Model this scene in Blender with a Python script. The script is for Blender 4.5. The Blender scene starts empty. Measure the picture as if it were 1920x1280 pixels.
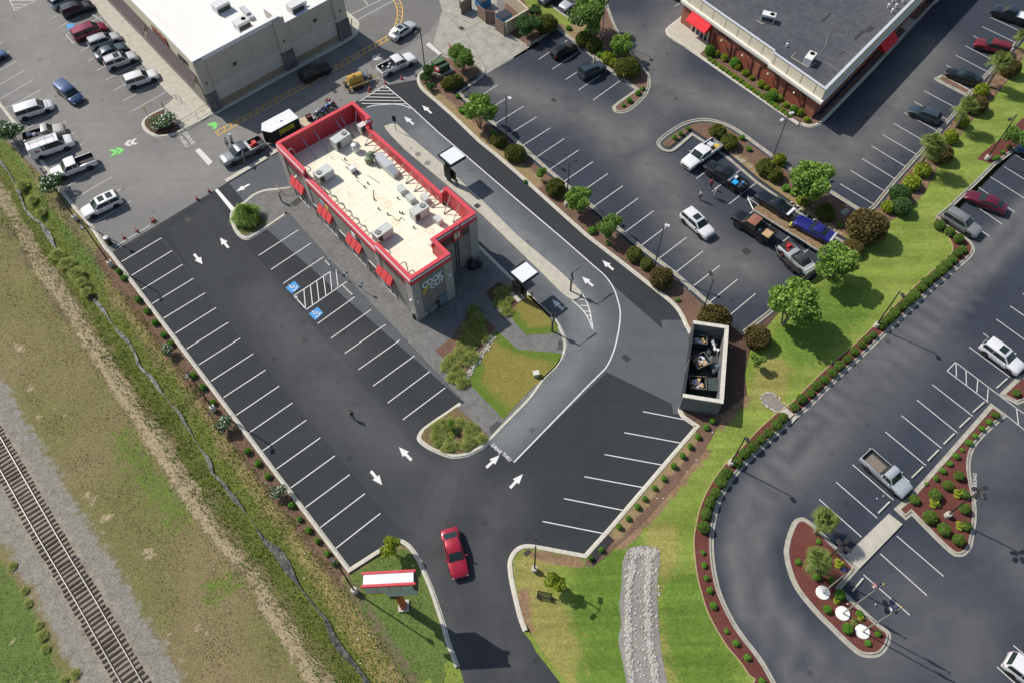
import bpy, bmesh, math, random
from mathutils import Vector, Matrix, geometry, noise
R = math.radians
sc = bpy.context.scene
C = sc.collection
# ---------------------------------------------------------------- camera (solved from the parking stalls, 9 ft = 2.74 m)
CAMH = 74.88; FPX = 1470.2; TILT = R(57.312); ROLL = R(-0.687)
_F = Vector((0, math.cos(TILT), -math.sin(TILT))); _R = Vector((1, 0, 0)); _U = _R.cross(_F)
_R2 = _R*math.cos(ROLL)+_U*math.sin(ROLL); _U2 = -_R*math.sin(ROLL)+_U*math.cos(ROLL)
CAM = Vector((0, 0, CAMH))
def at(x, y, z=0.0):
    """survey point of the photograph (1920 px wide) -> point of the place at height z"""
    d = _F*FPX+_R2*(x-960)+_U2*(640-y)
    return CAM+d*((z-CAMH)/d.z)
def pj(X):
    d = Vector(X)-CAM; zz = d.dot(_F)
    return 960+FPX*d.dot(_R2)/zz, 640-FPX*d.dot(_U2)/zz
def mpp(x, y):
    return (at(x+1, y)-at(x, y)).length
def a2(p, z=0.0):
    v = at(p[0], p[1], z); return Vector((v.x, v.y))
cd = bpy.data.cameras.new('camera'); co = bpy.data.objects.new('camera', cd); C.objects.link(co)
cd.sensor_width = 36; cd.lens = FPX/1920*36; cd.clip_end = 3000; cd.clip_start = 1
m3 = Matrix((_R2, _U2, -_F)).transposed()
co.matrix_world = Matrix.Translation(CAM) @ m3.to_4x4()
sc.camera = co
UA = R(-49.903)
LU = Vector((math.cos(UA), math.sin(UA), 0)); LV = Vector((-math.sin(UA), math.cos(UA), 0))
# ---------------------------------------------------------------- light
SAZ = R(148); SEL = R(45)
w = bpy.data.worlds.new("World"); sc.world = w; w.use_nodes = True
nt = w.node_tree; sky = nt.nodes.new('ShaderNodeTexSky'); sky.sky_type = 'NISHITA'; sky.sun_disc = False
sky.sun_elevation = SEL; sky.sun_rotation = math.pi/2-SAZ; sky.air_density = 1.2; sky.dust_density = 1.5
bg = nt.nodes['Background']; nt.links.new(sky.outputs[0], bg.inputs[0]); bg.inputs[1].default_value = 0.10
sl = bpy.data.lights.new('sun', 'SUN'); so = bpy.data.objects.new('sun', sl); C.objects.link(so)
sl.energy = 4.4; sl.angle = R(0.53); sl.color = (1.0, 0.945, 0.86)
sdir = Vector((math.cos(SAZ)*math.cos(SEL), math.sin(SAZ)*math.cos(SEL), math.sin(SEL)))
so.rotation_euler = sdir.to_track_quat('Z', 'Y').to_euler(); so.location = (0, 0, 60)
vs = sc.view_settings; vs.view_transform = 'Standard'; vs.look = 'None'; vs.exposure = 0.0; vs.gamma = 1; vs.use_curve_mapping = False
# ---------------------------------------------------------------- materials
_M = {}
def _new(name):
    m = bpy.data.materials.new(name); m.use_nodes = True; t = m.node_tree; b = t.nodes['Principled BSDF']
    tc = t.nodes.new('ShaderNodeTexCoord')
    return m, t, b, tc
def _noise(t, vec, scale, detail=4, rough=.6):
    n = t.nodes.new('ShaderNodeTexNoise'); n.inputs['Scale'].default_value = scale; n.inputs['Detail'].default_value = detail
    n.inputs['Roughness'].default_value = rough; t.links.new(vec, n.inputs['Vector']); return n.outputs['Fac']
def _map(t, src, a, b, c=0., d=1.):
    n = t.nodes.new('ShaderNodeMapRange'); n.inputs[1].default_value = a; n.inputs[2].default_value = b
    n.inputs[3].default_value = c; n.inputs[4].default_value = d; t.links.new(src, n.inputs[0]); return n.outputs[0]
def _math(t, op, a, b):
    n = t.nodes.new('ShaderNodeMath'); n.operation = op
    for i, q in enumerate((a, b)):
        if isinstance(q, (int, float)): n.inputs[i].default_value = q
        else: t.links.new(q, n.inputs[i])
    return n.outputs[0]
def _mix(t, fac, a, b, mode='MIX'):
    n = t.nodes.new('ShaderNodeMixRGB'); n.blend_type = mode
    for i, q in enumerate((fac, a, b)):
        if isinstance(q, (int, float)): n.inputs[i].default_value = q
        elif isinstance(q, tuple): n.inputs[i].default_value = (*q[:3], 1)
        else: t.links.new(q, n.inputs[i])
    return n.outputs[0]
def _bump(t, b, h, strength, dist=.02):
    n = t.nodes.new('ShaderNodeBump'); n.inputs['Strength'].default_value = strength; n.inputs['Distance'].default_value = dist
    t.links.new(h, n.inputs['Height']); t.links.new(n.outputs[0], b.inputs['Normal'])
def mat(name, col, rough=.8, metal=0., nz=3., amt=.12, coat=0., bump=0., emit=0.):
    if name in _M: return _M[name]
    m, t, b, tc = _new(name); o = tc.outputs['Object']
    c1 = tuple(min(1, x*(1-amt)) for x in col); c2 = tuple(min(1, x*(1+amt)) for x in col)
    f = _noise(t, o, nz)
    cc = _mix(t, _map(t, f, .3, .7), c1, c2); t.links.new(cc, b.inputs['Base Color'])
    b.inputs['Roughness'].default_value = rough; b.inputs['Metallic'].default_value = metal
    if coat: b.inputs['Coat Weight'].default_value = coat; b.inputs['Coat Roughness'].default_value = .05
    if bump: _bump(t, b, _noise(t, o, nz*6), bump)
    _M[name] = m; return m
def asphalt(name, col, wear, stain=.75, fine=.25, rough=.9):
    m, t, b, tc = _new(name); o = tc.outputs['Object']
    big = _noise(t, o, .09, 5, .62); mid = _noise(t, o, .7, 5, .65); fn = _noise(t, o, 9, 3, .8)
    at_ = t.nodes.new('ShaderNodeAttribute'); at_.attribute_name = 'w'
    c = _mix(t, _map(t, big, .32, .68), tuple(x*.91 for x in col), tuple(x*1.09 for x in col))
    wf = _math(t, 'MULTIPLY', at_.outputs['Fac'], _map(t, _noise(t, o, .17, 4, .55), .12, .55))
    c = _mix(t, wf, c, wear)
    dk = _map(t, _noise(t, o, .28, 6, .75), .62, .80, 0, .20)
    c = _mix(t, dk, c, tuple(x*stain for x in col))
    c = _mix(t, .55, c, _mix(t, _map(t, mid, .25, .75), (.42, .42, .42), (.58, .58, .58)), 'OVERLAY')
    c = _mix(t, fine, c, _mix(t, _map(t, fn, .2, .8), (.2, .2, .2), (.8, .8, .8)), 'OVERLAY')
    ov = t.nodes.new('ShaderNodeTexVoronoi'); ov.inputs['Scale'].default_value = .42; ov.inputs['Randomness'].default_value = 1.; t.links.new(o, ov.inputs['Vector'])
    spr = t.nodes.new('ShaderNodeSeparateColor'); t.links.new(ov.outputs['Color'], spr.inputs[0])
    sp_ = _math(t, 'MULTIPLY', _map(t, _math(t, 'ADD', ov.outputs['Distance'], _math(t, 'MULTIPLY', _noise(t, o, 2.5, 4, .7), .12)), .10, .24, .55, 0), _map(t, spr.outputs[0], .55, .75))
    c = _mix(t, sp_, c, tuple(x*.45 for x in col))
    # streaks left by tyres and the paver
    wv = t.nodes.new('ShaderNodeMapping'); wv.inputs['Rotation'].default_value = (0, 0, -UA); wv.inputs['Scale'].default_value = (.05, 1.1, 1); t.links.new(o, wv.inputs[0])
    c = _mix(t, .5, c, _mix(t, _map(t, _noise(t, wv.outputs[0], 1., 4, .6), .3, .7), (.45, .45, .45), (.55, .55, .55)), 'OVERLAY')
    # hairline cracks
    v = t.nodes.new('ShaderNodeTexVoronoi'); v.feature = 'DISTANCE_TO_EDGE'; v.inputs['Scale'].default_value = .11
    va = t.nodes.new('ShaderNodeVectorMath'); va.operation = 'ADD'
    nn = t.nodes.new('ShaderNodeTexNoise'); nn.inputs['Scale'].default_value = .5; nn.inputs['Detail'].default_value = 5
    t.links.new(o, nn.inputs['Vector']); sc_ = t.nodes.new('ShaderNodeVectorMath'); sc_.operation = 'SCALE'; sc_.inputs['Scale'].default_value = 3.
    t.links.new(nn.outputs['Color'], sc_.inputs[0]); t.links.new(o, va.inputs[0]); t.links.new(sc_.outputs[0], va.inputs[1]); t.links.new(va.outputs[0], v.inputs['Vector'])
    cr = _math(t, 'MULTIPLY', _map(t, v.outputs['Distance'], 0, .006, .35, 0), _map(t, _noise(t, o, .06), .5, .6))
    c = _mix(t, cr, c, tuple(x*.5 for x in col))
    t.links.new(c, b.inputs['Base Color']); b.inputs['Roughness'].default_value = rough
    b.inputs['Specular IOR Level'].default_value = .28; _bump(t, b, fn, .25, .01)
    return m
def layered(name, base, layers, fine_scale=6., fine=.35, edge=1.0, bump=.5, bscale=7., coarse=(.25, .3), mow=0.):
    """ground cover: base colours (a,b) and layers [(attribute, colour a, colour b)] mixed in by surveyed cover masks with ragged edges"""
    m, t, b, tc = _new(name); o = tc.outputs['Object']
    n1 = _noise(t, o, coarse[0], 5, .65); n2 = _noise(t, o, fine_scale, 4, .7); n3 = _noise(t, o, 1.3, 6, .75)
    c = _mix(t, _map(t, n1, .35, .65), base[0], base[1])
    rag = _map(t, n3, .25, .75, -.38*edge, .38*edge)
    for (an, ca, cb) in layers:
        at_ = t.nodes.new('ShaderNodeAttribute'); at_.attribute_name = an
        f = _map(t, _math(t, 'ADD', at_.outputs['Fac'], _math(t, 'MULTIPLY', rag, _map(t, at_.outputs['Fac'], 0, .15))), .35, .65)
        c = _mix(t, f, c, _mix(t, _map(t, _noise(t, o, 2.2, 4, .7), .3, .7), ca, cb))
    c = _mix(t, fine, c, _mix(t, _map(t, n2, .25, .75), (.05, .05, .05), (.95, .95, .95)), 'OVERLAY')
    c = _mix(t, coarse[1], c, _mix(t, _map(t, n3, .3, .7), (.3, .3, .3), (.7, .7, .7)), 'OVERLAY')
    if mow:
        mpn = t.nodes.new('ShaderNodeMapping'); mpn.inputs['Rotation'].default_value = (0, 0, R(-45)); mpn.inputs['Scale'].default_value = (.06, .8, 1); t.links.new(o, mpn.inputs[0])
        c = _mix(t, mow, c, _mix(t, _map(t, _noise(t, mpn.outputs[0], 1., 3, .6), .35, .65), (.36, .36, .36), (.64, .64, .64)), 'OVERLAY')
        c = _mix(t, _map(t, _noise(t, o, .9, 6, .8), .60, .80, 0, .5), c, (.25, .22, .07))
    t.links.new(c, b.inputs['Base Color']); b.inputs['Roughness'].default_value = .95; b.inputs['Specular IOR Level'].default_value = .15
    _bump(t, b, _noise(t, o, bscale, 5, .75), bump, .12)
    return m
def brickmat(name, c1, c2, mortar, sx=1., rot=0., bw=.5, rh=.25, wall=False, ms=.02):
    if name in _M: return _M[name]
    m, t, b, tc = _new(name); mp = t.nodes.new('ShaderNodeMapping'); mp.inputs['Rotation'].default_value = (0, 0, rot)
    src = tc.outputs['Object']
    if wall:   # wall faces: run courses along x+y and up z
        sp = t.nodes.new('ShaderNodeSeparateXYZ'); t.links.new(src, sp.inputs[0]); cb = t.nodes.new('ShaderNodeCombineXYZ')
        t.links.new(_math(t, 'ADD', sp.outputs[0], sp.outputs[1]), cb.inputs[0]); t.links.new(sp.outputs[2], cb.inputs[1]); src = cb.outputs[0]
    t.links.new(src, mp.inputs[0]); k = t.nodes.new('ShaderNodeTexBrick'); t.links.new(mp.outputs[0], k.inputs['Vector'])
    k.inputs['Color1'].default_value = (*c1, 1); k.inputs['Color2'].default_value = (*c2, 1); k.inputs['Mortar'].default_value = (*mortar, 1)
    k.inputs['Scale'].default_value = sx; k.inputs['Brick Width'].default_value = bw; k.inputs['Row Height'].default_value = rh; k.inputs['Mortar Size'].default_value = ms
    c = _mix(t, .35, k.outputs['Color'], _mix(t, _map(t, _noise(t, tc.outputs['Object'], .8, 5), .3, .7), (.3, .3, .3), (.7, .7, .7)), 'OVERLAY')
    t.links.new(c, b.inputs['Base Color']); b.inputs['Roughness'].default_value = .9; _M[name] = m; return m
def leafmat(name, a, bcol, rough=.75, tr=.25):
    if name in _M: return _M[name]
    m, t, b, tc = _new(name); g = t.nodes.new('ShaderNodeNewGeometry')
    c = _mix(t, g.outputs['Random Per Island'], a, bcol)
    c = _mix(t, .4, c, _mix(t, _map(t, _noise(t, tc.outputs['Object'], 1.1, 3), .3, .7), (.3, .3, .3), (.7, .7, .7)), 'OVERLAY')
    t.links.new(c, b.inputs['Base Color']); b.inputs['Roughness'].default_value = rough; b.inputs['Specular IOR Level'].default_value = .15
    tl = t.nodes.new('ShaderNodeBsdfTranslucent'); t.links.new(c, tl.inputs[0]); mx = t.nodes.new('ShaderNodeMixShader'); mx.inputs[0].default_value = tr
    out = [n for n in t.nodes if n.type == 'OUTPUT_MATERIAL'][0]
    t.links.new(b.outputs[0], mx.inputs[1]); t.links.new(tl.outputs[0], mx.inputs[2]); t.links.new(mx.outputs[0], out.inputs[0]); _M[name] = m; return m
# ---------------------------------------------------------------- mesh building
def link(o, parent=None):
    C.objects.link(o)
    if parent is not None: o.parent = parent
    return o
def tag(o, label=None, cat=None, group=None, kind=None):
    if label: o['label'] = label
    if cat: o['category'] = cat
    if group: o['group'] = group
    if kind: o['kind'] = kind
    return o
def thing(name, label, cat, loc=(0, 0, 0), rz=0., group=None):
    o = bpy.data.objects.new(name, None); o.empty_display_size = .2; C.objects.link(o)
    o.location = loc; o.rotation_euler = (0, 0, rz); return tag(o, label, cat, group)
def copy_tree(o, parent=None):
    c = o.copy(); C.objects.link(c)
    if parent is not None: c.parent = parent
    for ch in o.children: copy_tree(ch, c)
    return c
class MB:
    def __init__(s): s.v = []; s.f = []; s.m = []
    def add(s, vs_, fs, mi=0):
        n = len(s.v); s.v += [tuple(q) for q in vs_]; s.f += [tuple(i+n for i in f) for f in fs]; s.m += [mi]*len(fs); return s
    def box(s, x0, x1, y0, y1, z0, z1, mi=0, rz=0., org=(0, 0, 0)):
        c, sn = math.cos(rz), math.sin(rz); P = []
        for z in (z0, z1):
            for x, y in ((x0, y0), (x1, y0), (x1, y1), (x0, y1)): P.append((org[0]+x*c-y*sn, org[1]+x*sn+y*c, org[2]+z))
        return s.add(P, [(3, 2, 1, 0), (4, 5, 6, 7), (0, 1, 5, 4), (1, 2, 6, 5), (2, 3, 7, 6), (3, 0, 4, 7)], mi)
    def prism(s, poly, z0, z1, mi=0):
        poly = [(p[0], p[1]) for p in poly]
        ar = sum(poly[i][0]*poly[(i+1) % len(poly)][1]-poly[(i+1) % len(poly)][0]*poly[i][1] for i in range(len(poly)))
        if ar < 0: poly = poly[::-1]
        n = len(poly); P = [(x, y, z0) for x, y in poly]+[(x, y, z1) for x, y in poly]
        return s.add(P, [tuple(range(n, 2*n)), tuple(range(n))[::-1]]+[(i, (i+1) % n, n+(i+1) % n, n+i) for i in range(n)], mi)
    def tube(s, p, q, r, n=8, mi=0, r2=None):
        p = Vector(p); q = Vector(q); d = (q-p)
        if d.length < 1e-6: return s
        d.normalize(); a = d.orthogonal().normalized(); b = d.cross(a); r2 = r if r2 is None else r2; P = []
        for c, rr in ((p, r), (q, r2)):
            for i in range(n):
                t = 2*math.pi*i/n; P.append(c+(a*math.cos(t)+b*math.sin(t))*rr)
        return s.add(P, [(i, (i+1) % n, n+(i+1) % n, n+i) for i in range(n)]+[tuple(range(n))[::-1], tuple(range(n, 2*n))], mi)
    def lathe(s, prof, n=12, mi=0, org=(0, 0, 0)):
        P = []
        for r, z in prof:
            for i in range(n):
                t = 2*math.pi*i/n; P.append((org[0]+r*math.cos(t), org[1]+r*math.sin(t), org[2]+z))
        F = [(k*n+i, k*n+(i+1) % n, (k+1)*n+(i+1) % n, (k+1)*n+i) for k in range(len(prof)-1) for i in range(n)]
        F += [tuple(range(n))[::-1], tuple(range((len(prof)-1)*n, len(prof)*n))]
        return s.add(P, F, mi)
    def quad(s, a, b, c, d, mi=0): return s.add((a, b, c, d), [(0, 1, 2, 3)], mi)
    def blob(s, c, r, mi=0, sub=1, jit=.25, rnd=random, sq=1.):
        bm = bmesh.new(); bmesh.ops.create_icosphere(bm, subdivisions=sub, radius=1)
        P = []
        for v in bm.verts:
            k = r*(1+rnd.uniform(-jit, jit)); P.append((c[0]+v.co.x*k, c[1]+v.co.y*k, c[2]+v.co.z*k*sq))
        F = [tuple(v.index for v in f.verts) for f in bm.faces]; bm.free(); return s.add(P, F, mi)
    def build(s, name, mats, parent=None, smooth=None, bevel=0.):
        used = sorted({i for f in s.f for i in f})
        if len(used) < len(s.v): mp_ = {u: k for k, u in enumerate(used)}; s.v = [s.v[u] for u in used]; s.f = [tuple(mp_[i] for i in f) for f in s.f]
        me = bpy.data.meshes.new(name); me.from_pydata(s.v, [], s.f)
        if not isinstance(mats, (list, tuple)): mats = [mats]
        for m in mats: me.materials.append(m)
        if len(mats) > 1: me.polygons.foreach_set('material_index', s.m)
        if smooth is not None: me.shade_smooth(); me.set_sharp_from_angle(angle=R(smooth))
        me.update()
        o = bpy.data.objects.new(name, me); link(o, parent)
        if bevel:
            bv = o.modifiers.new('bevel', 'BEVEL'); bv.width = bevel; bv.segments = 1; bv.limit_method = 'ANGLE'
        return o
def path(pts, closed=False, n=5):
    """(x,y) smooth, (x,y,1) corner, photograph survey -> dense list, still in px"""
    P = [(p[0], p[1]) for p in pts]; K = [len(p) > 2 for p in pts]; N = len(P); out = []
    rng = range(N if closed else N-1)
    for i in rng:
        p1 = P[i]; p2 = P[(i+1) % N]
        k1 = K[i] or (not closed and i == 0); k2 = K[(i+1) % N] or (not closed and i+1 == N-1)
        p0 = P[(i-1) % N] if not k1 else p1; p3 = P[(i+2) % N] if not k2 else p2
        if k1 and k2: out.append(p1); continue
        for j in range(n):
            t = j/n; q = []
            for a, b, c, d in zip(p0, p1, p2, p3):
                q.append(.5*((2*b)+(-a+c)*t+(2*a-5*b+4*c-d)*t*t+(-a+3*b-3*c+d)*t**3))
            out.append(tuple(q))
    if not closed: out.append(P[-1])
    return out
def W(pts, z=0.): return [a2(p, z) for p in pts]
def offset(poly, d, closed=True):
    """offset to the left of travel by d (metres)"""
    N = len(poly); out = []
    for i in range(N):
        p = poly[i]
        if closed: a = poly[i-1]; b = poly[(i+1) % N]
        else: a = poly[max(0, i-1)]; b = poly[min(N-1, i+1)]
        e1 = (p-a); e2 = (b-p)
        if e1.length < 1e-6: e1 = e2
        if e2.length < 1e-6: e2 = e1
        if e1.length < 1e-6: out.append(p.copy()); continue
        e1 = e1.normalized(); e2 = e2.normalized(); n1 = Vector((-e1.y, e1.x)); n2 = Vector((-e2.y, e2.x)); n = n1+n2
        if n.length < .2: n = n1
        n.normalize(); k = max(.45, n.dot(n1)); out.append(p+n*(d/k))
    return out
def area(poly): return .5*sum(poly[i].x*poly[(i+1) % len(poly)].y-poly[(i+1) % len(poly)].x*poly[i].y for i in range(len(poly)))
def inset(poly, d): return offset(poly, d if area(poly) > 0 else -d)
def segd(px, py, ln):
    best = 1e9
    for i in range(len(ln)-1):
        ax, ay = ln[i]; bx, by = ln[i+1]; dx = bx-ax; dy = by-ay; L = dx*dx+dy*dy
        t = 0 if L == 0 else max(0, min(1, ((px-ax)*dx+(py-ay)*dy)/L)); ex = px-ax-t*dx; ey = py-ay-t*dy; d = ex*ex+ey*ey
        if d < best: best = d
    return math.sqrt(best)
def band(lines, wid, soft):
    """cover mask: 1 within wid of a surveyed line, fading over soft"""
    LN = [[(v.x, v.y) for v in W(l)] for l in lines]
    def f(x, y):
        d = min(segd(x, y, l) for l in LN); return max(0., min(1., (wid+soft-d)/soft))
    return f
def inpoly(x, y, P):
    c = False; j = len(P)-1
    for i in range(len(P)):
        xi, yi = P[i]; xj, yj = P[j]
        if (yi > y) != (yj > y) and x < (xj-xi)*(y-yi)/(yj-yi)+xi: c = not c
        j = i
    return c
def region(polys, soft):
    PP = [[(v.x, v.y) for v in W(l)] for l in polys]
    def f(x, y):
        m = 0
        for P in PP:
            d = segd(x, y, P+[P[0]]); s = d if inpoly(x, y, P) else -d
            m = max(m, min(1, max(0, .5+s/soft)))
        return m
    return f
def sheet(name, poly, z, m, step=0., attrs=None, zf=None, z0=None, kind='structure', parent=None):
    """flat ground sheet from a world polygon, cut to a grid so that cover masks can vary over it"""
    poly = [Vector((p[0], p[1])) for p in poly]
    tri = geometry.tessellate_polygon([[Vector((p.x, p.y, 0)) for p in poly]])
    bm = bmesh.new(); vs_ = [bm.verts.new((p.x, p.y, z)) for p in poly]
    for t in tri:
        try: bm.faces.new([vs_[i] for i in t])
        except ValueError: pass
    if step:
        xs = [p.x for p in poly]; ys = [p.y for p in poly]
        for ax, lo, hi in ((0, min(xs), max(xs)), (1, min(ys), max(ys))):
            k = math.ceil(lo/step)*step
            while k < hi:
                no = (1, 0, 0) if ax == 0 else (0, 1, 0); c_ = (k, 0, 0) if ax == 0 else (0, k, 0)
                bmesh.ops.bisect_plane(bm, geom=bm.verts[:]+bm.edges[:]+bm.faces[:], plane_co=c_, plane_no=no, dist=1e-5); k += step
    if zf:
        for v in bm.verts: v.co.z = z+zf(v.co.x, v.co.y)
    bmesh.ops.recalc_face_normals(bm, faces=bm.faces)
    for f in bm.faces:
        if f.normal.z < 0: f.normal_flip()
    if z0 is not None:
        for i in range(len(poly)):
            a = poly[i]; b = poly[(i+1) % len(poly)]
            if (a-b).length < 1e-5: continue
            q = [bm.verts.new((a.x, a.y, z0)), bm.verts.new((b.x, b.y, z0)), bm.verts.new((b.x, b.y, z)), bm.verts.new((a.x, a.y, z))]
            bm.faces.new(q)
    me = bpy.data.meshes.new(name); bm.to_mesh(me); bm.free(); me.materials.append(m)
    for an, fn in (attrs or {}).items():
        A = me.attributes.new(an, 'FLOAT', 'POINT'); A.data.foreach_set('value', [fn(v.co.x, v.co.y) for v in me.vertices])
    o = bpy.data.objects.new(name, me); link(o, parent)
    if kind: o['kind'] = kind
    return o
def grid(name, x0, x1, y0, y1, step, m, zf, attrs, keep=None):
    nx = int((x1-x0)/step)+1; ny = int((y1-y0)/step)+1; V = []; ok = []
    for j in range(ny):
        for i in range(nx):
            x = x0+i*step; y = y0+j*step; V.append((x, y, zf(x, y))); ok.append(keep is None or keep(x, y))
    F = []
    for j in range(ny-1):
        for i in range(nx-1):
            q = (j*nx+i, j*nx+i+1, (j+1)*nx+i+1, (j+1)*nx+i)
            if any(ok[k] for k in q): F.append(q)
    me = bpy.data.meshes.new(name); me.from_pydata(V, [], F); me.materials.append(m)
    for an, fn in attrs.items():
        A = me.attributes.new(an, 'FLOAT', 'POINT'); A.data.foreach_set('value', [fn(v[0], v[1]) if k else 0. for v, k in zip(V, ok)])
    me.shade_smooth(); o = bpy.data.objects.new(name, me); link(o); o['kind'] = 'structure'; return o
def ribbon(mb, pts, prof, closed=False, mi=0):
    """sweep a profile [(offset to left, z)] along world polyline"""
    L = [offset(pts, o, closed) for o, z in prof]; n = len(pts); P = []
    for k, (o, z) in enumerate(prof): P += [(p.x, p.y, z) for p in L[k]]
    F = []
    for k in range(len(prof)-1):
        for i in range(n if closed else n-1):
            j = (i+1) % n; F.append((k*n+i, k*n+j, (k+1)*n+j, (k+1)*n+i))
    if not closed: F += [tuple(k*n for k in range(len(prof))), tuple(k*n+n-1 for k in range(len(prof)))[::-1]]
    mb.add(P, F, mi)
# ================================================================ SETTING
A_OLD = asphalt('weathered_grey_asphalt', (.185, .180, .174), (.235, .225, .21))
A_NORTH = asphalt('faded_blue_black_asphalt', (.038, .046, .063), (.140, .137, .132), .8)
A_NEW = asphalt('fresh_black_asphalt', (.035, .039, .044), (.068, .071, .075), .85, .25)
A_EAST = asphalt('east_lot_asphalt', (.038, .046, .063), (.135, .135, .137), .8)
A_LANE = asphalt('sealed_grey_lane', (.098, .108, .118), (.185, .195, .20), .75, .25)
CONC = mat('concrete', (.47, .44, .37), .85, nz=1.2, amt=.12, bump=.1)
CONC_D = mat('old_concrete', (.34, .325, .285), .9, nz=.8, amt=.2, bump=.15)
KERB_OLD = mat('old_kerb_concrete', (.37, .35, .295), .9, nz=1.5, amt=.2, bump=.1)
KERB = mat('kerb_concrete', (.52, .495, .42), .85, nz=2., amt=.14, bump=.1)
PAINT = mat('white_road_paint', (.70, .70, .68), .6, nz=5, amt=.16)
PAINTO = mat('worn_white_paint', (.60, .59, .56), .7, nz=7, amt=.2)
YEL = mat('yellow_road_paint', (.70, .42, .06), .7, nz=7, amt=.2)
GRN = mat('green_road_paint', (.16, .60, .12), .7, nz=4, amt=.1)
BLUE = mat('blue_pad_paint', (.03, .26, .60), .6, nz=6, amt=.12)
GRATE = mat('cast_iron_grate', (.025, .025, .028), .7, nz=8, amt=.3)
LAWN_D = ((.105, .19, .018), (.15, .235, .028))
M_LAWN = layered('lawn_grass', ((.172, .242, .042), (.232, .285, .062)),
    [('dry', (.30, .27, .085), (.26, .25, .07)), ('rich', (.105, .182, .028), (.135, .215, .036)), ('bare', (.22, .13, .08), (.30, .20, .12))], 5., .42, 1.2, .5, 9., mow=.55)
M_LAWN2 = layered('tawny_lawn_grass', ((.155, .185, .034), (.185, .20, .040)),
    [('dry', (.215, .195, .048), (.225, .19, .052)), ('rich', (.105, .165, .026), (.125, .18, .030))], 5., .4, 1.2, .4, 9.)
M_MULCH = layered('brown_bark_mulch', ((.155, .095, .068), (.20, .125, .088)), [('straw', (.32, .235, .12), (.27, .20, .11))], 8., .6, 1., .7, 9.)
M_RED = layered('red_bark_mulch', ((.135, .046, .038), (.165, .060, .048)), [], 9., .6, 1., .7, 9.)
M_DARKM = layered('dark_bark_mulch', ((.10, .06, .045), (.13, .08, .058)), [], 8., .6, 1., .7, 9.)
M_FIELD = layered('field_ground', ((.215, .180, .085), (.250, .200, .105)),
    [('olive', (.165, .168, .062), (.20, .185, .075)), ('rich', (.115, .175, .032), (.145, .19, .045)), ('lawn', (.105, .165, .040), (.140, .190, .052)),
     ('moss', (.155, .180, .040), (.120, .145, .034)), ('straw', (.30, .225, .10), (.22, .20, .075)), ('bank', (.175, .140, .095), (.14, .12, .065)),
     ('tan', (.42, .345, .225), (.34, .265, .165)), ('gravel', (.295, .275, .235), (.24, .225, .195)), ('rust', (.34, .30, .245), (.29, .25, .20)),
     ('mulch', (.155, .09, .065), (.20, .125, .09))], 7., .6, 1.5, .8, 8., (.16, .45))
PAVER = brickmat('grey_pavers', (.20, .195, .185), (.15, .147, .142), (.10, .098, .094), 1., R(40), .5, .22, ms=.015)
DIRT = mat('bare_soil', (.3, .2, .13), .95)

# lots: old grey lot of the store, north lot, east lot, new lot
P_ = lambda *q: list(q)
sheet('ground', [Vector((-900, -700)), Vector((900, -700)), Vector((900, 1200)), Vector((-900, 1200))], -1.6, M_LAWN)
wO = band([[(60, 130), (130, 200), (250, 340), (400, 300)], [(420, 260), (560, 190), (700, 140), (800, 60)], [(30, 0), (100, 120)]], 1.2, 6)
sheet('road_grey_lot', W([(-140, 110), (150, 400), (211, 480), (300, 520), (700, 400), (800, 190), (960, 120), (1010, -70), (-140, -110)]), 0.0, A_OLD, 2.5, {'w': wO})
wN = band([[(905, 150), (960, 170), (1010, 188), (1060, 205), (1130, 235), (1190, 290), (1230, 330), (1340, 490), (1400, 500)],
           [(1270, 20), (1225, 90), (1235, 190), (1190, 270)], [(1170, 60), (1200, 100), (1240, 160), (1400, 210), (1490, 260), (1570, 300)],
           [(1660, 240), (1560, 290), (1500, 290)], [(1750, 90), (1680, 190), (1600, 280)]], .2, 5.5)
sheet('road_north_lot', W([(775, 140), (900, 145), (1010, 85), (1010, -80), (2100, -120), (2010, 60), (1640, 400), (1592, 470), (1392, 640), (1290, 620), (1000, 400)]), 0.004, A_NORTH, 1.5, {'w': wN})
wE0 = band([[(1960, 350), (1790, 510), (1640, 665), (1485, 820), (1400, 935), (1373, 1040), (1400, 1150), (1470, 1250), (1540, 1340)], [(1980, 375), (1815, 535), (1665, 695), (1520, 860), (1440, 950), (1415, 1040), (1448, 1140), (1515, 1225), (1590, 1330)]], .25, 1.6)
wE1 = band([[(1740, 640), (1600, 770), (1480, 900)], [(1840, 860), (1900, 780)], [(1700, 1100), (1830, 1150), (1800, 1260)], [(1860, 1000), (1960, 1100)], [(1600, 1270), (1720, 1180)]], .6, 5.0)
wE = lambda x, y: max(wE0(x, y)*1.0, wE1(x, y)*.55)
sheet('road_east_lot', W([(1980, 210), (1790, 400), (1740, 520), (1480, 770), (1330, 900), (1295, 1010), (1325, 1130), (1400, 1290), (1430, 1400), (2200, 1400), (2200, 200)]), 0.0, A_EAST, 1.5, {'w': wE})
wC = band([[(870, 860), (820, 960), (800, 1100), (870, 1250)], [(560, 640), (600, 655), (650, 665)], [(500, 560), (640, 760), (760, 860)], [(940, 930), (900, 1080), (960, 1250)]], .5, 4.0)
EL = [(862, 1248, 1), (852.8, 1223), (844.4, 1200), (836, 1170), (825.4, 1136.6), (812.7, 1100.7), (800, 1071), (787.4, 1043.8), (772.7, 1022.7), (760, 1013), (751, 1010), (738.6, 1012), (721.8, 1020.5, 1)]
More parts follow.
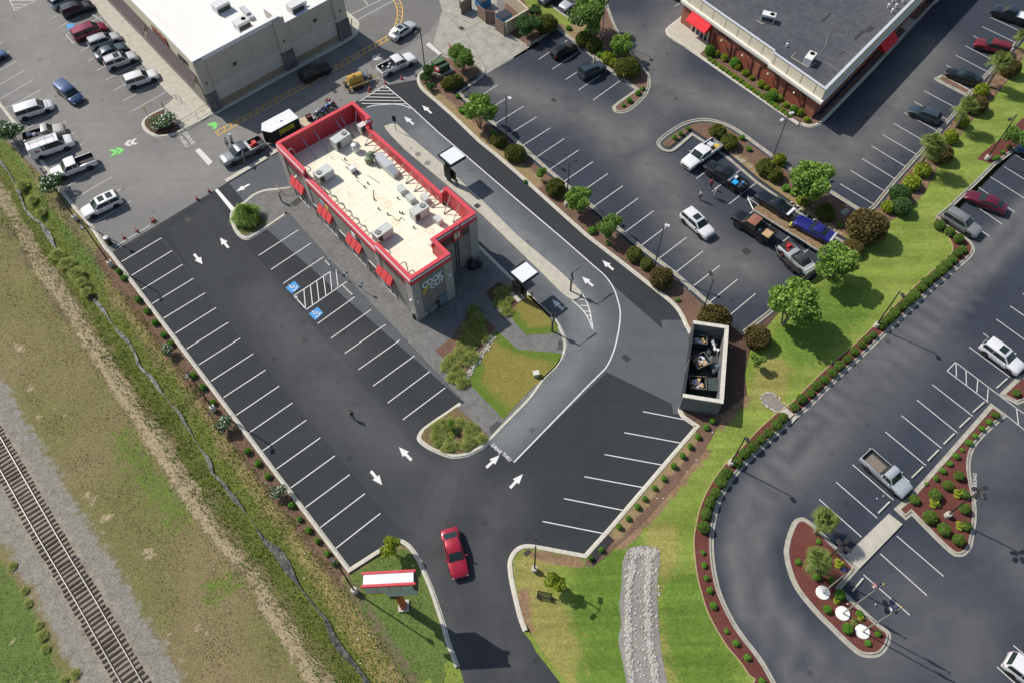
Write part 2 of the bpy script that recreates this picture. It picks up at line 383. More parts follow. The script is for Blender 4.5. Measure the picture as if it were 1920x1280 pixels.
ER = [(980.5, 1184, 1), (971, 1157.7), (962.5, 1124), (955, 1090), (951.6, 1062.7), (953, 1048), (960.4, 1033), (973, 1022.7), (987.8, 1019), (1004.7, 1020.5, 1), (1095.4, 1037.4, 1), (1140, 988, 1), (1240, 871, 1), (1301.4, 799.6, 1), (1281.4, 786), (1274, 777.4), (1271, 769), (1272, 762.7, 1)]
OUT = [(1290, 626, 1), (1288, 619), (1283.5, 611.8), (1277, 597), (1266.6, 580), (1249.7, 563.3), (1213.8, 534.8, 1), (1166, 497, 1), (1097.6, 444, 1), (1034, 387, 1), (971, 330, 1), (924.6, 290, 1), (896, 267, 1), (844.4, 217, 1), (817, 193), (791.6, 171), (783, 157), (782, 145.6), (788, 136), (800, 127, 1)]
sheet('road_new_lot', W([(211, 473), (656.4, 1062.7)]+path(EL)[::-1]+[(870, 1280), (905, 1360), (1115, 1360), (1051, 1280), (1040.6, 1267), (1021.6, 1242), (1004.7, 1221), (994, 1200)]+path(ER)
    + path(OUT)[:-6]+[(783, 150), (722, 160.5), (640, 207), (520, 285), (403, 357)]), 0.008, A_NEW, 1.5, {'w': wC})
sheet('road_aisle', W([(318, 428), (400, 372), (470, 470), (560, 575), (700, 745), (790, 850), (860, 900), (835, 985), (800, 1012), (745, 985), (700, 935), (620, 835), (520, 705), (420, 585), (340, 478)]), .0105, asphalt('worn_black_asphalt', (.043, .047, .052), (.078, .081, .085), .85, .25), 1.5, {'w': wC})
wL = band([[(930, 835), (1000, 765), (1060, 700), (1100, 640), (1100, 590), (1060, 530), (960, 430), (860, 330), (790, 250)]], .5, 2.2)
LINE = [(722, 160.5, 1), (773.5, 204, 1), (823.3, 250, 1), (871.8, 291, 1), (971, 376.6, 1), (1055.4, 448, 1), (1110, 496), (1135.5, 519), (1150, 540), (1158, 562), (1162.8, 586), (1160.5, 616), (1152.7, 652), (1143, 677), (1135.5, 690, 1), (1097.6, 727.8, 1), (963.6, 866, 1)]
sheet('road_drive_lane', W([(916, 832), (962.5, 866), (1137, 697), (1275, 764), (1292, 624), (1242.3, 617), (1152.7, 538), (1110, 498), (1055, 448), (823, 250), (773, 204), (757, 196), (700, 196), (674, 205), (500, 292), (427, 341), (459, 379), (500, 430), (900, 780)]), 0.012, A_LANE, 1.5, {'w': wL})
sheet('paving_under_enclosure', W([(1240, 600), (1300, 600), (1380, 610), (1375, 790), (1262, 775)]), .013, A_LANE, 0)
sheet('verge', W([(975, 1170), (1000, 1190), (1060, 1270), (1120, 1360), (1000, 1360)]), -.03, M_LAWN, 0)
sheet('verge', W([(850, 1230), (900, 1260), (950, 1360), (700, 1360)]), -.03, M_LAWN, 0)
sheet('concrete_apron', W([(806, -60), (925, -60), (935, 40), (950, 68), (983, 88), (994, 88), (916, 137), (903, 140), (893, 122), (843, 110), (812, 84), (829, 20)]), 0.016, CONC_D)
sheet('concrete_apron', W([(829, 18), (806, 60), (700, 130), (640, 60), (720, 20), (800, -60)]), 0.002, asphalt('patched_asphalt', (.15, .145, .14), (.2, .19, .18)), 3, {'w': lambda x, y: .4})
mbj = MB()
def stripe(mb, p, q, wd=.1, z=.024, mi=0):
    a = a2(p); b = a2(q); d = (b-a)
    if d.length < 1e-3: return
    d.normalize(); n = Vector((-d.y, d.x))*wd/2
    mb.quad((*(a-n), z), (*(b-n), z), (*(b+n), z), (*(a+n), z), mi)
for p, q in (((829, 20), (1000, 100)), ((860, -20), (916, 30)), ((870, 55), (916, 137)), ((843, 62), (915, 110)), ((905, 60), (960, 96)), ((830, 62), (892, 120)), ((865, 62), (905, 40)), ((898, 108), (950, 78)), ((829, 20), (870, 60)), ((870, 30), (935, 20))):
    stripe(mbj, p, q, .05, .021)
o = mbj.build('pavement_joints', mat('apron_joint_dark', (.14, .13, .115), .95)); o['kind'] = 'structure'  # dark brown-grey joint lines between the apron slabs
# ---------------------------------------------------------------- kerbs
KPO = [(0, .012), (0, .03), (.28, .035), (.30, .13), (.34, .145), (.47, .145), (.48, .05)]
KP = [(0, .012), (.02, .04), (.12, .055), (.16, .15), (.20, .16), (.45, .16), (.47, .05)]
def kerb(pts, side='L', closed=False, prof=None, name='kerb', m=None):
    w_ = W(path(pts, closed)); pr = prof or (KPO if m is KERB_OLD else KP)
    if side == 'R': pr = [(-o_, z) for o_, z in pr]
    mb = MB(); ribbon(mb, w_, pr, closed); o = mb.build(name, m or KERB); o['kind'] = 'structure'
    return w_
def kerb_joints(): pass
kerb([(147.7, 393.5, 1), (173, 421), (200.4, 462), (211, 473.6, 1), (656.4, 1062.7, 1), (721.8, 1020.5, 1)], 'R')
kerb([(-60, 120, 1), (0, 190, 1), (60, 268, 1), (118, 355.5, 1), (147.7, 393.5, 1)], 'R')
kerb(EL, 'L'); kerb(ER, 'R'); kerb(OUT, 'R')
NI = [(800, 127, 1), (829.6, 105.5, 1), (840, 110), (866, 113), (890.8, 120), (901, 127), (903.5, 136), (899, 145.6), (880, 158), (852.8, 175, 1), (861, 184, 1), (900, 181.5, 1), (924.6, 235)]
NI = [(800, 127, 1), (829.6, 105.5, 1), (840, 109), (866, 113), (890.8, 120), (902, 128), (903, 138), (897, 147), (880, 158, 1), (855, 175, 1), (924.6, 235, 1), (951, 254, 1), (1025.8, 321.7, 1), (1109, 390.7, 1), (1197, 464.8, 1), (1262.4, 514.8, 1), (1325.2, 570.7, 1), (1392, 629.7, 1), (1441.7, 591.8, 1), (1583.3, 461, 1), (1583.3, 452.5, 1),
      (1540, 429, 1), (1486, 387, 1), (1420.6, 340.7, 1), (1363.6, 292.2, 1), (1297, 249, 1), (1264.5, 277), (1254, 281.6), (1245.5, 279.5), (1238, 272), (1241, 263.7), (1266.6, 244.7), (1292, 232), (1319.3, 227.8), (1346.8, 232), (1376.3, 244.7), (1412, 270), (1446, 295, 1), (1479.7, 319.6, 1), (1551.6, 359.7, 1), (1615, 399), (1627, 399), (1641, 390.3, 1), (1680, 342, 1), (1722.5, 294.3, 1), (1792, 215, 1), (1847, 147.7, 1), (1899.7, 92.8, 1), (2010, -30, 1)]
kerb(NI, 'L', m=KERB_OLD)
EK = [(1985, 200, 1), (1920, 272, 1), (1866, 311, 1), (1836.5, 340.7, 1), (1788, 387, 1), (1762, 408, 1), (1809, 443), (1823.8, 457), (1828, 469.4), (1821.7, 482), (1800.6, 501), (1752, 542, 1), (1710, 582, 1), (1672, 618, 1), (1621.3, 666.7, 1), (1572.7, 711, 1), (1520, 763.7), (1494.4, 783.8), (1450, 823.8), (1414.3, 857.6), (1389, 883), (1370, 908.2), (1355.2, 933.5), (1346.8, 956.8), (1341.5, 982), (1338.3, 1010), (1339.4, 1041.6), (1343.6, 1073.3), (1351, 1105), (1363.6, 1136.6), (1380.5, 1168.2), (1399.5, 1195.7), (1422.7, 1225.2), (1441.7, 1254.7), (1460, 1290), (1480, 1340, 1)]
kerb(EK, 'R', m=KERB_OLD)
NP = [(1015, -8, 1), (1049, 21, 1), (1087, 45.4, 1), (1100, 38, 1), (1112, 30), (1118, 10), (1122, -12, 1), (1134, -12, 1), (1146.3, 27.4), (1161, 61), (1188.5, 104), (1205.4, 124.5), (1217, 139), (1220, 156), (1216, 173), (1203.3, 190), (1182, 207.8), (1165.3, 213.5), (1152.7, 211), (1148, 203.6), (1152.7, 196), (1190.6, 168.8, 1), (1140, 132, 1), (1089, 90.7, 1), (1044.8, 56, 1), (994, 86.5), (983.6, 87.5), (952, 68, 1)]
kerb(NP, 'R', m=KERB_OLD)
IS = [(861, 754, 1), (833.8, 773.2, 1), (808.5, 790), (789.5, 804.9), (782, 817.5), (783, 826), (793.8, 836.5), (812.7, 847), (840, 857.6), (855, 859.3), (878, 855.5), (899, 845), (916, 833.3), (950, 798.5), (997, 750), (1023.7, 713), (1047, 690), (1059.6, 668.8), (1063.8, 652), (1062.7, 637), (1055.4, 618), (1043.8, 599), (1032.5, 588), (1008.8, 566, 1), (966, 525, 1), (899, 459.5, 1)]
kerb(IS, 'L')
IN = [(537, 405.5, 1), (502.4, 429.3), (479, 444), (466.5, 450.4), (456, 449.4), (445.4, 442), (437, 429.3), (431.7, 414.6), (431.3, 402), (436, 393), (445, 386), (459, 377), (475, 364), (498, 355.5), (527.7, 352.3), (550, 349, 1)]
kerb(IN, 'R')
MED = [(723, 243), (729, 235.5), (738.3, 233.7), (746.5, 236.7), (765.3, 254.3, 1), (831.7, 311, 1), (907.7, 380.8, 1), (971, 444, 1), (1041.6, 503, 1), (1086, 544.3), (1088, 554.9), (1082.8, 561.2), (1070, 562.2), (1051, 548.5, 1), (1002.6, 500, 1), (907.7, 408.2, 1), (840, 350, 1), (760, 283, 1)]
mp_ = W(path(MED, True)); sheet('concrete_median', mp_, .15, CONC, z0=0.0)
mb = MB()
for a, b in (((424, 341), (500, 296)), ((507, 291), (522, 282))): 
    p, q = a2(a), a2(b); d = (q-p).normalized(); n = Vector((-d.y, d.x))*.33
    mb.prism([p-n, q-n, q+n, p+n], 0, .16)
o = mb.build('kerb', KERB, bevel=.02); o['kind'] = 'structure'
for nm, pts, mt in (('B', [(1471.2, 1020), (1475.4, 1003), (1486, 977.8), (1498.6, 969.4), (1511.3, 971.5), (1530, 985, 1), (1587.5, 1042.7, 1), (1609.7, 1067, 1), (1578, 1102.8, 1), (1600.2, 1124, 1), (1646.6, 1166), (1665.6, 1180.9), (1670.8, 1193.5), (1665.6, 1212.5), (1650.8, 1229.4), (1629.7, 1233), (1608.6, 1227.3), (1583.3, 1206.2), (1551.6, 1174.6, 1), (1540, 1163.5), (1515.5, 1136.6), (1490, 1102.8), (1475.4, 1067), (1469.5, 1035)], M_RED),
                ('C', [(1675, 953.6, 1), (1703.5, 929.3, 1), (1773, 851.3, 1), (1857.5, 755, 1), (1889, 778.5, 1), (1861.8, 802.7), (1836.5, 828), (1823.8, 849), (1819.6, 872.4), (1821.7, 897.7), (1828, 929.3), (1831.2, 956.8), (1830, 982), (1823.8, 1020), (1819.6, 1030), (1809, 1041), (1796.4, 1043.3), (1781.6, 1037.4), (1752, 1010, 1), (1709, 966, 1), (1698, 975, 1)], M_RED),
                ('D', [(1871, 740.5, 1), (1906, 706.8, 1), (1960, 680, 1), (1975, 730, 1), (1908, 759, 1)], M_RED),
                ('E', [(1755, 152), (1757, 145), (1763, 142), (1773, 143.5), (1825, 172, 1), (1813, 182, 1)], M_MULCH)):
    w_ = kerb(pts, 'L' if area(W(path(pts, True))) > 0 else 'R', True, m=KERB_OLD)
    sheet('planting_bed', inset(w_, .435), .12, mt, 0)
w_ = W(path([(281, 215), (268, 225.7), (265.8, 236.3), (272, 246.8), (284.8, 255.3), (301.7, 259), (325, 255.3), (346, 245.8, 1), (338, 240, 1), (306, 203, 1)], True))
kerb([(306, 203, 1), (281, 215), (268, 225.7), (265.8, 236.3), (272, 246.8), (284.8, 255.3), (301.7, 259), (325, 255.3), (346, 245.8), (407, 214, 1), (528, 146.6, 1), (633, 89.6, 1), (665, 70), (675, 53), (672, 40), (648, 20, 1)], 'L')
sheet('planting_bed', inset(w_, .3), .13, M_DARKM)
sheet('sidewalk', W([(140, -30), (164.5, 0), (264, 118), (312, 173), (327, 186), (306, 204), (338, 241), (346, 243), (406, 211), (527, 144), (632, 87), (662, 69), (671, 53), (668, 42), (645, 22), (640, -40)]), .155, CONC, z0=0.)
# ---------------------------------------------------------------- planted ground between the lots
big = [(989, 1185), (994, 1200), (1004.7, 1221), (1021.6, 1242), (1040.6, 1267), (1055, 1285), (1090, 1350), (1480, 1350)]
dry = band([[(1000, 1060), (985, 1110), (1010, 1190), (1060, 1290)], [(1030, 1150), (1100, 1210), (1130, 1290)], [(1240, 1010), (1235, 1110), (1250, 1250)], [(1450, 690), (1440, 740)], [(1085, 45), (1050, 15)]], .5, 2.5)
rich = band([[(1130, 1080), (1150, 1180), (1150, 1290)], [(1290, 1130), (1320, 1260)], [(1150, 1030), (1130, 1150)], [(1580, 570), (1500, 640)]], 1, 4)
bare = band([[(1010, 1040), (1090, 1056)], [(1165, 1022), (1250, 932), (1322, 846)], [(1600, 470), (1610, 440)], [(990, 1180), (980, 1110)], [(1345, 800), (1400, 745)]], .1, .9)
kp = path(ER)[3:]
big_poly = W(kp)+W([(1300, 700)])+W(path(OUT))+W(path(NI))[1:]+W([(2010, 60), (1985, 200)])+W(path(EK))[1:]+W([(1470, 1350), (1090, 1350), (1055, 1285), (1021.6, 1242), (1000, 1212), (985, 1185)])
sheet('lawn', inset(big_poly, .44), .10, M_LAWN, 1.0, {'dry': dry, 'rich': rich, 'bare': bare})
# mulch strips on top
straw1 = band([[(800, 170), (870, 235), (930, 290), (1000, 340)]], .6, 1.2)
strip = W(path(OUT)[3:])+W(path(NI)[1:])[:0]
nik = [(800, 127), (829.6, 105.5), (840, 109), (866, 113), (890.8, 120), (902, 128), (903, 138), (897, 147), (880, 158), (855, 175), (924.6, 235), (951, 254), (1025.8, 321.7), (1109, 390.7), (1197, 464.8), (1262.4, 514.8), (1325.2, 570.7), (1392, 629.7), (1400, 636), (1360, 660), (1296, 640)]
sheet('planting_bed', inset(W(nik[::-1])[::-1]+W(path(OUT))[:-1], .435), .125, M_MULCH, 1.0, {'straw': straw1})
sheet('planting_bed', W([(1362, 605), (1398, 634), (1436, 600), (1470, 575), (1440, 610), (1405, 660), (1396, 700), (1400, 740), (1356, 775), (1300, 790), (1284, 780), (1280, 760), (1345, 700)]), .13, M_DARKM)
sheet('planting_bed', inset(W([(1583.3, 452.5), (1540, 429), (1486, 387), (1420.6, 340.7), (1363.6, 292.2), (1297, 249), (1264.5, 277), (1254, 281.6), (1245.5, 279.5), (1238, 272), (1241, 263.7), (1266.6, 244.7), (1292, 232), (1319.3, 227.8), (1346.8, 232), (1376.3, 244.7), (1412, 270), (1446, 295), (1479.7, 319.6), (1551.6, 359.7), (1615, 399), (1630, 405), (1610, 440)]), .435), .125, M_MULCH, 1.,
      {'straw': band([[(1380, 300), (1440, 350), (1500, 395), (1570, 445)]], .5, 1.2)})
sheet('planting_bed', W([(1630, 402), (1650, 388), (1690, 336), (1732, 290), (1800, 213), (1855, 147), (1910, 90), (1925, 100), (1880, 165), (1815, 235), (1760, 310), (1735, 360), (1700, 400), (1660, 420)]), .125, M_MULCH, 1., {'straw': lambda x, y: .4})
sheet('planting_bed', inset(W(path(NP)+[(930, 40), (960, -30)]), .435), .12, M_MULCH, 1., {'straw': band([[(1052, 62), (1100, 100), (1160, 150)], [(1060, 30), (1090, 60)]], .6, 1.3)})
sheet('lawn', W([(1000, -30), (1018, -3), (1047, 24), (1075, 42), (1062, 50), (1030, 40), (985, 10), (975, -30)]), .135, M_LAWN, 0)
bedE = path([(1339, 1330), (1411, 1280), (1403.7, 1265), (1386.8, 1240), (1363.6, 1212.5), (1342.5, 1178.8), (1325.7, 1145), (1315, 1111), (1306.7, 1077.5), (1302.4, 1041.6), (1300.8, 1015), (1303.5, 990.5), (1313, 950.4), (1330, 912.4), (1351, 880.8), (1372, 857.6), (1393, 836.5), (1420.6, 807), (1446, 783.8), (1459.6, 772), (1481.8, 757), (1520, 719), (1540, 700), (1562.2, 679.3), (1604.4, 643.5), (1638, 611.8), (1701.4, 550.6), (1735, 519.6), (1773, 486.3), (1784.8, 471.5), (1783.7, 456.8), (1773, 442), (1756.3, 429.3), (1750, 418.8), (1757, 408)])[5:]
pe = W(bedE)+[p for p in W(path(EK))[15:]][:-1]
ek = W(path(EK)); ek_in = offset(ek, -.47, False)
sheet('planting_bed', W(bedE)+ek_in[5:], .13, M_RED, 0)
sheet('planting_bed', W([(1832, 300), (1839, 290), (1880, 258), (1915, 225), (1960, 190), (1985, 200), (1920, 266), (1860, 309)]), .13, M_RED, 0)
mb = MB(); ribbon(mb, W(bedE), [(-.05, .1), (-.05, .17), (.05, .17), (.05, .1)]); o = mb.build('bed_edging', mat('edging', (.40, .30, .17), .8)); o['kind'] = 'structure'
sheet('planting_bed', W(path([(1098, 1048), (1150, 992), (1245, 880), (1306, 805), (1285, 783), (1350, 778), (1345, 800), (1320, 845), (1290, 880), (1250, 930), (1200, 985), (1160, 1020), (1112, 1062)], True, 2)), .12, M_MULCH, 1., {'straw': band([[(1150, 1005), (1300, 820)]], .3, .8)})
mb = MB(); n_ = W([(1102, 1046), (1140, 1002), (1150, 1012), (1112, 1060)]); mb.prism(n_, .1, .17); tag(mb.build('landscape_fabric', mat('black_fabric', (.015, .015, .017), .6, nz=5, amt=.5, bump=.6)), 'rumpled black landscape fabric at the corner of the kerb near the entrance', 'fabric')
sheet('drain_flume', W([(1461, 772), (1470, 762), (1495, 783), (1484, 795)]), .145, CONC, z0=0.)
sheet('walkway', W([(1665.6, 963), (1691, 983), (1609.7, 1067), (1584, 1042)]), .17, CONC, z0=0.)
sheet('concrete_pad', W([(1575, 398), (1588, 391), (1592, 399), (1580, 406)]), .16, CONC_D, z0=.0)
# rock channel and gravel patch
CH = path([(1182, 1027), (1167.4, 1052), (1165.3, 1094.4), (1161, 1136.6), (1164.3, 1170.3), (1159, 1200), (1167.4, 1242), (1173.8, 1280), (1180, 1330, 1), (1262, 1330, 1), (1250.8, 1280), (1243.4, 1242), (1237, 1200), (1232.8, 1136.6), (1231.8, 1094.4), (1236, 1052), (1233, 1030), (1209.6, 1022.7)], True, 3)
sheet('gravel_channel', W(CH), .125, layered('channel_gravel', ((.33, .315, .285), (.26, .25, .23)), [], 14, .7, 1, .8, 12), 0)
sheet('gravel_patch', W([(1425, 744), (1437, 739), (1448, 741), (1466, 756), (1477, 766), (1468, 772), (1452, 768), (1432, 757)]), .125, layered('patch_gravel', ((.33, .29, .25), (.25, .23, .20)), [], 14, .7, 1, .8, 12), 0)
def stones(name, spots, label, r0, r1):
    rnd = random.Random(5); mb = MB()
    for x, y, z in spots: mb.blob((x, y, z), rnd.uniform(r0, r1), rnd.choice((0, 0, 0, 1, 2)), 1, .3, rnd, .6)
    o = mb.build(name, [mat('pale_stone', (.44, .425, .385), .9, nz=5), mat('tan_stone', (.40, .35, .28), .9, nz=5), mat('grey_stone', (.30, .29, .28), .9, nz=5)])
    o['label'] = label; o['category'] = 'stones'; o['kind'] = 'stuff'; return o
rnd = random.Random(3); sp = []
for ln, wd, n in (([(1190, 1040), (1184, 1070), (1180, 1100), (1177, 1140), (1178, 1180), (1179, 1220), (1182, 1260), (1187, 1300)], 5, 650), ([(1215, 1035), (1218, 1070), (1213, 1110), (1214, 1150), (1217, 1190), (1222, 1230), (1228, 1270), (1232, 1300)], 6, 800), ([(1180, 1036), (1232, 1036)], 8, 190)):
    for i in range(n):
        k = rnd.uniform(0, len(ln)-1.001); j = int(k); t = k-j; x = ln[j][0]*(1-t)+ln[j+1][0]*t+rnd.gauss(0, wd*.55); y = ln[j][1]*(1-t)+ln[j+1][1]*t+rnd.gauss(0, 4)
        p = a2((x, y)); sp.append((p.x, p.y, .15))
for i in range(150):
    x = rnd.uniform(1170, 1238); y = rnd.uniform(1030, 1290); p = a2((x, y)); sp.append((p.x, p.y, .13))
stones('river_rocks', sp, 'pale river rocks lining both sides of the gravel drainage channel', .07, .17)
sp = []
for ln in ([(1425, 744), (1437, 737), (1450, 739), (1480, 766)], [(1425, 744), (1434, 760), (1455, 772), (1468, 775)]):
    for i in range(45):
        k = rnd.uniform(0, len(ln)-1.001); j = int(k); t = k-j; p = a2((ln[j][0]*(1-t)+ln[j+1][0]*t+rnd.gauss(0, 1), ln[j][1]*(1-t)+ln[j+1][1]*t+rnd.gauss(0, 1))); sp.append((p.x, p.y, .14))
stones('border_stones', sp, 'ring of small pale stones round the gravel patch on the east lawn', .07, .15)
# ---------------------------------------------------------------- island with the restaurant
isl = W(path(IS))+W([(899, 420), (700, 250), (546, 300)])+W([(546.7, 352)])+W(path(IN)[::-1])[2:]+W([(539.3, 407), (625.8, 505), (777, 665)])
sheet('paver_plaza', inset(isl, .44)[:], .145, PAVER, z0=0.)
sheet('lawn', W([(1046, 612)]+path([(1038, 598), (1008, 569), (992, 555), (978, 566), (963, 570), (951, 588)], False, 2)+[(986, 629.5), (1046, 625)]), .16, M_LAWN2, .8, {'dry': band([[(975, 590), (1020, 600)]], 1.5, 2), 'rich': band([[(985, 626), (1040, 622)], [(960, 590), (985, 628)]], .1, 1.2)})
sheet('lawn', W(path([(932, 622, 1), (971, 656, 1), (1054, 663.5, 1), (1050, 676), (1040, 690), (1017, 712), (990, 736), (944, 787, 1), (874.5, 715, 1), (905, 665), (920, 630)], True, 3)), .16, M_LAWN2, .8, {'dry': band([[(935, 690), (970, 720), (985, 700)], [(930, 640), (940, 660)]], 1.5, 2.5), 'rich': band([[(895, 690), (885, 720), (940, 780)], [(1000, 662), (1045, 668)], [(935, 628), (970, 655)]], .2, 1.3)})
sheet('planting_bed', W([(816, 658), (846, 634), (862, 612), (885, 571), (905, 600), (928, 612), (925, 632), (890, 690), (873, 717)]), .165, M_MULCH, 0)
sheet('planting_bed', W([(910, 551), (935, 530), (965, 548), (972, 570), (952, 590), (930, 576)]), .165, M_DARKM, 0)
ins = [(857, 763), (836, 778), (812, 794), (796, 806), (790, 818), (793, 826), (806, 836), (832, 848), (856, 851), (878, 846), (895, 838), (917, 818)]
sheet('planting_bed', W(ins), .165, layered('weedy_mulch', ((.15, .11, .06), (.19, .15, .07)), [], 8, .6, 1, .7, 9), 0)
sheet('planting_bed', W([(448, 388), (437, 400), (438, 413), (443, 428), (452, 439), (462, 442), (475, 437), (502, 420), (478, 402)]), .165, layered('weedy_bed', ((.10, .13, .03), (.14, .15, .05)), [], 8, .6, 1, .7, 9), 0)
mb = MB()
for q in ([(1046, 640), (1054, 640), (1055, 657), (1046, 657)], [(916, 803), (933, 789), (941, 794), (922, 814)]): mb.prism(W(q), .14, .155)
o = mb.build('tactile_paving', mat('dark_tactile', (.06, .065, .07), .8, nz=12, amt=.3, bump=.5)); o['kind'] = 'structure'
# sign lawn is part of the west field (below)
# ---------------------------------------------------------------- west field, ditch, ballast
DITCH = [(20, 330), (48, 393), (74, 419), (99, 457), (125, 492), (162.4, 546), (194, 586.5), (219.4, 620), (242.6, 647.7), (259.5, 679), (282.7, 711), (306, 738.4), (325, 763.7), (337.6, 777.4), (358.6, 813.3), (377.6, 845), (399, 885), (422, 906), (447.5, 944), (470.7, 973.6), (498, 1011.6), (517, 1031), (544.6, 1075.4), (580.4, 1121.8), (612, 1164), (639.5, 1206.2), (664.8, 1248.4), (686, 1279.6), (730, 1350)]
DITCH = [(-60, 230)]+DITCH
DL = [(v.x, v.y) for v in W(DITCH, -.7)]
RAIL1 = [(-90, 665), (0, 815.4), (111.8, 1010), (183.5, 1130.3), (269, 1279.6), (330, 1385)]
RAIL2 = [(-90, 718), (0, 876.6), (75, 1010), (145.6, 1130), (229, 1279.6), (292, 1392)]
RC = [((a[0]+b[0])/2, (a[1]+b[1])/2) for a, b in zip(RAIL1, RAIL2)]
RL = [(v.x, v.y) for v in W(RC)]
KL = [(v.x, v.y) for v in W([(-60, 120), (60, 268), (147.7, 393.5), (211, 473.6), (656.4, 1062.7)])]
def fz(x, y):
    d = segd(x, y, DL); r = segd(x, y, RL)
    z = -.05-1.0*math.exp(-(d/1.9)**2)
    z += .17*max(0, min(1, (4.2-r)/2.6))
    z += .05*noise.noise(Vector((x*.5, y*.5, 0)))+.03*noise.noise(Vector((x*2.1, y*2.1, 3)))
    return z
def dist_band(L, wid, soft):
    return lambda x, y: max(0., min(1., (wid+soft-segd(x, y, L))/soft))
TAN = [(-20, 330), (40, 430), (80, 500), (120, 560), (170, 640), (210, 700), (260, 780), (330, 880), (370, 950), (420, 1020), (465, 1060), (495, 1120), (540, 1190), (580, 1250), (610, 1290), (640, 1340)]
tl = [(v.x, v.y) for v in W(TAN)]
def tanm(x, y):
    d = segd(x, y, tl); wv = .55+.55*noise.noise(Vector((x*.18, y*.18, 7)))
    sp__ = 1. if (7.2 > segd(x, y, RL) > 4.2 and noise.noise(Vector((x*.55, y*.55, 11))) > .38) else 0.
    return max(max(0, min(1, (wv+.7-d)/.9))*.9, sp__*.6)
def bankm(x, y):
    d = segd(x, y, DL); return max(0, min(1, (1.25-abs(d-3.3))/.8))*.62*(1 if noise.noise(Vector((x*.3, y*.3, 1))) > -.25 else .3)
def mossm(x, y):
    d = segd(x, y, DL); return max(0, min(1, (2.2+.9*noise.noise(Vector((x*.25, y*.25, 4)))-d)/.8))*.72
kw = KL[3:]
sx_ = {
 'olive': lambda x, y: .5+.6*noise.noise(Vector((x*.12, y*.12, 5))),
 'rich': (lambda f: (lambda x, y: .62*f(x, y)))(band([[(300, 905), (330, 960)], [(400, 1105), (430, 1098)], [(230, 820), (300, 930)]], .1, 3.4)),
 'lawn': (lambda f1, f2, f3: (lambda x, y: max(f1(x, y), f2(x, y), f3(x, y))))(
     region([[(660, 1075), (730, 1028), (770, 1030), (790, 1060), (850, 1240), (880, 1300), (900, 1360), (800, 1360), (735, 1240), (700, 1190), (660, 1150), (638, 1090)]], .8),
     band([[(-30, 250), (20, 300), (70, 385), (120, 445), (165, 490), (180, 520)]], .7, .9), region([[(-120, 1040), (0, 1050), (50, 1120), (90, 1200), (120, 1300), (130, 1400), (-200, 1400)]], 1.5)),
 'moss': mossm,
 'straw': band([[(215, 520), (300, 640), (380, 730), (440, 830), (500, 920), (560, 1000), (620, 1090), (680, 1190), (730, 1270)], [(160, 620), (140, 610)]], .45, 1.6),
 'bank': bankm, 'tan': tanm,
 'gravel': (lambda g: (lambda x, y: min(1, g(x, y)*(1.05+.55*noise.noise(Vector((x*.5, y*.5, 2)))))))(dist_band(RL, 2.5, 2.0)), 'rust': lambda x, y: max(0, min(1, (2.3-segd(x, y, RL))/1.1))*.8,
 'mulch': (lambda f1: (lambda x, y: f1(x, y)*(.9 if not 0 else 1)))(dist_band(kw, 1.9, .6)),
}
sgn = lambda x, y: inpoly(x, y, [(v.x, v.y) for v in SIGNP])
SIGNP = W([(655, 1076), (730, 1028), (770, 1030), (790, 1060), (850, 1240), (900, 1360), (760, 1360), (660, 1150), (636, 1086)])
mz = sx_['mulch']; sx_['mulch'] = lambda x, y: 0. if sgn(x, y) else mz(x, y)
lotP = [(v.x, v.y) for v in inset(W([(-60, 120), (60, 268), (147.7, 393.5), (211, 473.6), (656.4, 1062.7), (721.8, 1020.5), (751, 1010), (800, 1071), (862, 1248), (910, 1360), (1400, 1360), (1400, 0), (0, -60)]), 1.0)]
grid('field', -78, 0, 4, 106, .42, M_FIELD, fz, sx_, keep=lambda x, y: not inpoly(x, y, lotP))
wat = bpy.data.materials.new('ditch_water'); wat.use_nodes = True; b = wat.node_tree.nodes['Principled BSDF']; b.inputs['Base Color'].default_value = (.055, .055, .05, 1); b.inputs['Roughness'].default_value = .12
_t = wat.node_tree; _o = _t.nodes.new('ShaderNodeTexCoord').outputs['Object']
_t.links.new(_mix(_t, _map(_t, _noise(_t, _o, 1.7, 5, .7), .45, .6), (.035, .037, .035), (.105, .10, .082)), b.inputs['Base Color']); _t.links.new(_map(_t, _noise(_t, _o, 2.3, 4, .6), .45, .6, .08, .8), b.inputs['Roughness']); _bump(_t, b, _noise(_t, _o, 6, 3), .15)
dw = [Vector(p) for p in DL]; mb = MB(); rnd = random.Random(8)
dense = []
for i in range(len(dw)-1):
    for j in range(4): dense.append(dw[i].lerp(dw[i+1], j/4))
Lo = offset(dense, 1, False); V = []; F = []
for i, p in enumerate(dense):
    n = (Lo[i]-p).normalized(); k = max(.02, .16+.5*noise.noise(Vector((p.x*.28, p.y*.28, 0)))); k2 = max(.02, .16+.5*noise.noise(Vector((p.x*.28, p.y*.28, 9))))
    V += [(*(p-n*k*1.1), -.80), (*(p+n*k2*1.1), -.80)]
F = [(2*i, 2*i+2, 2*i+3, 2*i+1) for i in range(len(dense)-1)]
mb.add(V, F); o = mb.build('water', wat); o['kind'] = 'structure'
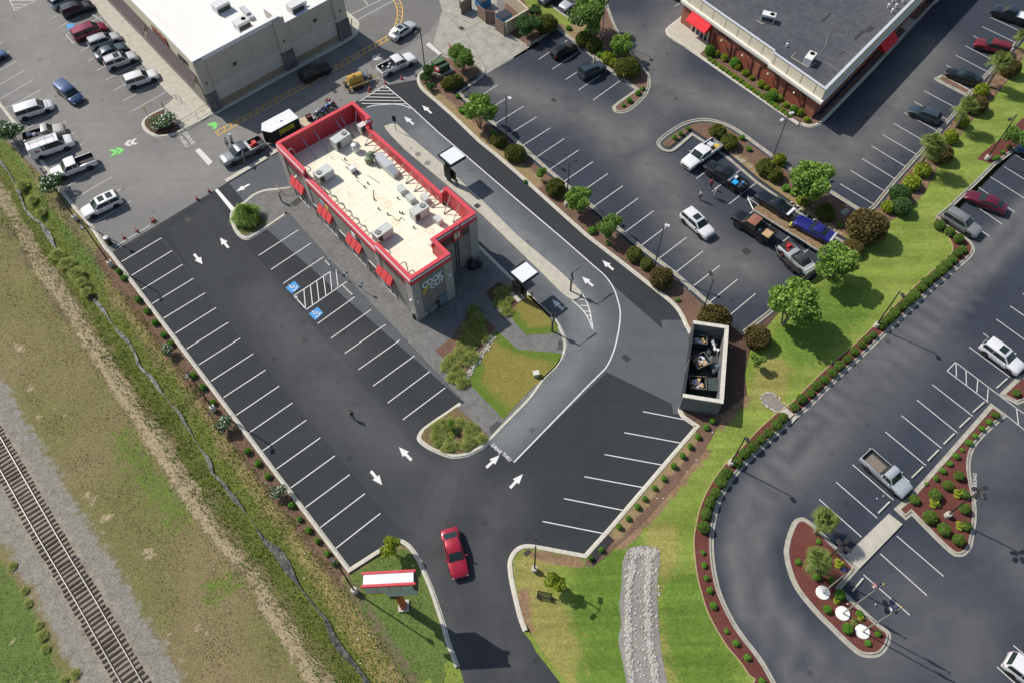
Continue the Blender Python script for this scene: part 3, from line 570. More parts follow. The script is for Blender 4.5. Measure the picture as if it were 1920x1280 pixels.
# ---------------------------------------------------------------- painted markings
mk = MB(); mw = MB(); my = MB(); mg = MB(); mblu = MB()
def S(L, wd=.10, mb=mk):
    for a, b in L: stripe(mb, a, b, wd)
S([((227.8, 491.1), (302.7, 446.6)), ((246.8, 516.9), (322.4, 470.5)), ((265.8, 543.2), (342.4, 496.3)), ((285.2, 569.6), (362.4, 522.6)), ((306.5, 597), (384.4, 549.6)), ((328.1, 625.5), (405.3, 577)), ((349.8, 654), (428.1, 604.6)), ((373, 683.5), (450.7, 633.8)), ((395.8, 714.1), (474.9, 662.9)), ((419, 744.7), (498.1, 693)), ((442.7, 778), (523.5, 723.2)), ((466.9, 810.8), (548.8, 754.6)), ((492.4, 844.5), (574.5, 786.9)), ((518.6, 878.3), (600.7, 820)), ((545, 914.1), (627.9, 853.8)), ((573, 950.4), (655.5, 889.2)), ((600.9, 988), (684.4, 924.5)), ((630, 1026.9), (713.3, 961.6)),
   ((559.7, 431.4), (485.1, 479.3)), ((583, 456.3), (508.1, 505.7)), ((606.8, 482.1), (531, 531.9)), ((665.2, 557), (595.6, 607)), ((695.8, 580.6), (620.5, 634.4)), ((722.8, 608.6), (646.2, 662.4)), ((749.8, 637.6), (672.2, 692.6)), ((777.3, 666.7), (699.6, 723.2)), ((806, 695.8), (727, 754.9)), ((834.9, 726.4), (755.1, 786.5)),
   ((1205.4, 771), (1281, 785.9)), ((1170.6, 810.5), (1274.4, 829.5)), ((1133.4, 851.3), (1239.6, 870.7)), ((1095.9, 893), (1204.3, 913)), ((1057.5, 934), (1166.8, 955.7)), ((1017.4, 976.8), (1129.2, 999))])
# access aisle
ac = [(619.7, 509.5), (551.2, 554.8), (574.5, 580.6), (650, 528.5)]
S([(ac[0], ac[1]), (ac[1], ac[2]), (ac[2], ac[3])], .11)
S([((557, 555), (556, 561)), ((569.8, 543), (573, 580)), ((582, 536), (586, 572)), ((594, 528), (598, 563)), ((606.5, 519.5), (611, 554)), ((619, 511), (622, 545)), ((630, 506), (633.6, 537))], .09)
for t_ in ([(535.7, 540), (552, 527), (562.4, 538.5), (548, 551)], [(579, 588.3), (595.4, 576), (606.3, 587), (591, 600.5)]):
    v = W(t_); mblu.quad(*[(*p, .022) for p in v])
    c = sum(v, Vector((0, 0)))/4; ux = (v[1]-v[0]).normalized(); uy = Vector((-ux.y, ux.x))
    def g(x, y): q = c+ux*x+uy*y; return (q.x, q.y, .026)
    # wheelchair figure
    for i in range(14):
        a_ = R(-150+i*20); b_ = R(-130+i*20); mk.quad(g(.40*math.cos(a_)-.08, .40*math.sin(a_)-.14), g(.40*math.cos(b_)-.08, .40*math.sin(b_)-.14), g(.31*math.cos(b_)-.08, .31*math.sin(b_)-.14), g(.31*math.cos(a_)-.08, .31*math.sin(a_)-.14))
    for (x0, y0, x1, y1, wd) in ((-.1, .45, -.1, -.02, .11), (-.1, .2, .18, .2, .09), (-.1, -.02, .25, -.02, .1), (.25, -.02, .38, -.36, .1), (.38, -.36, .5, -.33, .08)):
        d = Vector((x1-x0, y1-y0)).normalized(); nn = Vector((-d.y, d.x))*wd/2
        mk.quad(g(x0-nn.x, y0-nn.y), g(x1-nn.x, y1-nn.y), g(x1+nn.x, y1+nn.y), g(x0+nn.x, y0+nn.y))
    mk.add([g(-.1+.08*math.cos(k*.785), .55+.08*math.sin(k*.785)) for k in range(8)], [tuple(range(8))])
def pline(pts, wd, mb=mk):
    w_ = W(path(pts)); a = offset(w_, wd/2, False); b = offset(w_, -wd/2, False); n = len(w_)
    mb.add([(*p, .024) for p in b]+[(*p, .024) for p in a], [(i, i+1, n+i+1, n+i) for i in range(n-1)])
pline(LINE, .14)
pline([(722, 160.5, 1), (673.9, 190.4, 1)], .14)
pline([(688, 201.5), (705, 198), (735, 196), (755, 198), (770, 204)], .13)
S([((713.7, 165.5), (726.5, 165.5)), ((705, 171), (732.5, 171)), ((697, 176.5), (739, 177)), ((689, 182.5), (746, 183.5)), ((680, 188.8), (753, 189.5)), ((678, 194.6), (761, 195.5))], .12)
pline([(1087, 545), (1097.5, 561), (1106, 584.4), (1112.3, 620, 1)], .12); pline([(1071, 562.5), (1089, 578), (1101.8, 595), (1112, 620, 1)], .12)
S([((1081.5, 561.5), (1095.5, 562)), ((1088, 572.8), (1101.8, 573.8)), ((1095.5, 583.5), (1105, 584.4)), ((1100.5, 592), (1107, 592.4)), ((1104, 600), (1109, 600))], .1)
def arrow(tip, tail, mb=mk, L=None):
    a = a2(tip); b = a2(tail); d = (a-b); ln = d.length if L is None else L; d.normalize(); n = Vector((-d.y, d.x)); h = ln*.55
    q = a-d*h
    mb.add([(*a, .024), (*(q+n*.42), .024), (*(q-n*.42), .024)], [(0, 1, 2)])
    mb.quad((*(q+n*.15), .024), (*(q-n*.15), .024), (*(a-d*ln-n*.15), .024), (*(a-d*ln+n*.15), .024))
for t_, l_ in (((443, 359.7), (467.5, 346)), ((412.7, 446.2), (428.5, 465)), ((379.7, 495.8), (364, 477)), ((791.6, 198.3), (809, 213)), ((757.7, 219), (775.7, 234)), ((1129.2, 488.4), (1150, 506.5)), ((1091, 519), (1112, 537)), ((1035.3, 562), (1055.5, 581)), ((748, 837.5), (771.5, 862)), ((716.5, 908.5), (695.5, 882.5)), ((936.8, 852.3), (912, 876)), ((980.5, 888), (956.5, 914))): arrow(t_, l_)
v = W([(403, 357.6), (408, 354.5), (440, 391), (434, 396.5)]); mk.quad(*[(*p, .024) for p in v])
def text_mesh(s, size, extr=0., bold=.02, spacing=1.):
    cu = bpy.data.curves.new('lettering', 'FONT'); cu.body = s; cu.size = size; cu.align_x = 'CENTER'; cu.align_y = 'CENTER'; cu.extrude = extr; cu.offset = bold; cu.space_character = spacing
    o = bpy.data.objects.new('lettering', cu); dg = bpy.context.evaluated_depsgraph_get(); C.objects.link(o); dg.update()
    me = bpy.data.meshes.new_from_object(o.evaluated_get(dg)); bpy.data.objects.remove(o); return me
def ground_text(s, p0, p1, size, m, sy=1., name='lettering'):
    """lettering painted flat, reading from p0 to p1"""
    a = a2(p0); b = a2(p1); d = (b-a); me = text_mesh(s, size, 0, .008); me.materials.clear(); me.materials.append(m)
    xs = [v_.co.x for v_ in me.vertices]; k = d.length/(max(xs)-min(xs)); o = bpy.data.objects.new(name, me); link(o); c = (a+b)/2
    o.location = (c.x, c.y, .028); o.rotation_euler = (0, 0, math.atan2(d.y, d.x)); o.scale = (k, sy, 1); o['kind'] = 'structure'; return o
ground_text('DRIVE', (922.5, 833), (939, 849), .55, PAINT, 1.0, 'road_lettering'); ground_text('THRU', (943, 850), (957.5, 863), .55, PAINT, 1.0, 'road_lettering')
ground_text('DRIVE', (346, 249.5), (363, 271), .75, PAINTO, 1., 'road_lettering'); ground_text('THRU', (336, 257), (352, 276), .75, PAINTO, 1., 'road_lettering')
ground_text('NO PARKING', (1829, 938), (1828, 887), .5, PAINTO, 1., 'road_lettering')
# old lot
S([((96, 36), (160, 1)), ((110, 52), (176, 16)), ((137, 81), (205, 44)), ((150.6, 97), (217, 61)), ((166, 115), (233, 79)), ((181.6, 133), (248, 97)), ((198.3, 151), (263, 116)), ((214, 170), (280, 134)), ((231.5, 189.5), (296.4, 155)), ((248, 209), (312, 173)),
   ((-60, 115), (5, 80)), ((-50, 132), (19.4, 97)), ((-40, 156), (31.6, 115)), ((-28, 176), (46.8, 132)), ((-6, 190), (62.7, 150)), ((8, 206), (77.4, 169)), ((40, 248), (108.6, 207.8)), ((52, 271), (125, 228)), ((68, 292), (140.7, 248.5)), ((85, 312), (158, 268.6)), ((102, 333), (174, 290)), ((121.3, 352.7), (193, 310)), ((138, 374.5), (209.5, 332.3)), ((155, 397), (227.8, 354.4)), ((173, 420.5), (245.8, 377.2)), ((217.3, 462), (281.6, 423)),
   ((137, 81), (124, 66)), ((124, 66), (192, 31)), ((172, 27), (192, 40))], .1, mw)
S([((18, 0), (28, 21)), ((28, 21), (72, 0)), ((20, 2), (70, 2)), ((22, 9), (55, 9)), ((24, 15), (42, 15))], .12, mw)
S([((658, 28), (715, 0)), ((670, 38), (745, -2)), ((680, -3), (690, 10))], .12, mw)
v = W([(366, 283), (374, 278), (399, 304), (391, 311)]); mw.quad(*[(*p, .02) for p in v])
v = W([(798, 84), (805, 80), (831, 103), (826, 107)]); mw.quad(*[(*p, .024) for p in v])
def chev(px, ang, mb, s=1.):
    c = a2(px)
    for k in (0, .75):
        for sg in (1, -1):
            pts = [(k, 0), (k+.55, 0), (k-.05, sg*.62), (k-.6, sg*.62)]
            mb.add([(c.x+s*(x*math.cos(ang)-y*math.sin(ang)), c.y+s*(x*math.sin(ang)+y*math.cos(ang)), .021) for x, y in pts], [(0, 1, 2, 3)])
chev((250, 267), R(180+22), mw, .95); chev((711, 107), R(180+28), mw, .95)
chev((214, 286), R(22), mg, 1.05)
mg.add([(*p, .021) for p in W([(389, 233), (402, 229), (408, 232), (406, 242), (398, 243), (401, 238), (390, 236)])], [tuple(range(7))])
mb = my
for a_, b_ in (((404, 253), (575, 160)), ((404, 253), (575, 160)), ((560, 168), (729, 71))): pass
YL = [(405, 252, 1), (575, 158.5, 1), (728, 71), (742, 55), (748, 40), (750, 22), (746, 6), (738, -8, 1)]
w_ = W(path(YL)); a = offset(w_, .42, False); b = offset(w_, -.42, False)
for L_ in (a, b):
    p1 = offset(L_, .07, False); p2 = offset(L_, -.07, False); n = len(L_); my.add([(*p, .022) for p in p2]+[(*p, .022) for p in p1], [(i, i+1, n+i+1, n+i) for i in range(n-1)])
tot = 0; nxt = .3
for i in range(len(w_)-1):
    sg = w_[i+1]-w_[i]; L_ = sg.length; d = sg.normalized(); n = Vector((-d.y, d.x))
    while nxt < tot+L_:
        c = w_[i]+d*(nxt-tot); q0 = c-n*.38-d*.3; q1 = c+n*.38+d*.3; e = (q1-q0).normalized(); m_ = Vector((-e.y, e.x))*.06
        my.quad((*(q0-m_), .022), (*(q1-m_), .022), (*(q1+m_), .022), (*(q0+m_), .022)); nxt += 1.05
    tot += L_
v = W([(124, 47), (137, 44), (141, 52), (127, 56)]); mblu.quad(*[(*p, .0205) for p in v])
# north lot
S([((900, 181), (933, 160)), ((915, 206), (948, 186)), ((924.6, 235), (981.5, 200)), ((951, 254), (1006, 220)), ((977.3, 275.3), (1031.7, 240.5)), ((999.5, 299.6), (1058, 260.5)), ((1025.8, 321.7), (1084.9, 282)), ((1054.3, 342.8), (1111.7, 303.8)), ((1082, 366), (1139.7, 326)), ((1109, 390.7), (1167.4, 349.2)), ((1138, 414.5), (1196.5, 372)), ((1167.4, 438.8), (1225.4, 396)), ((1197, 464.8), (1255, 421)), ((1229.7, 489.5), (1287, 445.6)), ((1262.4, 514.8), (1318.3, 471)), ((1290.8, 543.7), (1350, 498)), ((1325.2, 570.7), (1382.6, 524.3)), ((1360.5, 597.5), (1416.4, 550.6)),
   ((1010.4, 111.8), (1064, 76)), ((1035.3, 130.4), (1088, 96)), ((1060.6, 149.8), (1114.5, 114)), ((1085, 169.4), (1138.7, 132.5)), ((1112, 188.4), (1165.3, 150)),
   ((1305.6, 335.4), (1360.5, 294.3)), ((1335, 359), (1390.4, 317.5)), ((1366.8, 383), (1421.2, 340.7)), ((1398, 407), (1452.2, 364)), ((1431, 432), (1485, 388.2)), ((1467, 454), (1520, 412)), ((1504, 477), (1558, 435)),
   ((1857.5, 33.3), (1908, 57)), ((1841.7, 50.6), (1905, 81)), ((1824.9, 67.5), (1885, 100)), ((1809.5, 86.5), (1872, 119)), ((1792, 104.4), (1858.6, 139)), ((1774, 123), (1840, 156)), ((1732.4, 171), (1790, 201.5)), ((1713.7, 191), (1777, 225.7)), ((1694.7, 211.4), (1760.5, 248)), ((1675, 231.6), (1741, 270)), ((1656, 253.8), (1723.6, 293.2)), ((1633.5, 273.8), (1703, 316)), ((1616.4, 298), (1679.3, 336.5)), ((1594.9, 320.3), (1660, 359.7)), ((1574.9, 345), (1642.4, 386)), ((1265, 13), (1290, -3))], .10, mw)
# east lot
S([((1902.5, 290), (1965, 328)), ((1879.7, 311), (1945, 352)), ((1857, 332.3), (1922, 373)), ((1835, 352), (1903, 398.7)), ((1810, 373.4), (1878.6, 420.5)), ((1787, 397), (1855.4, 443.7)),
   ((1917.7, 550.6), (1980, 596)), ((1893.8, 574), (1960, 620)), ((1868, 598.7), (1932, 645)), ((1843, 625), (1912, 675)), ((1817, 650.4), (1893.4, 706.8)), ((1791.5, 678.7), (1775.7, 695)), ((1775.7, 695), (1853.3, 754)), ((1791.5, 678.7), (1871, 739)), ((1792.5, 679.5), (1793, 705.7)), ((1811, 694), (1811.8, 721.5)), ((1833.3, 711), (1831.2, 735)), ((1852.7, 727.8), (1850.8, 751)),
   ((1747.8, 720.5), (1824.2, 780)), ((1719.4, 749.6), (1795.3, 811)), ((1690, 778.5), (1765.4, 839.7)), ((1660, 809), (1736, 872)), ((1629.7, 839.7), (1705.7, 903)), ((1598.7, 870.7), (1675, 936.7)), ((1567.5, 903), (1644.5, 970.5)), ((1535.4, 935), (1615, 1006)),
   ((1681.4, 1004.2), (1769, 1079.6)), ((1650.4, 1037.4), (1737.7, 1115.5)), ((1619, 1077), (1705.7, 1152.4)), ((1899.7, 1209), (1950, 1252)), ((1869, 1249.5), (1905, 1282)),
   ((1871, 739), (1906, 765)), ((1888, 779.5), (1925, 809)), ((1905.5, 765), (1909.5, 795)), ((1905.5, 765), (1935, 785))], .10, mw)
for mb_, nm, mt in ((mk, 'white_road_markings', PAINT), (mw, 'worn_road_markings', PAINTO), (my, 'yellow_road_markings', YEL), (mg, 'green_road_markings', GRN), (mblu, 'blue_road_markings', BLUE)):
    o = mb_.build(nm, mt); o['kind'] = 'structure'
ms = MB()
for a, b in (((245, 457), (403, 360)), ((303, 447), (745, 985)), ((330, 470), (330, 471)), ((830, 880), (760, 1020)), ((480, 485), (860, 862)), ((1152, 540), (1290, 624)), ((1137, 700), (1275, 764)), ((934, 330), (955, 312)), ((500, 300), (430, 343)), ((740, 960), (800, 905))):
    A_, B_ = a2(a), a2(b); n = max(2, int((B_-A_).length/.7)); pts = [A_.lerp(B_, i/n)+Vector((rnd.gauss(0, .03), rnd.gauss(0, .03))) for i in range(n+1)]
    p1_ = offset(pts, .022, False); p2_ = offset(pts, -.022, False); k = len(pts); ms.add([(*p, .0175) for p in p2_]+[(*p, .0175) for p in p1_], [(i, i+1, k+i+1, k+i) for i in range(k-1)])
o = ms.build('pavement_seams', mat('tar_seam', (.022, .022, .024), .6, nz=5)); o['kind'] = 'structure'
# storm drains
for p, wx, wy in (((353.4, 412.4), .8, .65), ((569.9, 635), .8, .65), ((842.3, 978), .9, .7), ((1173.8, 671), .9, .7), ((1399.5, 471.5), .9, .9), ((1038.5, 187.8), .8, .6), ((865.5, 53.8), .9, .7), ((895, 388), .7, .7), ((627, 171), .9, .6), ((451, 171), 0, 0)):
    if not wx: continue
    q = at(*p); t = thing('storm_drain', 'x', 'drain', (q.x, q.y, .03), UA, 'storm drain grates set into the paving')
    mb = MB(); mb.box(-wx/2, wx/2, -wy/2, wy/2, -.02, .0); mb.build('frame', mat('drain_frame', (.05, .05, .05), .8), t)
    mb = MB(); n = 4
    for i in range(n): mb.box(-wx/2+.06, wx/2-.06, -wy/2+.06+i*(wy-.12)/n, -wy/2+.06+i*(wy-.12)/n+(wy-.12)/n*.6, .0, .012)
    mb.build('grate', GRATE, t)
    if p[0] in (895,): t.location.z = .165
    t['label'] = {353.4: 'dark storm drain grate near the traffic cones at the lot seam', 569.9: 'dark storm drain grate below the blue accessible parking symbols', 842.3: 'dark storm drain grate just behind the red sedan', 1173.8: 'dark storm drain grate on the grey lane left of the dumpster enclosure',
                  1399.5: 'square dark storm drain grate beside the black lifted pickup', 1038.5: 'dark storm drain grate between the two black parked cars and the left stalls', 865.5: 'dark storm drain grate in the pale concrete apron', 895: 'square dark drain grate in the concrete median beside the restaurant', 627: 'pale drain cover on the grey road behind the yellow tank trailer'}[p[0]]
for i, p in enumerate(((784, 291), (801.5, 307.5), (771.5, 280))):
    q = at(*p); r_ = (.42, .42, .16)[i]; mb = MB(); mb.lathe([(r_, 0), (r_, .012), (r_*.8, .016)], 20); o = mb.build('manhole_cover', mat('cover_grey', (.22, .21, .2), .8), None)
    o.location = (q.x, q.y, .152); tag(o, ('round grey manhole cover farther up the concrete median', 'round grey manhole cover closer to the white menu canopy', 'small round cap in the concrete median beside the restaurant')[i], 'manhole', 'round covers in the drive-through median')
# railway
def rail_mesh(L, name, label):
    w_ = W(L); pr = [(-.07, .16), (-.07, .175), (-.012, .19), (-.012, .28), (-.037, .29), (-.037, .32), (.037, .32), (.037, .29), (.012, .28), (.012, .19), (.07, .175), (.07, .16)]
    mb = MB(); d = []
    for i in range(len(w_)-1):
        for j in range(6): d.append(w_[i].lerp(w_[i+1], j/6))
    d.append(w_[-1]); ribbon(mb, d, pr); m = [mat('rusty_rail', (.10, .06, .04), .8, nz=3, amt=.3), mat('polished_rail_head', (.40, .385, .36), .5, .2, nz=2, amt=.05)]
    o = mb.build(name, m); 
    for p in o.data.polygons:
        if p.center.z > .315: p.material_index = 1
    return tag(o, label, 'rail', 'rails of the railway track')
rail_mesh(RAIL1, 'rail', 'steel rail nearer the grass field'); rail_mesh(RAIL2, 'rail', 'steel rail nearer the bottom left corner')
w_ = W(RC); tot = 0; nxt = .2; rnd = random.Random(11); tie = None; ti = 0
tm = [mat('dark_tie_wood', (.052, .038, .030), .95, nz=4, amt=.3, bump=.4), mat('weathered_tie_wood', (.15, .115, .09), .95, nz=4, amt=.3, bump=.4)]
for i in range(len(w_)-1):
    sg = w_[i+1]-w_[i]; L_ = sg.length; d = sg.normalized()
    while nxt < tot+L_:
        c = w_[i]+d*(nxt-tot); x_, y_ = pj((c.x, c.y, 0))
        if -30 < x_ < 320 and 770 < y_ < 1310:
            if tie is None:
                mb = MB(); mb.box(-1.3, 1.3, -.12, .12, 0, .2); tie = mb.build('railway_sleeper', tm[0], bevel=.015); o = tie
            else: o = tie.copy(); C.objects.link(o)
            o.location = (c.x, c.y, rnd.uniform(-.03, .0)); o.rotation_euler = (rnd.uniform(-.02, .02), 0, math.atan2(d.y, d.x)+math.pi/2+rnd.uniform(-.03, .03)); s_ = rnd.uniform(.92, 1.05); o.scale = (s_, rnd.uniform(.85, 1.1), 1)
            tag(o, 'dark weathered wooden sleeper across the railway track', 'sleeper', 'wooden sleepers of the railway track'); ti += 1
        nxt += .52+rnd.uniform(-.05, .06)
    tot += L_
# ================================================================ BUILDINGS
def ray_plane(px, p0, n):
    d = _F*FPX+_R2*(px[0]-960)+_U2*(640-px[1]); t = (Vector(p0)-CAM).dot(n)/d.dot(n); return CAM+d*t
class Frame:
    def __init__(s, org, ang): s.o = Vector((org[0], org[1], 0)); s.a = ang; s.u = Vector((math.cos(ang), math.sin(ang), 0)); s.v = Vector((-math.sin(ang), math.cos(ang), 0))
    def loc(s, px, z=0.):
        d = at(px[0], px[1], z)-s.o; return d.dot(s.u), d.dot(s.v)
    def onu(s, px, u0):
        q = ray_plane(px, s.o+s.u*u0, s.u)-s.o; return q.dot(s.v), q.z
    def onv(s, px, v0):
        q = ray_plane(px, s.o+s.v*v0, s.v)-s.o; return q.dot(s.u), q.z
RED = mat('red_metal', (.62, .055, .075), .45, nz=1.5, amt=.06)
REDP = mat('red_metal_panel', (.50, .04, .06), .5, nz=2, amt=.08)
WHT = mat('white_metal', (.78, .77, .80), .45, nz=2, amt=.05)
STONE = brickmat('grey_split_stone', (.26, .24, .215), (.18, .168, .155), (.34, .32, .29), 1., 0, .5, .2, True, .03)
STUC = mat('grey_stucco', (.36, .345, .32), .9, nz=2, amt=.08, bump=.1)
CREAMR = layered('cream_roof_membrane', ((.85, .82, .67), (.79, .755, .60)), [], 3, .06, 1, .05, 3, (.3, .22))
WROOF = layered('white_roof_membrane', ((.80, .79, .75), (.76, .75, .71)), [], 2, .05, 1, .05, 3, (.15, .16))
GLASS = mat('dark_glass', (.02, .028, .03), .08, nz=.5, amt=.3)
GALV = mat('galvanised_steel', (.50, .52, .53), .45, .5, nz=2, amt=.08)
UNITM = mat('hvac_grey', (.52, .55, .52), .55, nz=1.5, amt=.07)
UNITD = mat('hvac_dark_grille', (.06, .06, .06), .8, nz=14, amt=.4)
BLK = mat('black_metal', (.015, .015, .017), .45, nz=3, amt=.3)
TUBE = mat('olive_grey_tube', (.42, .40, .34), .6, nz=3)
F1 = Frame((-10.79, 50.95), UA)
B = thing('restaurant_building', 'small stone-clad restaurant with red parapets, red window awnings and a cream flat roof', 'building', F1.o, UA)
mb = MB(); RZ = 5.5
mb.box(-27.1, -2.7, 0, 10.7, 0, RZ-.02); mb.box(-2.71, 0, 0, 5.35, 0, RZ-.02); mb.box(-27.09, -23.3, 10.69, 11.2, 0, RZ-.03); mb.box(-8, -2.71, 10.69, 11.2, 0, RZ-.03)
SEG = [('W', -6.5, 0, 0, .3, 8.), ('W', -21, -6.5, 0, .3, 7.2), ('W', -27.1, -21, 0, .3, 8.2), ('S', -.3, 0, .3, 5.05, 8.), ('E', -2.7, 0, 5.05, 5.35, 8.), ('S', -3.0, -2.7, 5.05, 10.9, 8.),
       ('E', -8, -2.7, 10.9, 11.2, 8.), ('E', -23.3, -8, 10.4, 10.7, 7.), ('E', -27.1, -23.3, 10.9, 11.2, 8.2), ('N', -27.1, -26.8, .3, 10.9, 8.2), ('S', -23.6, -23.3, 10.7, 10.9, 8.2), ('N', -8., -7.7, 10.7, 10.9, 8.)]
red = MB(); wh = MB(); inner = MB()
for k, (d, x0, x1, y0, y1, tp) in enumerate(SEG):
    e = .002*k
    mb.box(x0+e, x1-e, y0+e, y1-e, RZ-.02, tp-.9)
    red.box(x0-.06-e, x1+.06+e, y0-.06-e, y1+.06+e, tp-.16-e, tp+e)
    ox = {'W': (0, -1), 'E': (0, 1), 'S': (1, 0), 'N': (-1, 0)}[d]
    inner.box(x0-(.03 if ox[0] > 0 else 0)+e, x1+(.03 if ox[0] < 0 else 0)-e, y0-(.03 if ox[1] > 0 else 0)+e, y1+(.03 if ox[1] < 0 else 0)-e, RZ+.0, tp-.15)
    def face(m_, out, za, zb):
        if d == 'W': m_.box(x0+e, x1-e, y0-out, y0+.01, za, zb)
        if d == 'E': m_.box(x0+e, x1-e, y1-.01, y1+out, za, zb)
        if d == 'S': m_.box(x1-.01, x1+out, y0-.3, y1+.3 if y1 > 9 or x1 > -1 else y1, za, zb)
        if d == 'N': m_.box(x0-out, x0+.01, y0-.3, y1+.3, za, zb)
    face(wh, .11, tp-.5, tp-.2); face(red, .17, tp-.98, tp-.52)
mb.build('wall', STONE, B); inner.build('parapet', REDP, B); red.build('coping', RED, B); wh.build('metal_band', WHT, B)
mb = MB(); mb.box(-26.8, -3., .3, 10.45, RZ-.05, RZ); mb.box(-3.0, -.3, .3, 5.05, RZ-.06, RZ-.001); mb.box(-26.8, -23.6, 10.44, 10.9, RZ-.06, RZ-.002); mb.box(-7.7, -3, 10.44, 10.9, RZ-.06, RZ-.003); mb.build('roof', CREAMR, B)
for (x0, x1, y0, y1) in ((-.02, .1, -.1, .95), (-.02, .1, 4.3, 5.45), (-1.1, -.02, -.1, 0), (-1.1, -.02, 5.35, 5.45), (-2.72, -2.6, 10.1, 11.3), (-3.8, -2.72, 11.2, 11.3), (-27.2, -26., -.1, 0), (-27.2, -26., 11.2, 11.3), (-22, -21, -.08, 0), (-7.2, -6.2, -.08, 0)): MB().box(x0, x1, y0, y1, 0, 6.95).build('pilaster', STUC, B)
for k, u0 in enumerate((-25.4, -19.2, -13.0, -6.85)):
    w_ = 2.85; mb = MB(); y0 = -.62; n3 = 3
    mb.add([(u0, -.02, 4.25), (u0+w_, -.02, 4.25), (u0+w_, y0, 3.2), (u0, y0, 3.2), (u0, -.02, 3.1), (u0+w_, -.02, 3.1), (u0+w_, y0, 3.1), (u0, y0, 3.1)], [(0, 3, 2, 1), (3, 7, 6, 2), (0, 4, 7, 3), (1, 2, 6, 5), (4, 5, 6, 7)])
    a = mb.build('awning', mat('red_awning', (.68, .07, .075), .6, nz=2, amt=.06), B)
    mb = MB()
    for i in range(1, n3):
        x = u0+w_*i/n3; mb.tube((x, -.03, 4.265), (x, y0-.01, 3.21), .022, 5)
    for f_ in (.33, .66): mb.tube((u0, -.02+(y0+.02)*f_, 4.27-1.05*f_), (u0+w_, -.02+(y0+.02)*f_, 4.27-1.05*f_), .014, 4)
    mb.build('awning_seam', mat('dark_red_seam', (.33, .02, .03), .6), a)
    wn = MB().box(u0+.1, u0+w_-.1, -.05, .02, .5, 3.05).build('window', GLASS, B)
    mb = MB()
    for i in range(4): x = u0+.07+(w_-.14)*i/3; mb.box(x-.04, x+.04, -.08, -.04, .45, 3.08)
    mb.box(u0, u0+w_, -.085, -.035, .38, .46); mb.build('window_frame', mat('white_frame', (.7, .7, .68), .5), wn)
for (u0, ww) in ((-22.1, 1.9), (-16., 2.0), (-9.6, 2.0)):
    d_ = MB().box(u0, u0+ww, -.05, .02, .05, 2.4).build('door', GLASS, B); mb = MB(); mb.box(u0-.08, u0, -.08, .0, .0, 2.5); mb.box(u0+ww, u0+ww+.08, -.08, 0, 0, 2.5); mb.box(u0+ww/2-.03, u0+ww/2+.03, -.07, -.04, 0, 2.4); mb.box(u0-.08, u0+ww+.08, -.08, 0, 2.5, 2.6); mb.build('door_frame', mat('white_frame', (.7, .7, .68), .5), d_)
for (u0, c) in ((-18.6, (.25, .42, .55)), (-17.6, (.75, .45, .1)), (-12.0, (.85, .85, .85)), (-11.2, (.05, .05, .06))):
    MB().box(u0, u0+.8, -.06, .01, 4.5, 5.3).build('wall_poster', mat('poster_%d' % int(c[0]*100), c, .6, nz=6, amt=.4), B)
# south face
MB().box(.0, .04, .95, 4.3, .9, 6.95).build('brick_panel', brickmat('tan_grey_brick', (.23, .215, .195), (.165, .155, .145), (.26, .245, .22), 1., 0, .3, .1, True, .012), B)
for (y0, y1, z0, z1, c) in ((3.05, 4.15, .5, 2.1, (.16, .20, .22)), (1.5, 2.6, .5, 1.3, (.22, .24, .25)), (2.65, 3., .5, 1.6, (.05, .05, .05)), (1.0, 1.2, .5, .9, (.45, .46, .46))):
    MB().box(.02, .32, y0, y1, z0, z1).build('utility_box', mat('utility_%d' % int(c[0]*100), c, .6), B)
def wall_text(s, px0, px1, px2, m, name):
    """lettering on the south wall plane; px0-px1 baseline ends, px2 top of first letter"""
    v0, z0 = F1.onu(px0, .08); v1, z1 = F1.onu(px1, .08); v2, z2 = F1.onu(px2, .08)
    me = text_mesh(s, 1., .04, .035, .95); me.materials.clear(); me.materials.append(m); xs = [q.co.x for q in me.vertices]; ys = [q.co.y for q in me.vertices]
    kx = (v1-v0)/(max(xs)-min(xs)); ky = max(.4, z2-(z0+z1)/2)/(max(ys)-min(ys))
    for q in me.vertices:
        x, y, z = (q.co.x-min(xs))*kx+v0, (q.co.y-min(ys))*ky+(z0+z1)/2, q.co.z; q.co = (.12+z, x, y)
    me.update(); o = bpy.data.objects.new(name, me); link(o, B); return o, (v0, v1, z0, z1, z2)
LM = mat('pale_blue_letter', (.62, .70, .76), .5, nz=3, amt=.04); LY = mat('yellow_letter', (.55, .42, .05), .5)
MB().box(.05, .10, 1.05, 4.2, 4.0, 5.05).build
# the painted board carries letters stepped along the wall; sizes taken from the photograph
def letters(s, v0, v1, z0, z1, m):
    me = text_mesh(s, 1., .04, .05, .92); me.materials.clear(); me.materials.append(m); xs = [q.co.x for q in me.vertices]; ys = [q.co.y for q in me.vertices]
    for q in me.vertices:
        q.co = (.13+q.co.z, v0+(q.co.x-min(xs))/(max(xs)-min(xs))*(v1-v0), z0+(q.co.y-min(ys))/(max(ys)-min(ys))*(z1-z0))
    me.update(); o = bpy.data.objects.new('lettering', me); link(o, B); o['label'] = 'pale letters on the end wall' if m is LM else 'yellow mark on the end wall'; return o
va, za = F1.onu((793, 541), .1); vb, zb = F1.onu((830, 517), .1); vc, zc = F1.onu((791, 531), .1); vd, zd = F1.onu((828, 508), .1)
print('letters', va, za, vb, zb, vc, zc, vd, zd)
L0, L1 = 1.2, 4.1
letters('COOK', L0, L1, 5.2, 6.3, LM); letters('OUT', L0+1.0, L1+.02, 4.35, 5.1, LM)
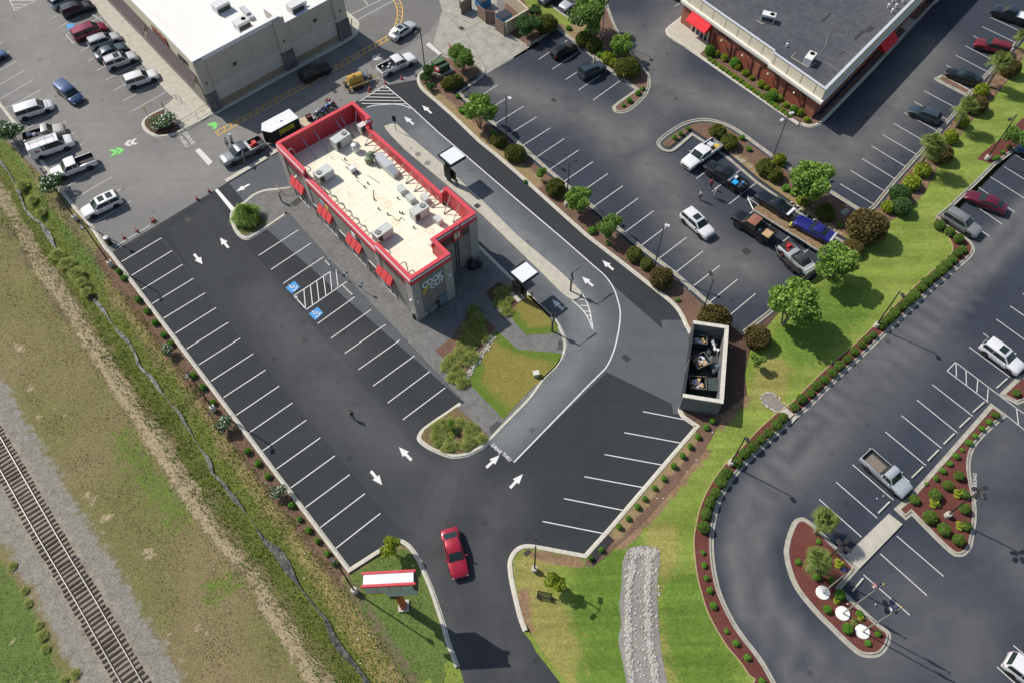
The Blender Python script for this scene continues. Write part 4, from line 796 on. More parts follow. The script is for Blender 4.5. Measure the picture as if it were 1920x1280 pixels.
mb = MB(); mb.add([(.1, L0-.05, 4.75), (.1, L0+.3, 5.15), (.1, L0+1., 5.0), (.1, L0+.9, 4.75), (.1, L0+.45, 4.62), (.1, L0+.32, 4.2), (.1, L0+.0, 4.2)], [tuple(range(7))]); mb.build('sign_mark', LY, B)
SM_ = mat('membrane_seam', (.70, .64, .50), .8, nz=2); mb = MB()
for i in range(1, 9): x = -26.8+i*2.95; mb.box(x-.03, x+.03, .3, 10.4 if x < -3 else 5., RZ-.001, RZ+.006)
for y in (3.6, 7.2): mb.box(-26.8, -3., y-.03, y+.03, RZ-.001, RZ+.008)
mb.build('roof_seam', SM_, B)
ST_ = mat('ponding_stain', (.77, .70, .52), .7, nz=2, amt=.2); rnd = random.Random(13)
for (sx, sy, sr) in ((-20.5, 6.2, .9), (-13.2, 5.4, 1.2), (-16.5, 3.1, .6), (-6.2, 6.8, .8), (-9.5, 4.6, .7), (-1.6, 2.6, .6), (-23.2, 5.0, .5)):
    P_s = [(sx+sr*(1+rnd.uniform(-.35, .35))*math.cos(k*.52)*1.4, sy+sr*(1+rnd.uniform(-.35, .35))*math.sin(k*.52)*.7) for k in range(12)]; MB().add([(x, y, RZ+.003) for x, y in P_s], [tuple(range(12))]).build('roof_stain', ST_, B)
# braces
def brace(pts, r=.06, m=TUBE):
    mb = MB()
    for a, b in zip(pts[:-1], pts[1:]): mb.tube(a, b, r, 6)
    return mb.build('roof_brace', m, B)
u0 = -25.
for u0, tp in [(-25.4, 8.2), (-20.6, 7.2)]+[(-19.6+i*1.52, 7.2) for i in range(9)]+[(-2.6, 8.), (-1.1, 8.)]:
    brace([(u0, .35, tp-.35), (u0, 1.0, tp-.35), (u0, 1.25, tp-.75), (u0, 1.3, RZ)])
for i in range(12):
    u0 = -22.3+i*1.72; tp = 7. if u0 < -8 else 8.; yy = 10.35 if u0 < -8 else 10.85
    brace([(u0, yy, tp-.25), (u0, yy-1.25, RZ+.06), (u0+.02, yy, RZ+.06)])
for v0 in (3.2, 5.0, 8.1, 8.9): brace([(-26.75, v0, 7.4), (-24.3, v0, RZ+.05)], .08, mat('violet_grey_strut', (.30, .29, .40), .6))
brace([(-26, 10.8, 7.6), (-25.2, 9.8, RZ+.05)], .05, GALV)
# downpipe ladder in the notch and framed opening
mb = MB()
for x in (7.9, 8.35): mb.tube((-2.62, x, .2), (-2.62, x, 7.1), .04, 6)
for i in range(18): mb.tube((-2.62, 7.9, .5+i*.37), (-2.62, 8.35, .5+i*.37), .02, 5)
mb.build('wall_ladder', BLK, B)
mb = MB(); mb.box(-2.69, -2.5, 7.75, 7.9, 5.7, 7.9); mb.box(-2.69, -2.5, 8.75, 8.9, 5.7, 7.9); mb.box(-2.69, -2.5, 7.9, 8.75, 5.7, 5.85); mb.build('opening_frame', RED, B)
MB().box(-2.69, -2.62, 7.9, 8.75, 5.85, 7.05).build('light_panel', mat('cream_panel', (.75, .68, .5), .7), B)
for (u_, v_, z_) in ((.1, .25, 3.7), (.1, 4.9, 4.6), (-.6, -.12, 3.7), (-24, -.1, 4.9)): MB().box(u_, u_+.22, v_-.15, v_+.15, z_, z_+.2).build('wall_light', WHT, B)
# rooftop equipment
def unit(pxs, zt, h, label, name='hvac_unit', m=UNITM, fan=None, zb=RZ, group='hvac units on the restaurant roof', ang=UA, dark=0):
    c = sum((at(p[0], p[1], zt) for p in pxs), Vector())/4; e = at(*pxs[1], zt)-at(*pxs[0], zt); g = at(*pxs[3], zt)-at(*pxs[0], zt)
    a = math.atan2(e.y, e.x); lx = e.length; ly = abs(g.dot(Vector((-math.sin(a), math.cos(a), 0)))); t = thing(name, label, 'hvac unit', (c.x, c.y, zb), a, group)
    mb = MB(); mb.box(-lx/2, lx/2, -ly/2, ly/2, .12, h-.07, 0); mb.box(-lx/2+.1, lx/2-.1, -ly/2+.1, ly/2-.1, 0, .12, 1); mb.build('casing', [m, UNITD], t, bevel=.01)
    mb = MB(); mb.box(-lx/2-.03, lx/2+.03, -ly/2-.03, ly/2+.03, h-.07, h)
    k = int(lx/.25)
    for i in range(1, k): mb.box(-lx/2+i*lx/k-.012, -lx/2+i*lx/k+.012, -ly/2, ly/2, h-.001, h+.014)
    mb.build('lid', m, t)
    if fan is not None:
        fx = fan*lx/2; mb = MB(); mb.lathe([(.34, h+.0), (.34, h+.06), (.30, h+.06)], 16, 0, (fx, 0, 0)); f_ = mb.build('fan_housing', UNITD, t); mb = MB()
        for i in range(4):
            a_ = i*math.pi/2; mb.add([(fx, 0, h+.075), (fx+.28*math.cos(a_), .28*math.sin(a_), h+.075), (fx+.28*math.cos(a_+.6), .28*math.sin(a_+.6), h+.085)], [(0, 1, 2)])
        mb.build('fan_blade', m, f_)
    for s_ in (-1, 1):
        if dark: MB().box(-lx/2+.15, -lx/2+.75, s_*ly/2-.02, s_*ly/2+.02, .25, h-.2).build('side_grille', UNITD, t)
    return t
unit([(617, 258), (645, 240), (656.5, 251), (628, 267)], 7.1, 1.45, 'tall grey hvac unit with a round fan, below the red rear parapet', fan=.55, dark=1)
unit([(585.6, 321.6), (613.8, 305), (624, 314.6), (596, 333)], 7.0, 1.35, 'grey hvac unit beside the first step of the west parapet', fan=-.5, dark=1)
unit([(695.7, 434), (725, 414), (736.7, 425), (705.6, 445)], 7.0, 1.35, 'grey hvac unit nearest the front lettering end of the cream roof', fan=-.5, dark=1)
unit([(766, 392.5), (793.8, 376), (804, 384), (777, 403)], 7.1, 1.45, 'grey hvac unit with a slanted hood beside the east parapet of the cream roof', fan=.5, dark=1)
unit([(669, 233), (683, 225), (688, 230), (674, 239)], 6.9, 1.3, 'small black-sided hvac unit in the rear corner of the cream roof', m=mat('unit_white', (.6, .6, .6), .5), dark=1)
for p, l in (((743, 350, 754, 345, 763, 354, 752, 360), 'small grey roof box below the slanted duct'), ((760, 367, 770, 361, 780, 370, 768, 377), 'small grey roof box closest to the hooded hvac unit'), ((787, 367, 796, 362, 805, 371, 797, 376), 'small pale roof box between the hooded hvac unit and the east braces'), ((812, 408, 820, 402, 830, 410, 822, 417), 'small grey roof box in front of the hooded hvac unit')):
    unit([p[0:2], p[2:4], p[4:6], p[6:8]], 6.3, .8, l, 'roof_box', group='small boxes on the restaurant roof')
def roofobj(name, px, label, cat, fn, z=RZ, rz=UA):
    q = at(px[0], px[1], z); t = thing(name, label, cat, (q.x, q.y, z), rz); fn(t); return t
def duct(t):
    mb = MB(); mb.box(-2.1, .6, -.55, .55, .45, 1.1); mb.add([(.6, -.55, .45), (.6, .55, .45), (.6, .55, 1.1), (.6, -.55, 1.1), (1.9, -.4, .1), (1.9, .4, .1), (1.9, .4, .7), (1.9, -.4, .7)], [(0, 1, 2, 3), (4, 7, 6, 5), (0, 4, 5, 1), (1, 5, 6, 2), (2, 6, 7, 3), (3, 7, 4, 0)]); mb.build('duct_run', GALV, t, bevel=.01)
    mb = MB(); [mb.box(x-.04, x+.04, -.45, .45, 0, .45) for x in (-1.8, 0)]; mb.build('duct_support', GALV, t)
roofobj('roof_duct', (727, 318), 'slanted galvanised duct on the cream restaurant roof', 'duct', duct)
def mush(t):
    MB().lathe([(.45, 0), (.5, .5), (.4, .52), (.38, .75)], 14).build('curb', WHT, t, 40); MB().lathe([(.55, .75), (.6, .85), (.5, 1.05), (.2, 1.15), (.01, 1.17)], 16).build('cap', GALV, t, 60)
roofobj('exhaust_fan', (668, 283), 'round pale exhaust fan beside the tall grey hvac unit', 'fan', mush)
def gfan(t):
    g = mat('green_fan_paint', (.16, .22, .14), .6, nz=5, amt=.3); MB().lathe([(.5, 0), (.55, .6), (.45, .8), (.2, .9)], 14).build('base', g, t, 40)
    mb = MB(); mb.tube((.1, .5, 1.1), (.1, -.1, 1.1), .5, 14); mb.build('scroll_housing', g, t, 40); MB().tube((.1, .51, 1.15), (.1, .6, 1.15), .38, 14).build('outlet', UNITD, t)
roofobj('grease_fan', (693, 305), 'weathered green grease fan on the cream roof', 'fan', gfan)
roofobj('satellite_box', (661, 321), 'small white box on two wooden sleepers on the cream roof', 'equipment', lambda t: (MB().box(-.25, .45, -.4, .4, .2, .75).build('casing', WHT, t, bevel=.02), MB().box(-1., 1., -.3, -.15, 0, .15).build('timber', mat('timber', (.25, .15, .08), .9), t), MB().box(-1., 1., .2, .35, 0, .15).build('timber', mat('timber', (.25, .15, .08), .9), t)))
mb = MB(); rnd = random.Random(2); pv = []
for px in ((647, 300), (668, 333), (690, 345), (684, 352), (702, 375), (710, 393), (746, 373), (755, 401), (776, 428), (727, 403), (750, 400)):
    u_, v_ = F1.loc(px, RZ); mb.lathe([(.09, RZ), (.09, RZ+.3), (.05, RZ+.32)], 8, 0, (u_, v_, 0))
mb.build('roof_vent_pipes', BLK, B)
mb = MB()
for a, b in zip(((727, 403), (735, 405), (741, 412), (748, 415), (752, 408)), ((735, 405), (741, 412), (748, 415), (752, 408), (760, 414))):
    ua = F1.loc(a, RZ); ub = F1.loc(b, RZ); mb.tube((*ua, RZ+.05), (*ub, RZ+.05), .03, 5, 0)
for a, b in (((690, 330), (712, 344)), ((640, 299), (655, 311)), ((669, 338), (684, 352)), ((700, 356), (700, 372)), ((802, 459), (808, 462))):
    ua = F1.loc(a, RZ); ub = F1.loc(b, RZ); mb.tube((*ua, RZ+.05), (*ub, RZ+.05), .03, 5, 0)
mb.build('roof_cable', mat('cable_brown', (.2, .15, .1), .8), B)
# ---------------------------------------------------------------- store (top left)
g0 = at(400, 210); ga = math.atan2(.692, .7215); F2 = Frame(g0, ga)
eU = F2.onv((651, 48.4), 0)[0]; mU = F2.onv((513, 40), 0)
print('store east end', eU, 'step', mU, 'corner top', F2.onv((360, 115), 0), 'stepE', F2.onv((516, 52), 0), 'far', F2.onv((640, 0), 0))
SB = thing('store_building', 'large store with tan side wall, white flat roof and brown metal canopies', 'building', g0, ga)
TAN = mat('tan_stucco', (.50, .46, .39), .9, nz=.8, amt=.05, bump=.05); TAN2 = mat('light_tan_stucco', (.56, .53, .46), .9, nz=.8, amt=.05); BRN = mat('brown_base_block', (.33, .26, .17), .9, nz=3, amt=.1)
CREAMW = mat('cream_stucco', (.68, .62, .48), .85, nz=1, amt=.05)
ST2 = brickmat('dark_cut_stone', (.13, .12, .13), (.22, .20, .20), (.10, .095, .095), 1., 0, .6, .22, True, .03)
EU = eU; TU = mU[0]
WX = lambda x, v: (x+.0664*v, v)
mb = MB(); mb.prism([(0, 0), (EU, 0), (EU, 60), WX(0, 60)], 0, 6.8); mb.build('wall', TAN, SB)
mb = MB(); mb.box(.02, TU+.8, 0.01, .35, 6.8, 8.3); mb.box(TU+.8, EU-1.9, .012, .352, 6.8, 7.0); mb.box(EU-1.9, EU, 0.01, .35, 6.8, 8.2); mb.prism([WX(0, .35), WX(.35, .35), WX(.35, 60), WX(0, 60)], 6.8, 8.3); mb.box(TU+.45, TU+.8, .35, 3., 6.8, 8.3); mb.build('parapet', TAN, SB)
mb = MB(); mb.box(-.12, TU+.92, -.12, .45, 8.3, 8.45); mb.box(TU+.92, EU-2, -.1, .5, 7.0, 7.1); mb.box(EU-2.02, EU+.12, -.12, .45, 8.2, 8.35); mb.prism([WX(-.12, .45), WX(.5, .45), WX(.5, 60), WX(-.12, 60)], 8.3, 8.44); mb.box(TU+.4, TU+.9, .45, 3., 8.3, 8.43); mb.box(-.06, TU+.9, -.06, 0, 7.85, 8.3); mb.build('coping', mat('grey_white_coping', (.74, .74, .76), .5, nz=1, amt=.03), SB)
mb = MB(); mb.prism([WX(.35, .4), (EU-.1, .4), (EU-.1, 60), WX(.35, 60)], 6.7, 6.95); mb.build('roof', WROOF, SB)
mb = MB(); [mb.box(x-.02, x+.02, .5, 45, 6.95, 6.957) for x in [2.4+i*2.6 for i in range(9)]]; mb.build('roof_seam', mat('white_roof_seam', (.58, .57, .54), .8), SB)
mb = MB(); mb.box(1.6, TU-.2, -.1, 0, 3.55, 3.75); mb.box(TU+1.6, EU-2., -.1, 0, 3.55, 3.75); mb.build('trim_band', TAN2, SB)
mb = MB(); mb.box(1.2, TU-.3, -.05, .0, 1.15, 3.6); mb.box(TU+1.4, EU-1.8, -.05, 0, 1.15, 3.6); mb.build('lower_wall', TAN2, SB)
mb = MB(); mb.box(1.2, TU-.3, -.08, .0, 0, 1.15); mb.box(TU+1.4, EU-1.8, -.08, 0, 0, 1.15); mb.build('wall_base', BRN, SB)
for x0, x1 in ((-.25, 1.3), (TU-.4, TU+1.5), (EU-1.9, EU+.25)):
    pl = MB().box(x0+.1, x1-.1, -.3, 0, 3., 8.25 if x0 != TU-.4 else 8.25).build('pilaster', TAN, SB); MB().box(x0, x1, -.45, .1, 0, 3.1).build('stone_pier', ST2, pl)
    MB().box((x0+x1)/2-.12, (x0+x1)/2+.12, -.42, -.3, 4.6, 4.9).build('wall_lamp', mat('bronze', (.12, .10, .08), .6), pl)
for x in (TU*.42, TU+(EU-TU)*.55): MB().box(x-.25, x+.25, -.14, 0, 4.9, 5.3).build('wall_vent', UNITD, SB)
mb = MB(); [mb.box(x-.015, x+.015, -.012, 0, 3.8, 7.) for x in [1.6+i*3.3 for i in range(12)]]; mb.build('panel_joint', mat('joint_grey', (.3, .28, .25), .9), SB)
# west front with canopies
CAN = mat('brown_canopy_metal', (.15, .115, .12), .55, .1, nz=1, amt=.06); CANR = mat('canopy_rib', (.24, .20, .21), .5, .1)
CREM = MB().prism([WX(-.1, .3), WX(0, .3), WX(0, 60), WX(-.1, 60)], 4.4, 8.2).build('front_fascia', CREAMW, SB)
MB().prism([WX(-.08, 1.), WX(0, 1.), WX(0, 60), WX(-.08, 60)], 0, 3.6).build('shopfront_glazing', GLASS, SB)
zt_, zb_ = 5.85, 4.45
for (v0, v1) in ((.8, 14.6), (15.6, 60)):
    k = int((v1-v0)/.42); xo = -1.0; X = lambda x, v, z: (x+.0664*v, v, z)
    mb = MB(); mb.add([X(-.1, v0, zt_), X(-.1, v1, zt_), X(xo, v1, zb_), X(xo, v0, zb_), X(-.1, v0, zt_-.2), X(-.1, v1, zt_-.2), X(xo, v1, zb_-.2), X(xo, v0, zb_-.2)], [(0, 3, 2, 1), (4, 5, 6, 7), (3, 7, 6, 2), (0, 4, 7, 3), (1, 2, 6, 5)]); cn = mb.build('canopy', CAN, SB)
    mb = MB(); [mb.tube(X(-.1, v0+i*(v1-v0)/k, zt_+.03), X(xo, v0+i*(v1-v0)/k, zb_+.03), .04, 4) for i in range(k+1)]; mb.build('canopy_rib', CANR, cn)
    mb = MB(); mb.prism([X(xo-.05, v0, 0), X(xo, v0, 0), X(xo, v1, 0), X(xo-.05, v1, 0)], zb_-.3, zb_+.02); mb.build('canopy_gutter', mat('canopy_edge', (.12, .10, .10), .6), cn)
for v0 in (8.0, 9.4, 10.8, 24, 26, 28): MB().box(-.26+.0664*v0, -.1+.0664*v0, v0, v0+1.2, 6.2, 7.5).build('shop_sign_letter', mat('dark_red_letters', (.20, .045, .04), .5, nz=4, amt=.3), SB)
for i in range(3): MB().box(-.0, .13, 2.2+i*.9, 2.9+i*.9, 6.3, 7.1).build('shop_sign_letter', mat('black_letters', (.03, .03, .035), .5), SB)
def box_t(name, px, z, lx, ly, h, label, cat, m, ang, fan=0, grp=None):
    q = at(px[0], px[1], z+h); t = thing(name, label, cat, (q.x, q.y, z), ang, grp); MB().box(-lx/2, lx/2, -ly/2, ly/2, 0, h).build('casing', m, t, bevel=.03)
    MB().box(-lx/2+.1, lx/2-.1, -ly/2-.02, ly/2+.02, .15, h*.7).build('side_grille', UNITD, t)
    if fan: MB().lathe([(.35, h), (.35, h+.05), (.28, h+.05), (.26, h+.0)], 16, 0, (lx*.22, 0, 0)).build('fan_housing', UNITD, t)
    return t
gy = mat('pale_unit', (.62, .62, .62), .6, nz=2)
box_t('hvac_unit', (412, 5), 6.95, 2.2, 1.5, 1.2, 'grey rooftop unit at the top edge of the white store roof, leftmost of three', 'hvac unit', gy, ga, 0, 'hvac units on the white store roof')
box_t('hvac_unit', (451, 38), 6.95, 2., 1.5, 1.2, 'rooftop unit with a round black fan on the white store roof', 'hvac unit', gy, ga, 1, 'hvac units on the white store roof')
box_t('hvac_unit', (552, 6), 6.95, 2.1, 1.5, 1.2, 'grey rooftop unit nearest the parapet step on the white store roof', 'hvac unit', gy, ga, 0, 'hvac units on the white store roof')
roofobj('roof_duct', (465, 30), 'pale angled duct behind the black-fan unit on the white store roof', 'duct', lambda t: (MB().box(-1.4, .6, -.35, .35, .3, .8).build('duct_run', GALV, t, bevel=.02), MB().box(.6, 1.3, -.35, .35, 0, .5).build('duct_elbow', GALV, t, bevel=.02)), 6.95, -.9)
for px, l in (((515, 42), 'round white roof vent beside the store parapet step'), ((572, 12), 'round white roof vent at the top of the store roof')):
    q = at(px[0], px[1], 6.95); t = thing('roof_vent', l, 'vent', (q.x, q.y, 6.95)); MB().lathe([(.25, 0), (.25, .5)], 12).build('stack', WHT, t, 40); MB().lathe([(.4, .5), (.42, .6), (.3, .72), (.05, .75)], 14).build('cap', mat('vent_cap', (.5, .5, .48), .6), t, 40)
# ---------------------------------------------------------------- brick restaurant (top right)
BRICK = brickmat('red_brick', (.33, .10, .055), (.27, .078, .042), (.34, .20, .15), 1., 0, .4, .13, True, .012); BRK2 = mat('dark_brick_trim', (.10, .035, .025), .9)
CRM = mat('ivory_stucco', (.66, .60, .47), .8, nz=1.5, amt=.05); CRM2 = mat('white_cornice', (.78, .75, .68), .7, nz=1.5, amt=.04)
base = at(1520.8, 223.6); c_se = at(1541, 170, 5.6); c_nw = at(1300, 0, 5.6); c_ne = at(1712, 0, 5.6)
print('brick bldg', base, c_se, c_nw, c_ne)
dSW = (Vector((c_nw.x, c_nw.y))-Vector((c_se.x, c_se.y))).normalized(); F3 = Frame((base.x, base.y), math.atan2(-dSW.y, -dSW.x))   # u: towards the corner, v: into the building
print('brick local', F3.loc((1541, 170), 5.6), F3.loc((1300, 0), 5.6), F3.loc((1712, 0), 5.6), F3.loc((1288, 62), 0), F3.onv((1445, 120), 0))
RB = thing('brick_restaurant', 'brick restaurant with ivory parapet, dark flat roof and red awnings', 'building', F3.o, F3.a)
sk = math.atan2(F3.loc((1712, 0), 5.6)[1]-0, F3.loc((1712, 0), 5.6)[0]-0.3); ex, ey = math.cos(sk), math.sin(sk)
if ex > .12: ex, ey = .05, .999
print('east dir', ex, ey)
LR = 26.5; DE = 45
JU = F3.onv((1440, 128), -.3)[0]; print('jog', JU)
def P2(u, v): return (u+v*ex/ey, v)
def ring(mb, out, za, zb, thick=.35, jog=0., mi=0):
    """parapet band round the roof"""
    for (a, b, o_) in ((-LR, JU, out), (JU, 0, out+jog)):
        mb.prism([P2(a-(.0 if a > -20 else out), -o_), P2(b+(o_ if b == 0 else 0), -o_), P2(b+(o_ if b == 0 else 0), -o_+thick), P2(a-(.0 if a > -20 else out), -o_+thick)], za, zb, mi)
    mb.prism([P2(out+jog-thick, -(out+jog)+thick), P2(out+jog, -(out+jog)+thick), P2(out+jog, DE), P2(out+jog-thick, DE)], za, zb, mi)
mb = MB(); mb.prism([P2(-LR, 0), P2(0, 0), P2(0, DE), P2(-LR, DE)], 0, 3.9); mb.build('wall', BRICK, RB)
mb = MB(); mb.prism([P2(-LR+.2, .2), P2(-.1, .2), P2(-.1, DE), P2(-LR+.2, DE)], 3.9, 4.9)
DR = layered('dark_roof_membrane', ((.072, .078, .092), (.105, .108, .118)), [('w', (.075, .068, .062), (.09, .08, .075))], 5, .2, 1, .1, 3, (.12, .6))
mb.build('roof', DR, RB)
mb = MB(); [mb.prism([P2(-LR+.4, y), P2(-.2, y), P2(-.2, y+.05), P2(-LR+.4, y+.05)], 4.898, 4.906) for y in [2.5+i*2.9 for i in range(12)]]; mb.build('roof_seam', mat('dark_roof_seam', (.045, .048, .055), .8), RB)
mb = MB(); ring(mb, .45, 3.55, 3.95, .5, .35); ring(mb, .32, 3.3, 3.56, .4, .35); mb.build('cornice', CRM2, RB)
mb = MB()
for (a, b, o_) in ((-LR, JU, .12), (JU, .0, .47)):
    # sloping ivory parapet face
    z0, z1 = 3.95, 5.55; e0 = b+(o_ if b == 0 else 0)
    mb.add([(*P2(a, -o_), z0), (*P2(e0, -o_), z0), (*P2(e0-.0, -o_+.12), z1), (*P2(a, -o_+.12), z1), (*P2(a, -o_+.4), z0), (*P2(e0, -o_+.4), z0), (*P2(e0, -o_+.4), z1), (*P2(a, -o_+.4), z1)], [(0, 1, 2, 3), (3, 2, 6, 7), (4, 7, 6, 5), (0, 3, 7, 4), (1, 5, 6, 2)])
mb.prism([P2(.1, -.07), P2(.46, -.07), P2(.46, DE), P2(.1, DE)], 3.95, 5.54)
mb.build('parapet', CRM, RB)
mb = MB(); 
for (a, b, o_) in ((-LR, JU, .05), (JU, 0, .4)): mb.prism([P2(a, -o_-.03), P2(b+(.55 if b == 0 else 0), -o_-.03), P2(b+(.55 if b == 0 else 0), -o_+.32), P2(a, -o_+.32)], 5.55, 5.63)
mb.prism([P2(.12, -.08), P2(.55, -.08), P2(.55, DE), P2(.12, DE)], 5.55, 5.62); mb.build('coping', mat('metal_coping_white', (.70, .72, .74), .4, .3), RB)
mb = MB(); [mb.tube((*P2(-LR+1+i*2.45, -.13 if -LR+1+i*2.45 < JU else -.49), 4.0), (*P2(-LR+1+i*2.45, -.02 if -LR+1+i*2.45 < JU else -.37), 5.5), .025, 4) for i in range(11)]; mb.build('parapet_joint', mat('joint_grey', (.3, .28, .25), .9), RB)
for i, uc in enumerate((-22.0, -17.8, -13.6, -8.6, -3.7)):
    w2 = 1.75; mb = MB(); n = 14; pts = [(uc-w2, .3)]+[(uc-w2*math.cos(math.pi*k/n), 2.1+.75*math.sin(math.pi*k/n)) for k in range(n+1)]+[(uc+w2, .3)]
    for (x0, z0), (x1, z1) in zip(pts[:-1], pts[1:]): mb.tube((x0, -.04, z0), (x1, -.04, z1), .13, 4)
    ar = mb.build('brick_arch', BRK2, RB); MB().box(uc-w2+.05, uc+w2-.05, -.02, .02, .3, 2.1).build('arch_panel', mat('inner_brick', (.27, .075, .04), .9, nz=6, amt=.15), ar)
    mb = MB(); mb.tube((uc+.1, -.05, 2.3), (uc+.1, -.45, 2.45), .035, 5); mb.lathe([(.16, 2.25), (.18, 2.35), (.06, 2.5)], 10, 0, (uc+.1, -.5, 0)); mb.build('wall_sconce', mat('cream_lamp', (.7, .6, .4), .5), RB)
a0, a1 = F3.onv((1289, 45), -1.)[0], F3.onv((1328, 75), -1.)[0]; print('awning', a0, a1); a0, a1 = -24.3, -20.3
mb = MB(); mb.add([(a0, -.3, 3.5), (a1, -.3, 3.5), (a1, -1.5, 2.4), (a0, -1.5, 2.4), (a0, -.02, 2.35), (a1, -.02, 2.35), (a1, -1.5, 2.3), (a0, -1.5, 2.3)], [(0, 3, 2, 1), (3, 7, 6, 2), (0, 4, 7, 3), (1, 2, 6, 5), (4, 5, 6, 7)])
mb.build('awning', mat('bright_red_fabric', (.70, .02, .03), .8), RB)
mb = MB(); mb.box(a0+.3, a1-.3, -.08, .02, .05, 2.3); d_ = mb.build('entrance_glazing', GLASS, RB); mb = MB(); [mb.box(x-.06, x+.06, -.14, -.05, 0.05, 2.3) for x in (a0+.3, a0+1.2, a0+2.05, a0+2.9, a1-.3)]; mb.build('door_frame', mat('white_frame', (.7, .7, .68), .5), d_)
mb = MB(); q0 = P2(.0, 16.5); mb.add([(*P2(.48, 16.2), 3.3), (*P2(.48, 20.2), 3.3), (*P2(1.9, 20.2), 2.4), (*P2(1.9, 16.2), 2.4), (*P2(.0, 16.2), 2.3), (*P2(.0, 20.2), 2.3), (*P2(1.9, 20.2), 2.3), (*P2(1.9, 16.2), 2.3)], [(0, 3, 2, 1), (3, 7, 6, 2), (0, 4, 7, 3), (1, 2, 6, 5)]); mb.build('awning', mat('bright_red_fabric', (.70, .02, .03), .8), RB)
box_t('hvac_unit', (1443, 26), 4.9, 1.9, 1.1, 1.1, 'white rooftop unit with a fan, upper one on the dark restaurant roof', 'hvac unit', mat('white_unit', (.72, .73, .70), .5), F3.a+.55, 1, 'hvac units on the dark roof')
box_t('hvac_unit', (1521, 104), 4.9, 1.9, 1.1, 1.1, 'white rooftop unit with a fan, nearest the front corner of the dark roof', 'hvac unit', mat('white_unit', (.72, .73, .70), .5), F3.a+1.9, 1, 'hvac units on the dark roof')
for px in ((1485, -2), (1513, -3)): pass
def roofpipe(pts, name, label, m, r=.04, z=4.95, cat='pipe'):
    mb = MB(); P = [at(p[0], p[1], z) for p in pts]
    for a, b in zip(P[:-1], P[1:]): mb.tube(a, b, r, 5)
    return tag(mb.build(name, m), label, cat)
TBR = mat('timber_beam', (.42, .37, .28), .9)
roofpipe([(1418, 39), (1431, 46), (1438, 40)], 'roof_pipe', 'short pale pipe beside the upper white rooftop unit', TBR, .07)
roofpipe([(1492, 99), (1484, 108), (1515, 127), (1530, 118)], 'roof_pipe', 'bent pale pipe round the front white rooftop unit', TBR, .07)
roofpipe([(1535, 106), (1549, 85), (1551, 72), (1555, 66)], 'roof_cable', 'loose pale cable behind the front white rooftop unit', mat('pale_cable', (.35, .34, .33), .7), .03)
roofpipe([(1544, 116), (1568, 130)], 'roof_cable', 'straight pale cable right of the front white rooftop unit', mat('pale_cable', (.35, .34, .33), .7), .03)
for i, px in enumerate(((1664, 15), (1673, 5), (1680, 1), (1678, 15), (1671, 24), (1692, 5))):
    q = at(px[0], px[1], 4.9); t = thing('roof_vent', 'small white vent pipe in the cluster near the top right of the dark roof', 'vent', (q.x, q.y, 4.9), 0, 'cluster of white vent pipes on the dark roof'); MB().lathe([(.1, 0), (.1, .45)], 8).build('pipe', WHT, t); MB().lathe([(.16, .45), (.16, .6)], 8).build('cap', WHT, t)
q = at(1474, 88, 4.9); t = thing('roof_vent', 'single white vent pipe standing in the middle of the dark roof', 'vent', (q.x, q.y, 4.9)); MB().lathe([(.1, 0), (.1, .4)], 8).build('pipe', WHT, t); MB().lathe([(.15, .4), (.15, .52)], 8).build('cap', WHT, t)
for i, p in enumerate(([(1445, 102), (1452, 97), (1470, 105), (1462, 112)], [(1540, 40), (1556, 24), (1560, 26), (1544, 42)], [(1600, 72), (1618, 58), (1622, 60), (1604, 76)], [(1572, 102), (1582, 96), (1584, 98), (1574, 104)], [(1620, 58), (1632, 48), (1640, 54), (1629, 62)])): tag(MB().prism([(v.x, v.y) for v in W(p, 4.9)], 4.895, 4.905+i*.003).build('roof_patch', mat('black_roof_patch', (.03, .032, .036), .8)), ('black mat behind the parapet step of the dark roof', 'long narrow dark patch on the dark roof', 'short dark patch between two others on the dark roof', 'narrow dark patch nearest the lower end of the dark roof', 'square dark patch near the right edge of the dark roof')[i], 'roof patch')
sheet('sidewalk', W(path([(1296, 20, 1), (1270, 38), (1252, 55), (1250, 62), (1262, 77), (1290, 93), (1310, 105, 1), (1328, 88, 1), (1330, 60, 1)])), .15, CONC, z0=0.)
SRB = [(1300, 14, 1), (1272, 35), (1251, 52), (1248, 60), (1256, 72), (1290, 94), (1480, 225), (1503, 236), (1520, 240), (1535, 236), (1548, 226), (1640, 130, 1), (1700, 65, 1), (1790, -30, 1)]
kerb(SRB, 'L')
sheet('planting_bed', W([(1311, 105), (1326, 88), (1522, 222), (1542, 214), (1726, 8), (1755, 8), (1546, 224), (1535, 233), (1520, 236), (1505, 232), (1484, 222)]), .13, M_MULCH, 0)
sheet('sidewalk', W([(1683, 50), (1700, 35), (1718, 40), (1700, 60)]), .15, CONC, z0=0.)
